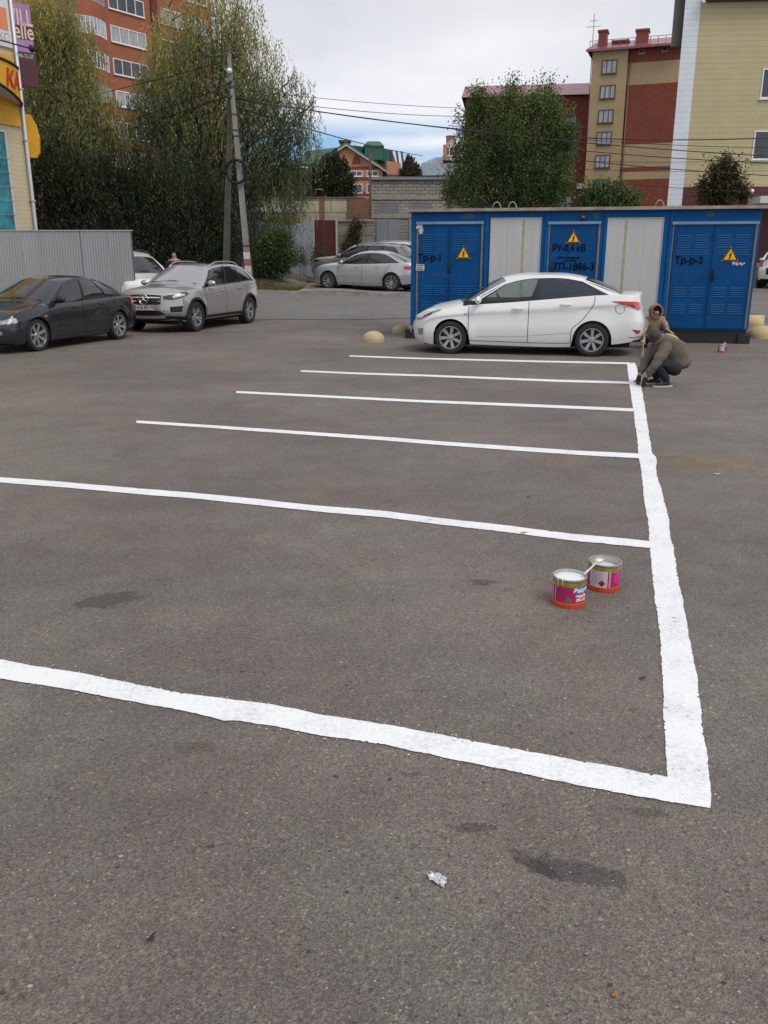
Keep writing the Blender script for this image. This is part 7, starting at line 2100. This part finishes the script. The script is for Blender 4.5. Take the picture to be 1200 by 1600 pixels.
# ------------------------------------------------------------------ people
def skin(name, nodes, edges, m, parent, sub=2, root_i=0, disp=None):
    """nodes: (x,y,z,r[,r2]) ; one continuous skinned surface"""
    me = bpy.data.meshes.new(name); me.from_pydata([n[:3] for n in nodes], edges, []); me.update()
    o = bpy.data.objects.new(name, me); COL.objects.link(o)
    sm = o.modifiers.new('skin', 'SKIN'); sm.use_smooth_shade = True
    for i, n in enumerate(nodes):
        sv = me.skin_vertices[0].data[i]; sv.radius = (n[3], n[4] if len(n) > 4 else n[3]); sv.use_root = (i == root_i)
    if sub: ss = o.modifiers.new('sub', 'SUBSURF'); ss.levels = sub; ss.render_levels = sub
    dg = bpy.context.evaluated_depsgraph_get(); dg.update()
    me2 = bpy.data.meshes.new_from_object(o.evaluated_get(dg), depsgraph=dg)
    bpy.data.objects.remove(o, do_unlink=True)
    if disp:
        for v in me2.vertices:
            c = v.co; v.co = c + v.normal * disp(c)
    me2.materials.clear(); me2.materials.append(m)
    for p in me2.polygons: p.use_smooth = True
    me2.name = name
    o = bpy.data.objects.new(name, me2); COL.objects.link(o); o.parent = parent
    return o
M_skin = mat('skin', (.42, .24, .17), .55)
M_jacket = mat('khaki_jacket', (.135, .115, .092), .85, var=.18, vscale=9, bump=.35, bscale=30)
M_hood = mat('grey_hood', (.070, .066, .055), .9, var=.2, vscale=14, bump=.4, bscale=50)
M_jeans = mat('navy_jeans', (.016, .018, .028), .9, var=.2, vscale=12)
M_shoe = mat('dark_shoe', (.02, .02, .024), .7)
M_sole = mat('white_sole', (.50, .50, .50), .6)
M_glove = mat('dark_glove', (.022, .020, .018), .85)
M_coat = mat('beige_coat', (.30, .20, .13), .85, var=.15, vscale=9, bump=.3, bscale=25)
M_fur = mat('coat_lining', (.035, .02, .018), .95)
def folds(a, f, z=1.0):
    return lambda c: a * math.sin(c.z * f + 3 * math.sin(c.x * 9) + c.y * 7) + a * .5 * math.sin(c.z * f * 2.1 + c.x * 21)
def hand(nodes, edges, wrist_i, d, up, side, s=1.0, curl=.6, splay=.2):
    """palm plus five fingers appended to a skin skeleton"""
    w = Vector(nodes[wrist_i][:3]); d = d.normalized(); side = side.normalized(); n_ = d.cross(side)
    palm = w + d * .05 * s; nodes.append((*palm, .034 * s, .020 * s)); pi_ = len(nodes) - 1; edges.append((wrist_i, pi_))
    for k, (o_, L_) in enumerate(((-.030, .068), (-.011, .080), (.010, .076), (.030, .060))):
        a = palm + d * .038 * s + side * o_ * s; i0 = pi_; cur = a
        nodes.append((*a, .0095 * s)); edges.append((pi_, len(nodes) - 1)); last = len(nodes) - 1
        for j in range(3):
            ang = curl * (j + .5) * .7
            dd = (d * math.cos(ang) + n_ * math.sin(ang) + side * o_ * 3).normalized()
            cur = cur + dd * L_ * s * (.42, .32, .26)[j]
            nodes.append((*cur, (.0085, .008, .0068)[j] * s)); edges.append((last, len(nodes) - 1)); last = len(nodes) - 1
    a = palm + side * -.036 * s - d * .012 * s; nodes.append((*a, .011 * s)); edges.append((pi_, len(nodes) - 1)); last = len(nodes) - 1
    for L_ in (.03, .026):
        a = a + (d * .7 - side * .55 + n_ * .45).normalized() * L_ * s; nodes.append((*a, .0092 * s)); edges.append((last, len(nodes) - 1)); last = len(nodes) - 1
# ---- squatting painter: faces left, back rounded, arms reaching down to the line
pA = G(1037, 604)
man = empty('person', (pA.x, pA.y + .1, 0), 0, 'person in khaki jacket, hood up, squatting and reaching down to the wide white line', 'person')
man.scale = (1.0, 1.0, 1.0)
# x left-right, y away, z up; body turned about 15 degrees towards the camera side
body = [(.18, 0, .27, .09, .08), (.13, 0, .42, .10, .09), (.03, 0, .53, .10, .085), (-.08, 0, .60, .06, .06), (-.15, 0, .655, .045), (-.225, 0, .70, .085, .075), (-.262, 0, .745, .080, .07)]
be = [(0, 1), (1, 2), (2, 3), (3, 4), (4, 5), (5, 6)]
def add(n, e, pts, frm):
    last = frm
    for p in pts: n.append(p); e.append((last, len(n) - 1)); last = len(n) - 1
    return last
for sy in (-1, 1):
    k = add(body, be, [(-.05, .13 * sy, .555, .045), (-.15, .16 * sy, .38, .040), (-.275, .115 * sy, .17, .034), (-.295, .10 * sy, .115, .026)], 3)
    hand(body, be, k, Vector((-.12, -.1 * sy, -.9)), None, Vector((.2, sy * -.9, 0)), .9, .5)
    k = add(body, be, [(.17, .11 * sy, .235, .065), (-.10, .17 * sy, .33, .055), (-.16, .17 * sy, .34, .055), (-.06, .15 * sy, .19, .048), (.03, .13 * sy, .085, .036), (-.03, .135 * sy, .04, .034), (-.12, .14 * sy, .03, .026)], 0)
skin('body', body, be, M_skin, man)
# jacket: torso and sleeves
jn = [(.225, 0, .205, .175, .165), (.225, 0, .33, .200, .185), (.135, 0, .475, .205, .185), (.0, 0, .56, .20, .17), (-.085, 0, .63, .145, .12), (-.16, 0, .68, .10, .09)]
je = [(0, 1), (1, 2), (2, 3), (3, 4), (4, 5)]
for sy in (-1, 1):
    add(jn, je, [(-.04, .14 * sy, .555, .105), (-.12, .17 * sy, .45, .088), (-.175, .17 * sy, .345, .078), (-.235, .14 * sy, .235, .066), (-.285, .11 * sy, .145, .050)], 3)
skin('jacket', jn, je, M_jacket, man, disp=lambda c: folds(.0065, 42)(c) + (.004 * math.sin(c.x * 60 + c.z * 30)))
# hood over the head
hn = [(-.09, 0, .64, .10, .09), (-.19, 0, .705, .115, .105), (-.235, 0, .745, .118, .108), (-.275, 0, .755, .095, .09)]
skin('hood', hn, [(0, 1), (1, 2), (2, 3)], M_hood, man, disp=folds(.003, 50))
# jeans
tn = [(.175, 0, .25, .115, .11)]; te = []
for sy in (-1, 1):
    add(tn, te, [(.12, .12 * sy, .245, .105), (-.06, .17 * sy, .325, .084), (-.175, .17 * sy, .335, .070), (-.115, .16 * sy, .235, .066), (-.03, .145 * sy, .135, .060), (.03, .135 * sy, .075, .055)], 0)
skin('jeans', tn, te, M_jeans, man, disp=folds(.003, 45))
for sy in (-1, 1):
    sn = [(.055, .135 * sy, .055, .045, .04), (-.03, .14 * sy, .052, .045, .036), (-.12, .145 * sy, .040, .040, .028), (-.165, .148 * sy, .035, .026, .020)]
    so_ = skin('shoe', sn, [(0, 1), (1, 2), (2, 3)], M_shoe, man)
    b = MB(); n = 20; pl = [(-.05 + .145 * math.cos(2 * PI * k / n), .14 * sy + .043 * math.sin(2 * PI * k / n)) for k in range(n)]
    vs = [(x, y, .001) for x, y in pl] + [(x, y, .022) for x, y in pl]
    b.add(vs, [tuple(range(n))[::-1], tuple(range(n, 2 * n))] + [(i, (i + 1) % n, (i + 1) % n + n, i + n) for i in range(n)]); b.build('sole', M_sole, so_)
# gloves
for sy in (-1, 1):
    gn = [(-.285, .113 * sy, .15, .038)]; ge = []
    gn.append((-.297, .101 * sy, .108, .034)); ge.append((0, 1))
    hand(gn, ge, 1, Vector((-.12, -.1 * sy, -.9)), None, Vector((.2, sy * -.9, 0)), 1.0, .5)
    for i in range(2, len(gn)):
        q = gn[i]; gn[i] = (*q[:3], q[3] * 1.28, (q[4] * 1.3 if len(q) > 4 else q[3] * 1.28))
    skin('glove', gn, ge, M_glove, man, sub=1)
man.rotation_euler = (0, 0, R(8))
# ---- hooded woman squatting behind, facing the camera, hand on the dome
pW = G(1024, 545)
wo_ = empty('person', (pW.x, pW.y + .25, 0), 0, 'person in beige hooded coat squatting with one hand on the half-dome behind the painter', 'person')
bn = [(0, .10, .24, .12, .10), (0, .04, .38, .11, .09), (0, -.02, .52, .12, .085), (0, -.05, .60, .045), (0, -.08, .68, .075, .085), (0, -.085, .735, .075, .085)]
b_e = [(0, 1), (1, 2), (2, 3), (3, 4), (4, 5)]
def armnodes(n, e, frm, k1, pts):
    return add(n, e, pts, frm)
kR = add(bn, b_e, [(.15, -.03, .54, .05), (.20, -.10, .42, .042), (.22, -.20, .36, .032), (.23, -.23, .355, .024)], 2)
hand(bn, b_e, kR, Vector((.35, -.6, -.25)), None, Vector((-.8, -.4, .1)), .9, .3)
kL = add(bn, b_e, [(-.15, -.03, .54, .05), (-.21, -.14, .38, .042), (-.27, -.34, .20, .032), (-.285, -.39, .165, .024)], 2)
hand(bn, b_e, kL, Vector((-.2, -.7, -.5)), None, Vector((.8, -.3, 0)), .9, .9)
for s_ in (-1, 1):
    add(bn, b_e, [(.10 * s_, .06, .23, .085), (.14 * s_, -.22, .32, .062), (.13 * s_, -.12, .18, .048), (.12 * s_, -.02, .07, .036), (.125 * s_, -.12, .035, .032), (.13 * s_, -.19, .028, .024)], 0)
# nose on the same surface
bn.append((0, -.165, .70, .014)); b_e.append((4, len(bn) - 1))
skin('body', bn, b_e, M_skin, wo_)
cn = [(0, .12, .20, .17, .15), (0, .08, .33, .165, .14), (0, .02, .45, .165, .13), (0, -.01, .55, .15, .11), (0, -.03, .62, .085, .08)]
ce = [(0, 1), (1, 2), (2, 3), (3, 4)]
add(cn, ce, [(.155, -.02, .545, .078), (.195, -.08, .46, .070), (.215, -.14, .40, .062), (.225, -.205, .362, .046)], 3)
add(cn, ce, [(-.155, -.02, .545, .078), (-.20, -.10, .43, .066), (-.235, -.22, .30, .056), (-.272, -.35, .20, .042)], 3)
skin('coat', cn, ce, M_coat, wo_, disp=folds(.006, 38))
# hood: open shell round the face
b = MB(); rows = []
for i in range(15):
    v = i / 14; th = lerp(R(58), R(178), v)      # from the face opening to the back
    row = []
    for k in range(25):
        ph = 2 * PI * k / 24
        rx, rz_ = .132, .152
        row.append((rx * math.sin(th) * math.cos(ph) * (1 + .05 * math.sin(ph * 3)), -.075 - .155 * math.cos(th) + .02, .715 + rz_ * math.sin(th) * math.sin(ph) - (.02 if math.sin(ph) < 0 else 0)))
    rows.append(row)
b.grid(rows); hd = b.build('hood', M_coat, wo_, merge=True)
sol = hd.modifiers.new('thick', 'SOLIDIFY'); sol.thickness = .016
b = MB(); b.tube([(.108 * math.cos(2 * PI * k / 24), -.140, .712 + .125 * math.sin(2 * PI * k / 24)) for k in range(25)], .019, 8, cap=False); b.build('hood_trim', mat('hood_edge', (.22, .15, .11), .95, var=.2, vscale=30, bump=.6, bscale=60), wo_)
# face details: hair, eyes, brows, mouth
b = MB(); rows = []
for i in range(7):
    a = lerp(R(-50), R(230), i / 6)
    rows.append([(.094 * math.cos(a) * (1 + .03 * j), -.135 - .02 * math.sin(a) + .04 * j, .715 + .095 * math.sin(a) + .006 * j) for j in range(4)])
b.grid(rows); b.build('hair', mat('brown_hair', (.05, .028, .018), .7), wo_)
b = MB()
for sx_ in (-1, 1):
    b.lathe([(.001, -.006), (.010, -.004), (.013, .002)], 10, axis='y', M=Matrix.Translation((.030 * sx_, -.160, .722)))
    b.box(.030 * sx_ - .016, .030 * sx_ + .016, -.166, -.155, .738, .743)
b.build('eyes', mat('eye_dark', (.03, .02, .016), .7, spec=.1), wo_)
b = MB(); b.box(-.022, .022, -.165, -.150, .664, .672); b.build('mouth', mat('lips', (.28, .08, .07), .5), wo_)
tn = [(0, .10, .23, .12, .11)]; te = []
for s_ in (-1, 1):
    add(tn, te, [(.10 * s_, .04, .24, .095), (.145 * s_, -.21, .325, .078), (.135 * s_, -.12, .19, .062), (.12 * s_, -.02, .085, .05)], 0)
skin('trousers', tn, te, M_jeans, wo_)
for s_ in (-1, 1):
    skin('shoe', [(.12 * s_, .02, .05, .042), (.125 * s_, -.09, .045, .042, .032), (.13 * s_, -.20, .035, .032, .026)], [(0, 1), (1, 2)], M_shoe, wo_)
# ---- tape measure stretched between them
t0 = Vector((pW.x - .31, pW.y + .25 - .46, .15)); man_h = Vector((pA.x - .31, pA.y + .02, .035))
tm = empty('tape_measure', t0, 0, 'yellow tape measure stretched over the asphalt between the two squatting people', 'tape measure')
b = MB(); L1, L2 = [], []
for k in range(21):
    t = k / 20; p = t0.lerp(man_h, t) - t0 + Vector((0, 0, -.05 * math.sin(PI * t))); p.z = max(p.z, -t0.z + .015)
    L1.append(p + Vector((-.009, 0, .002 + .004 * math.sin(t * 9)))); L2.append(p + Vector((.009, 0, .004)))
b.grid([L1, L2]); b.build('tape', mat('tape_yellow', (.34, .30, .09), .45), tm)
b = MB(); M_ = Matrix.Translation((-.01, .03, .0)); b.lathe([(.001, -.022), (.036, -.022), (.042, -.012), (.042, .012), (.036, .022), (.001, .022)], 20, axis='y', M=M_); b.build('case', mat('case_grey', (.35, .37, .38), .4), tm)
# ---- head of a passer-by behind the SUV
qp = at(272, 398, 27.5); hp = empty('person', (qp.x, 27.5, zg(qp.x, 27.5)), 0, 'person of whom only the head shows above the roof of the silver-grey SUV', 'person')
hz_ = qp.z - zg(qp.x, 27.5)
k_ = hz_ / 1.62
hn = [(0, 0, .95, .15, .11), (0, 0, 1.2, .15, .11), (0, 0, 1.42, .16, .11), (0, 0, 1.50, .055), (0, -.01, 1.60, .078, .09), (0, -.01, 1.665, .078, .09)]
he = [(0, 1), (1, 2), (2, 3), (3, 4), (4, 5)]
for s_ in (-1, 1):
    k = add(hn, he, [(.20 * s_, 0, 1.38, .055), (.25 * s_, .0, 1.12, .045), (.26 * s_, -.04, .88, .032)], 2); hand(hn, he, k, Vector((0, -.1, -1)), None, Vector((0, 1, 0)), 1, .4)
    add(hn, he, [(.10 * s_, 0, .86, .09), (.12 * s_, 0, .48, .062), (.12 * s_, .02, .10, .042), (.13 * s_, -.12, .04, .034)], 0)
hn.append((0, -.10, 1.61, .014)); he.append((4, len(hn) - 1))
for i, q in enumerate(hn): hn[i] = (q[0], q[1], q[2] * k_, *q[3:])
skin('body', hn, he, M_skin, hp)
skin('jacket', [(0, 0, .9 * k_, .17, .13), (0, 0, 1.2 * k_, .175, .13), (0, 0, 1.40 * k_, .165, .12), (-.22, 0, 1.36 * k_, .07), (-.265, 0, 1.12 * k_, .06), (-.27, -.04, .93 * k_, .045), (.22, 0, 1.36 * k_, .07), (.265, 0, 1.12 * k_, .06), (.27, -.04, .93 * k_, .045)],
     [(0, 1), (1, 2), (2, 3), (3, 4), (4, 5), (2, 6), (6, 7), (7, 8)], M_jeans, hp)
skin('hair', [(0, .03, 1.64 * k_, .075, .075), (0, .01, 1.685 * k_, .078, .085)], [(0, 1)], mat('brown_hair', (.05, .028, .018), .7), hp)
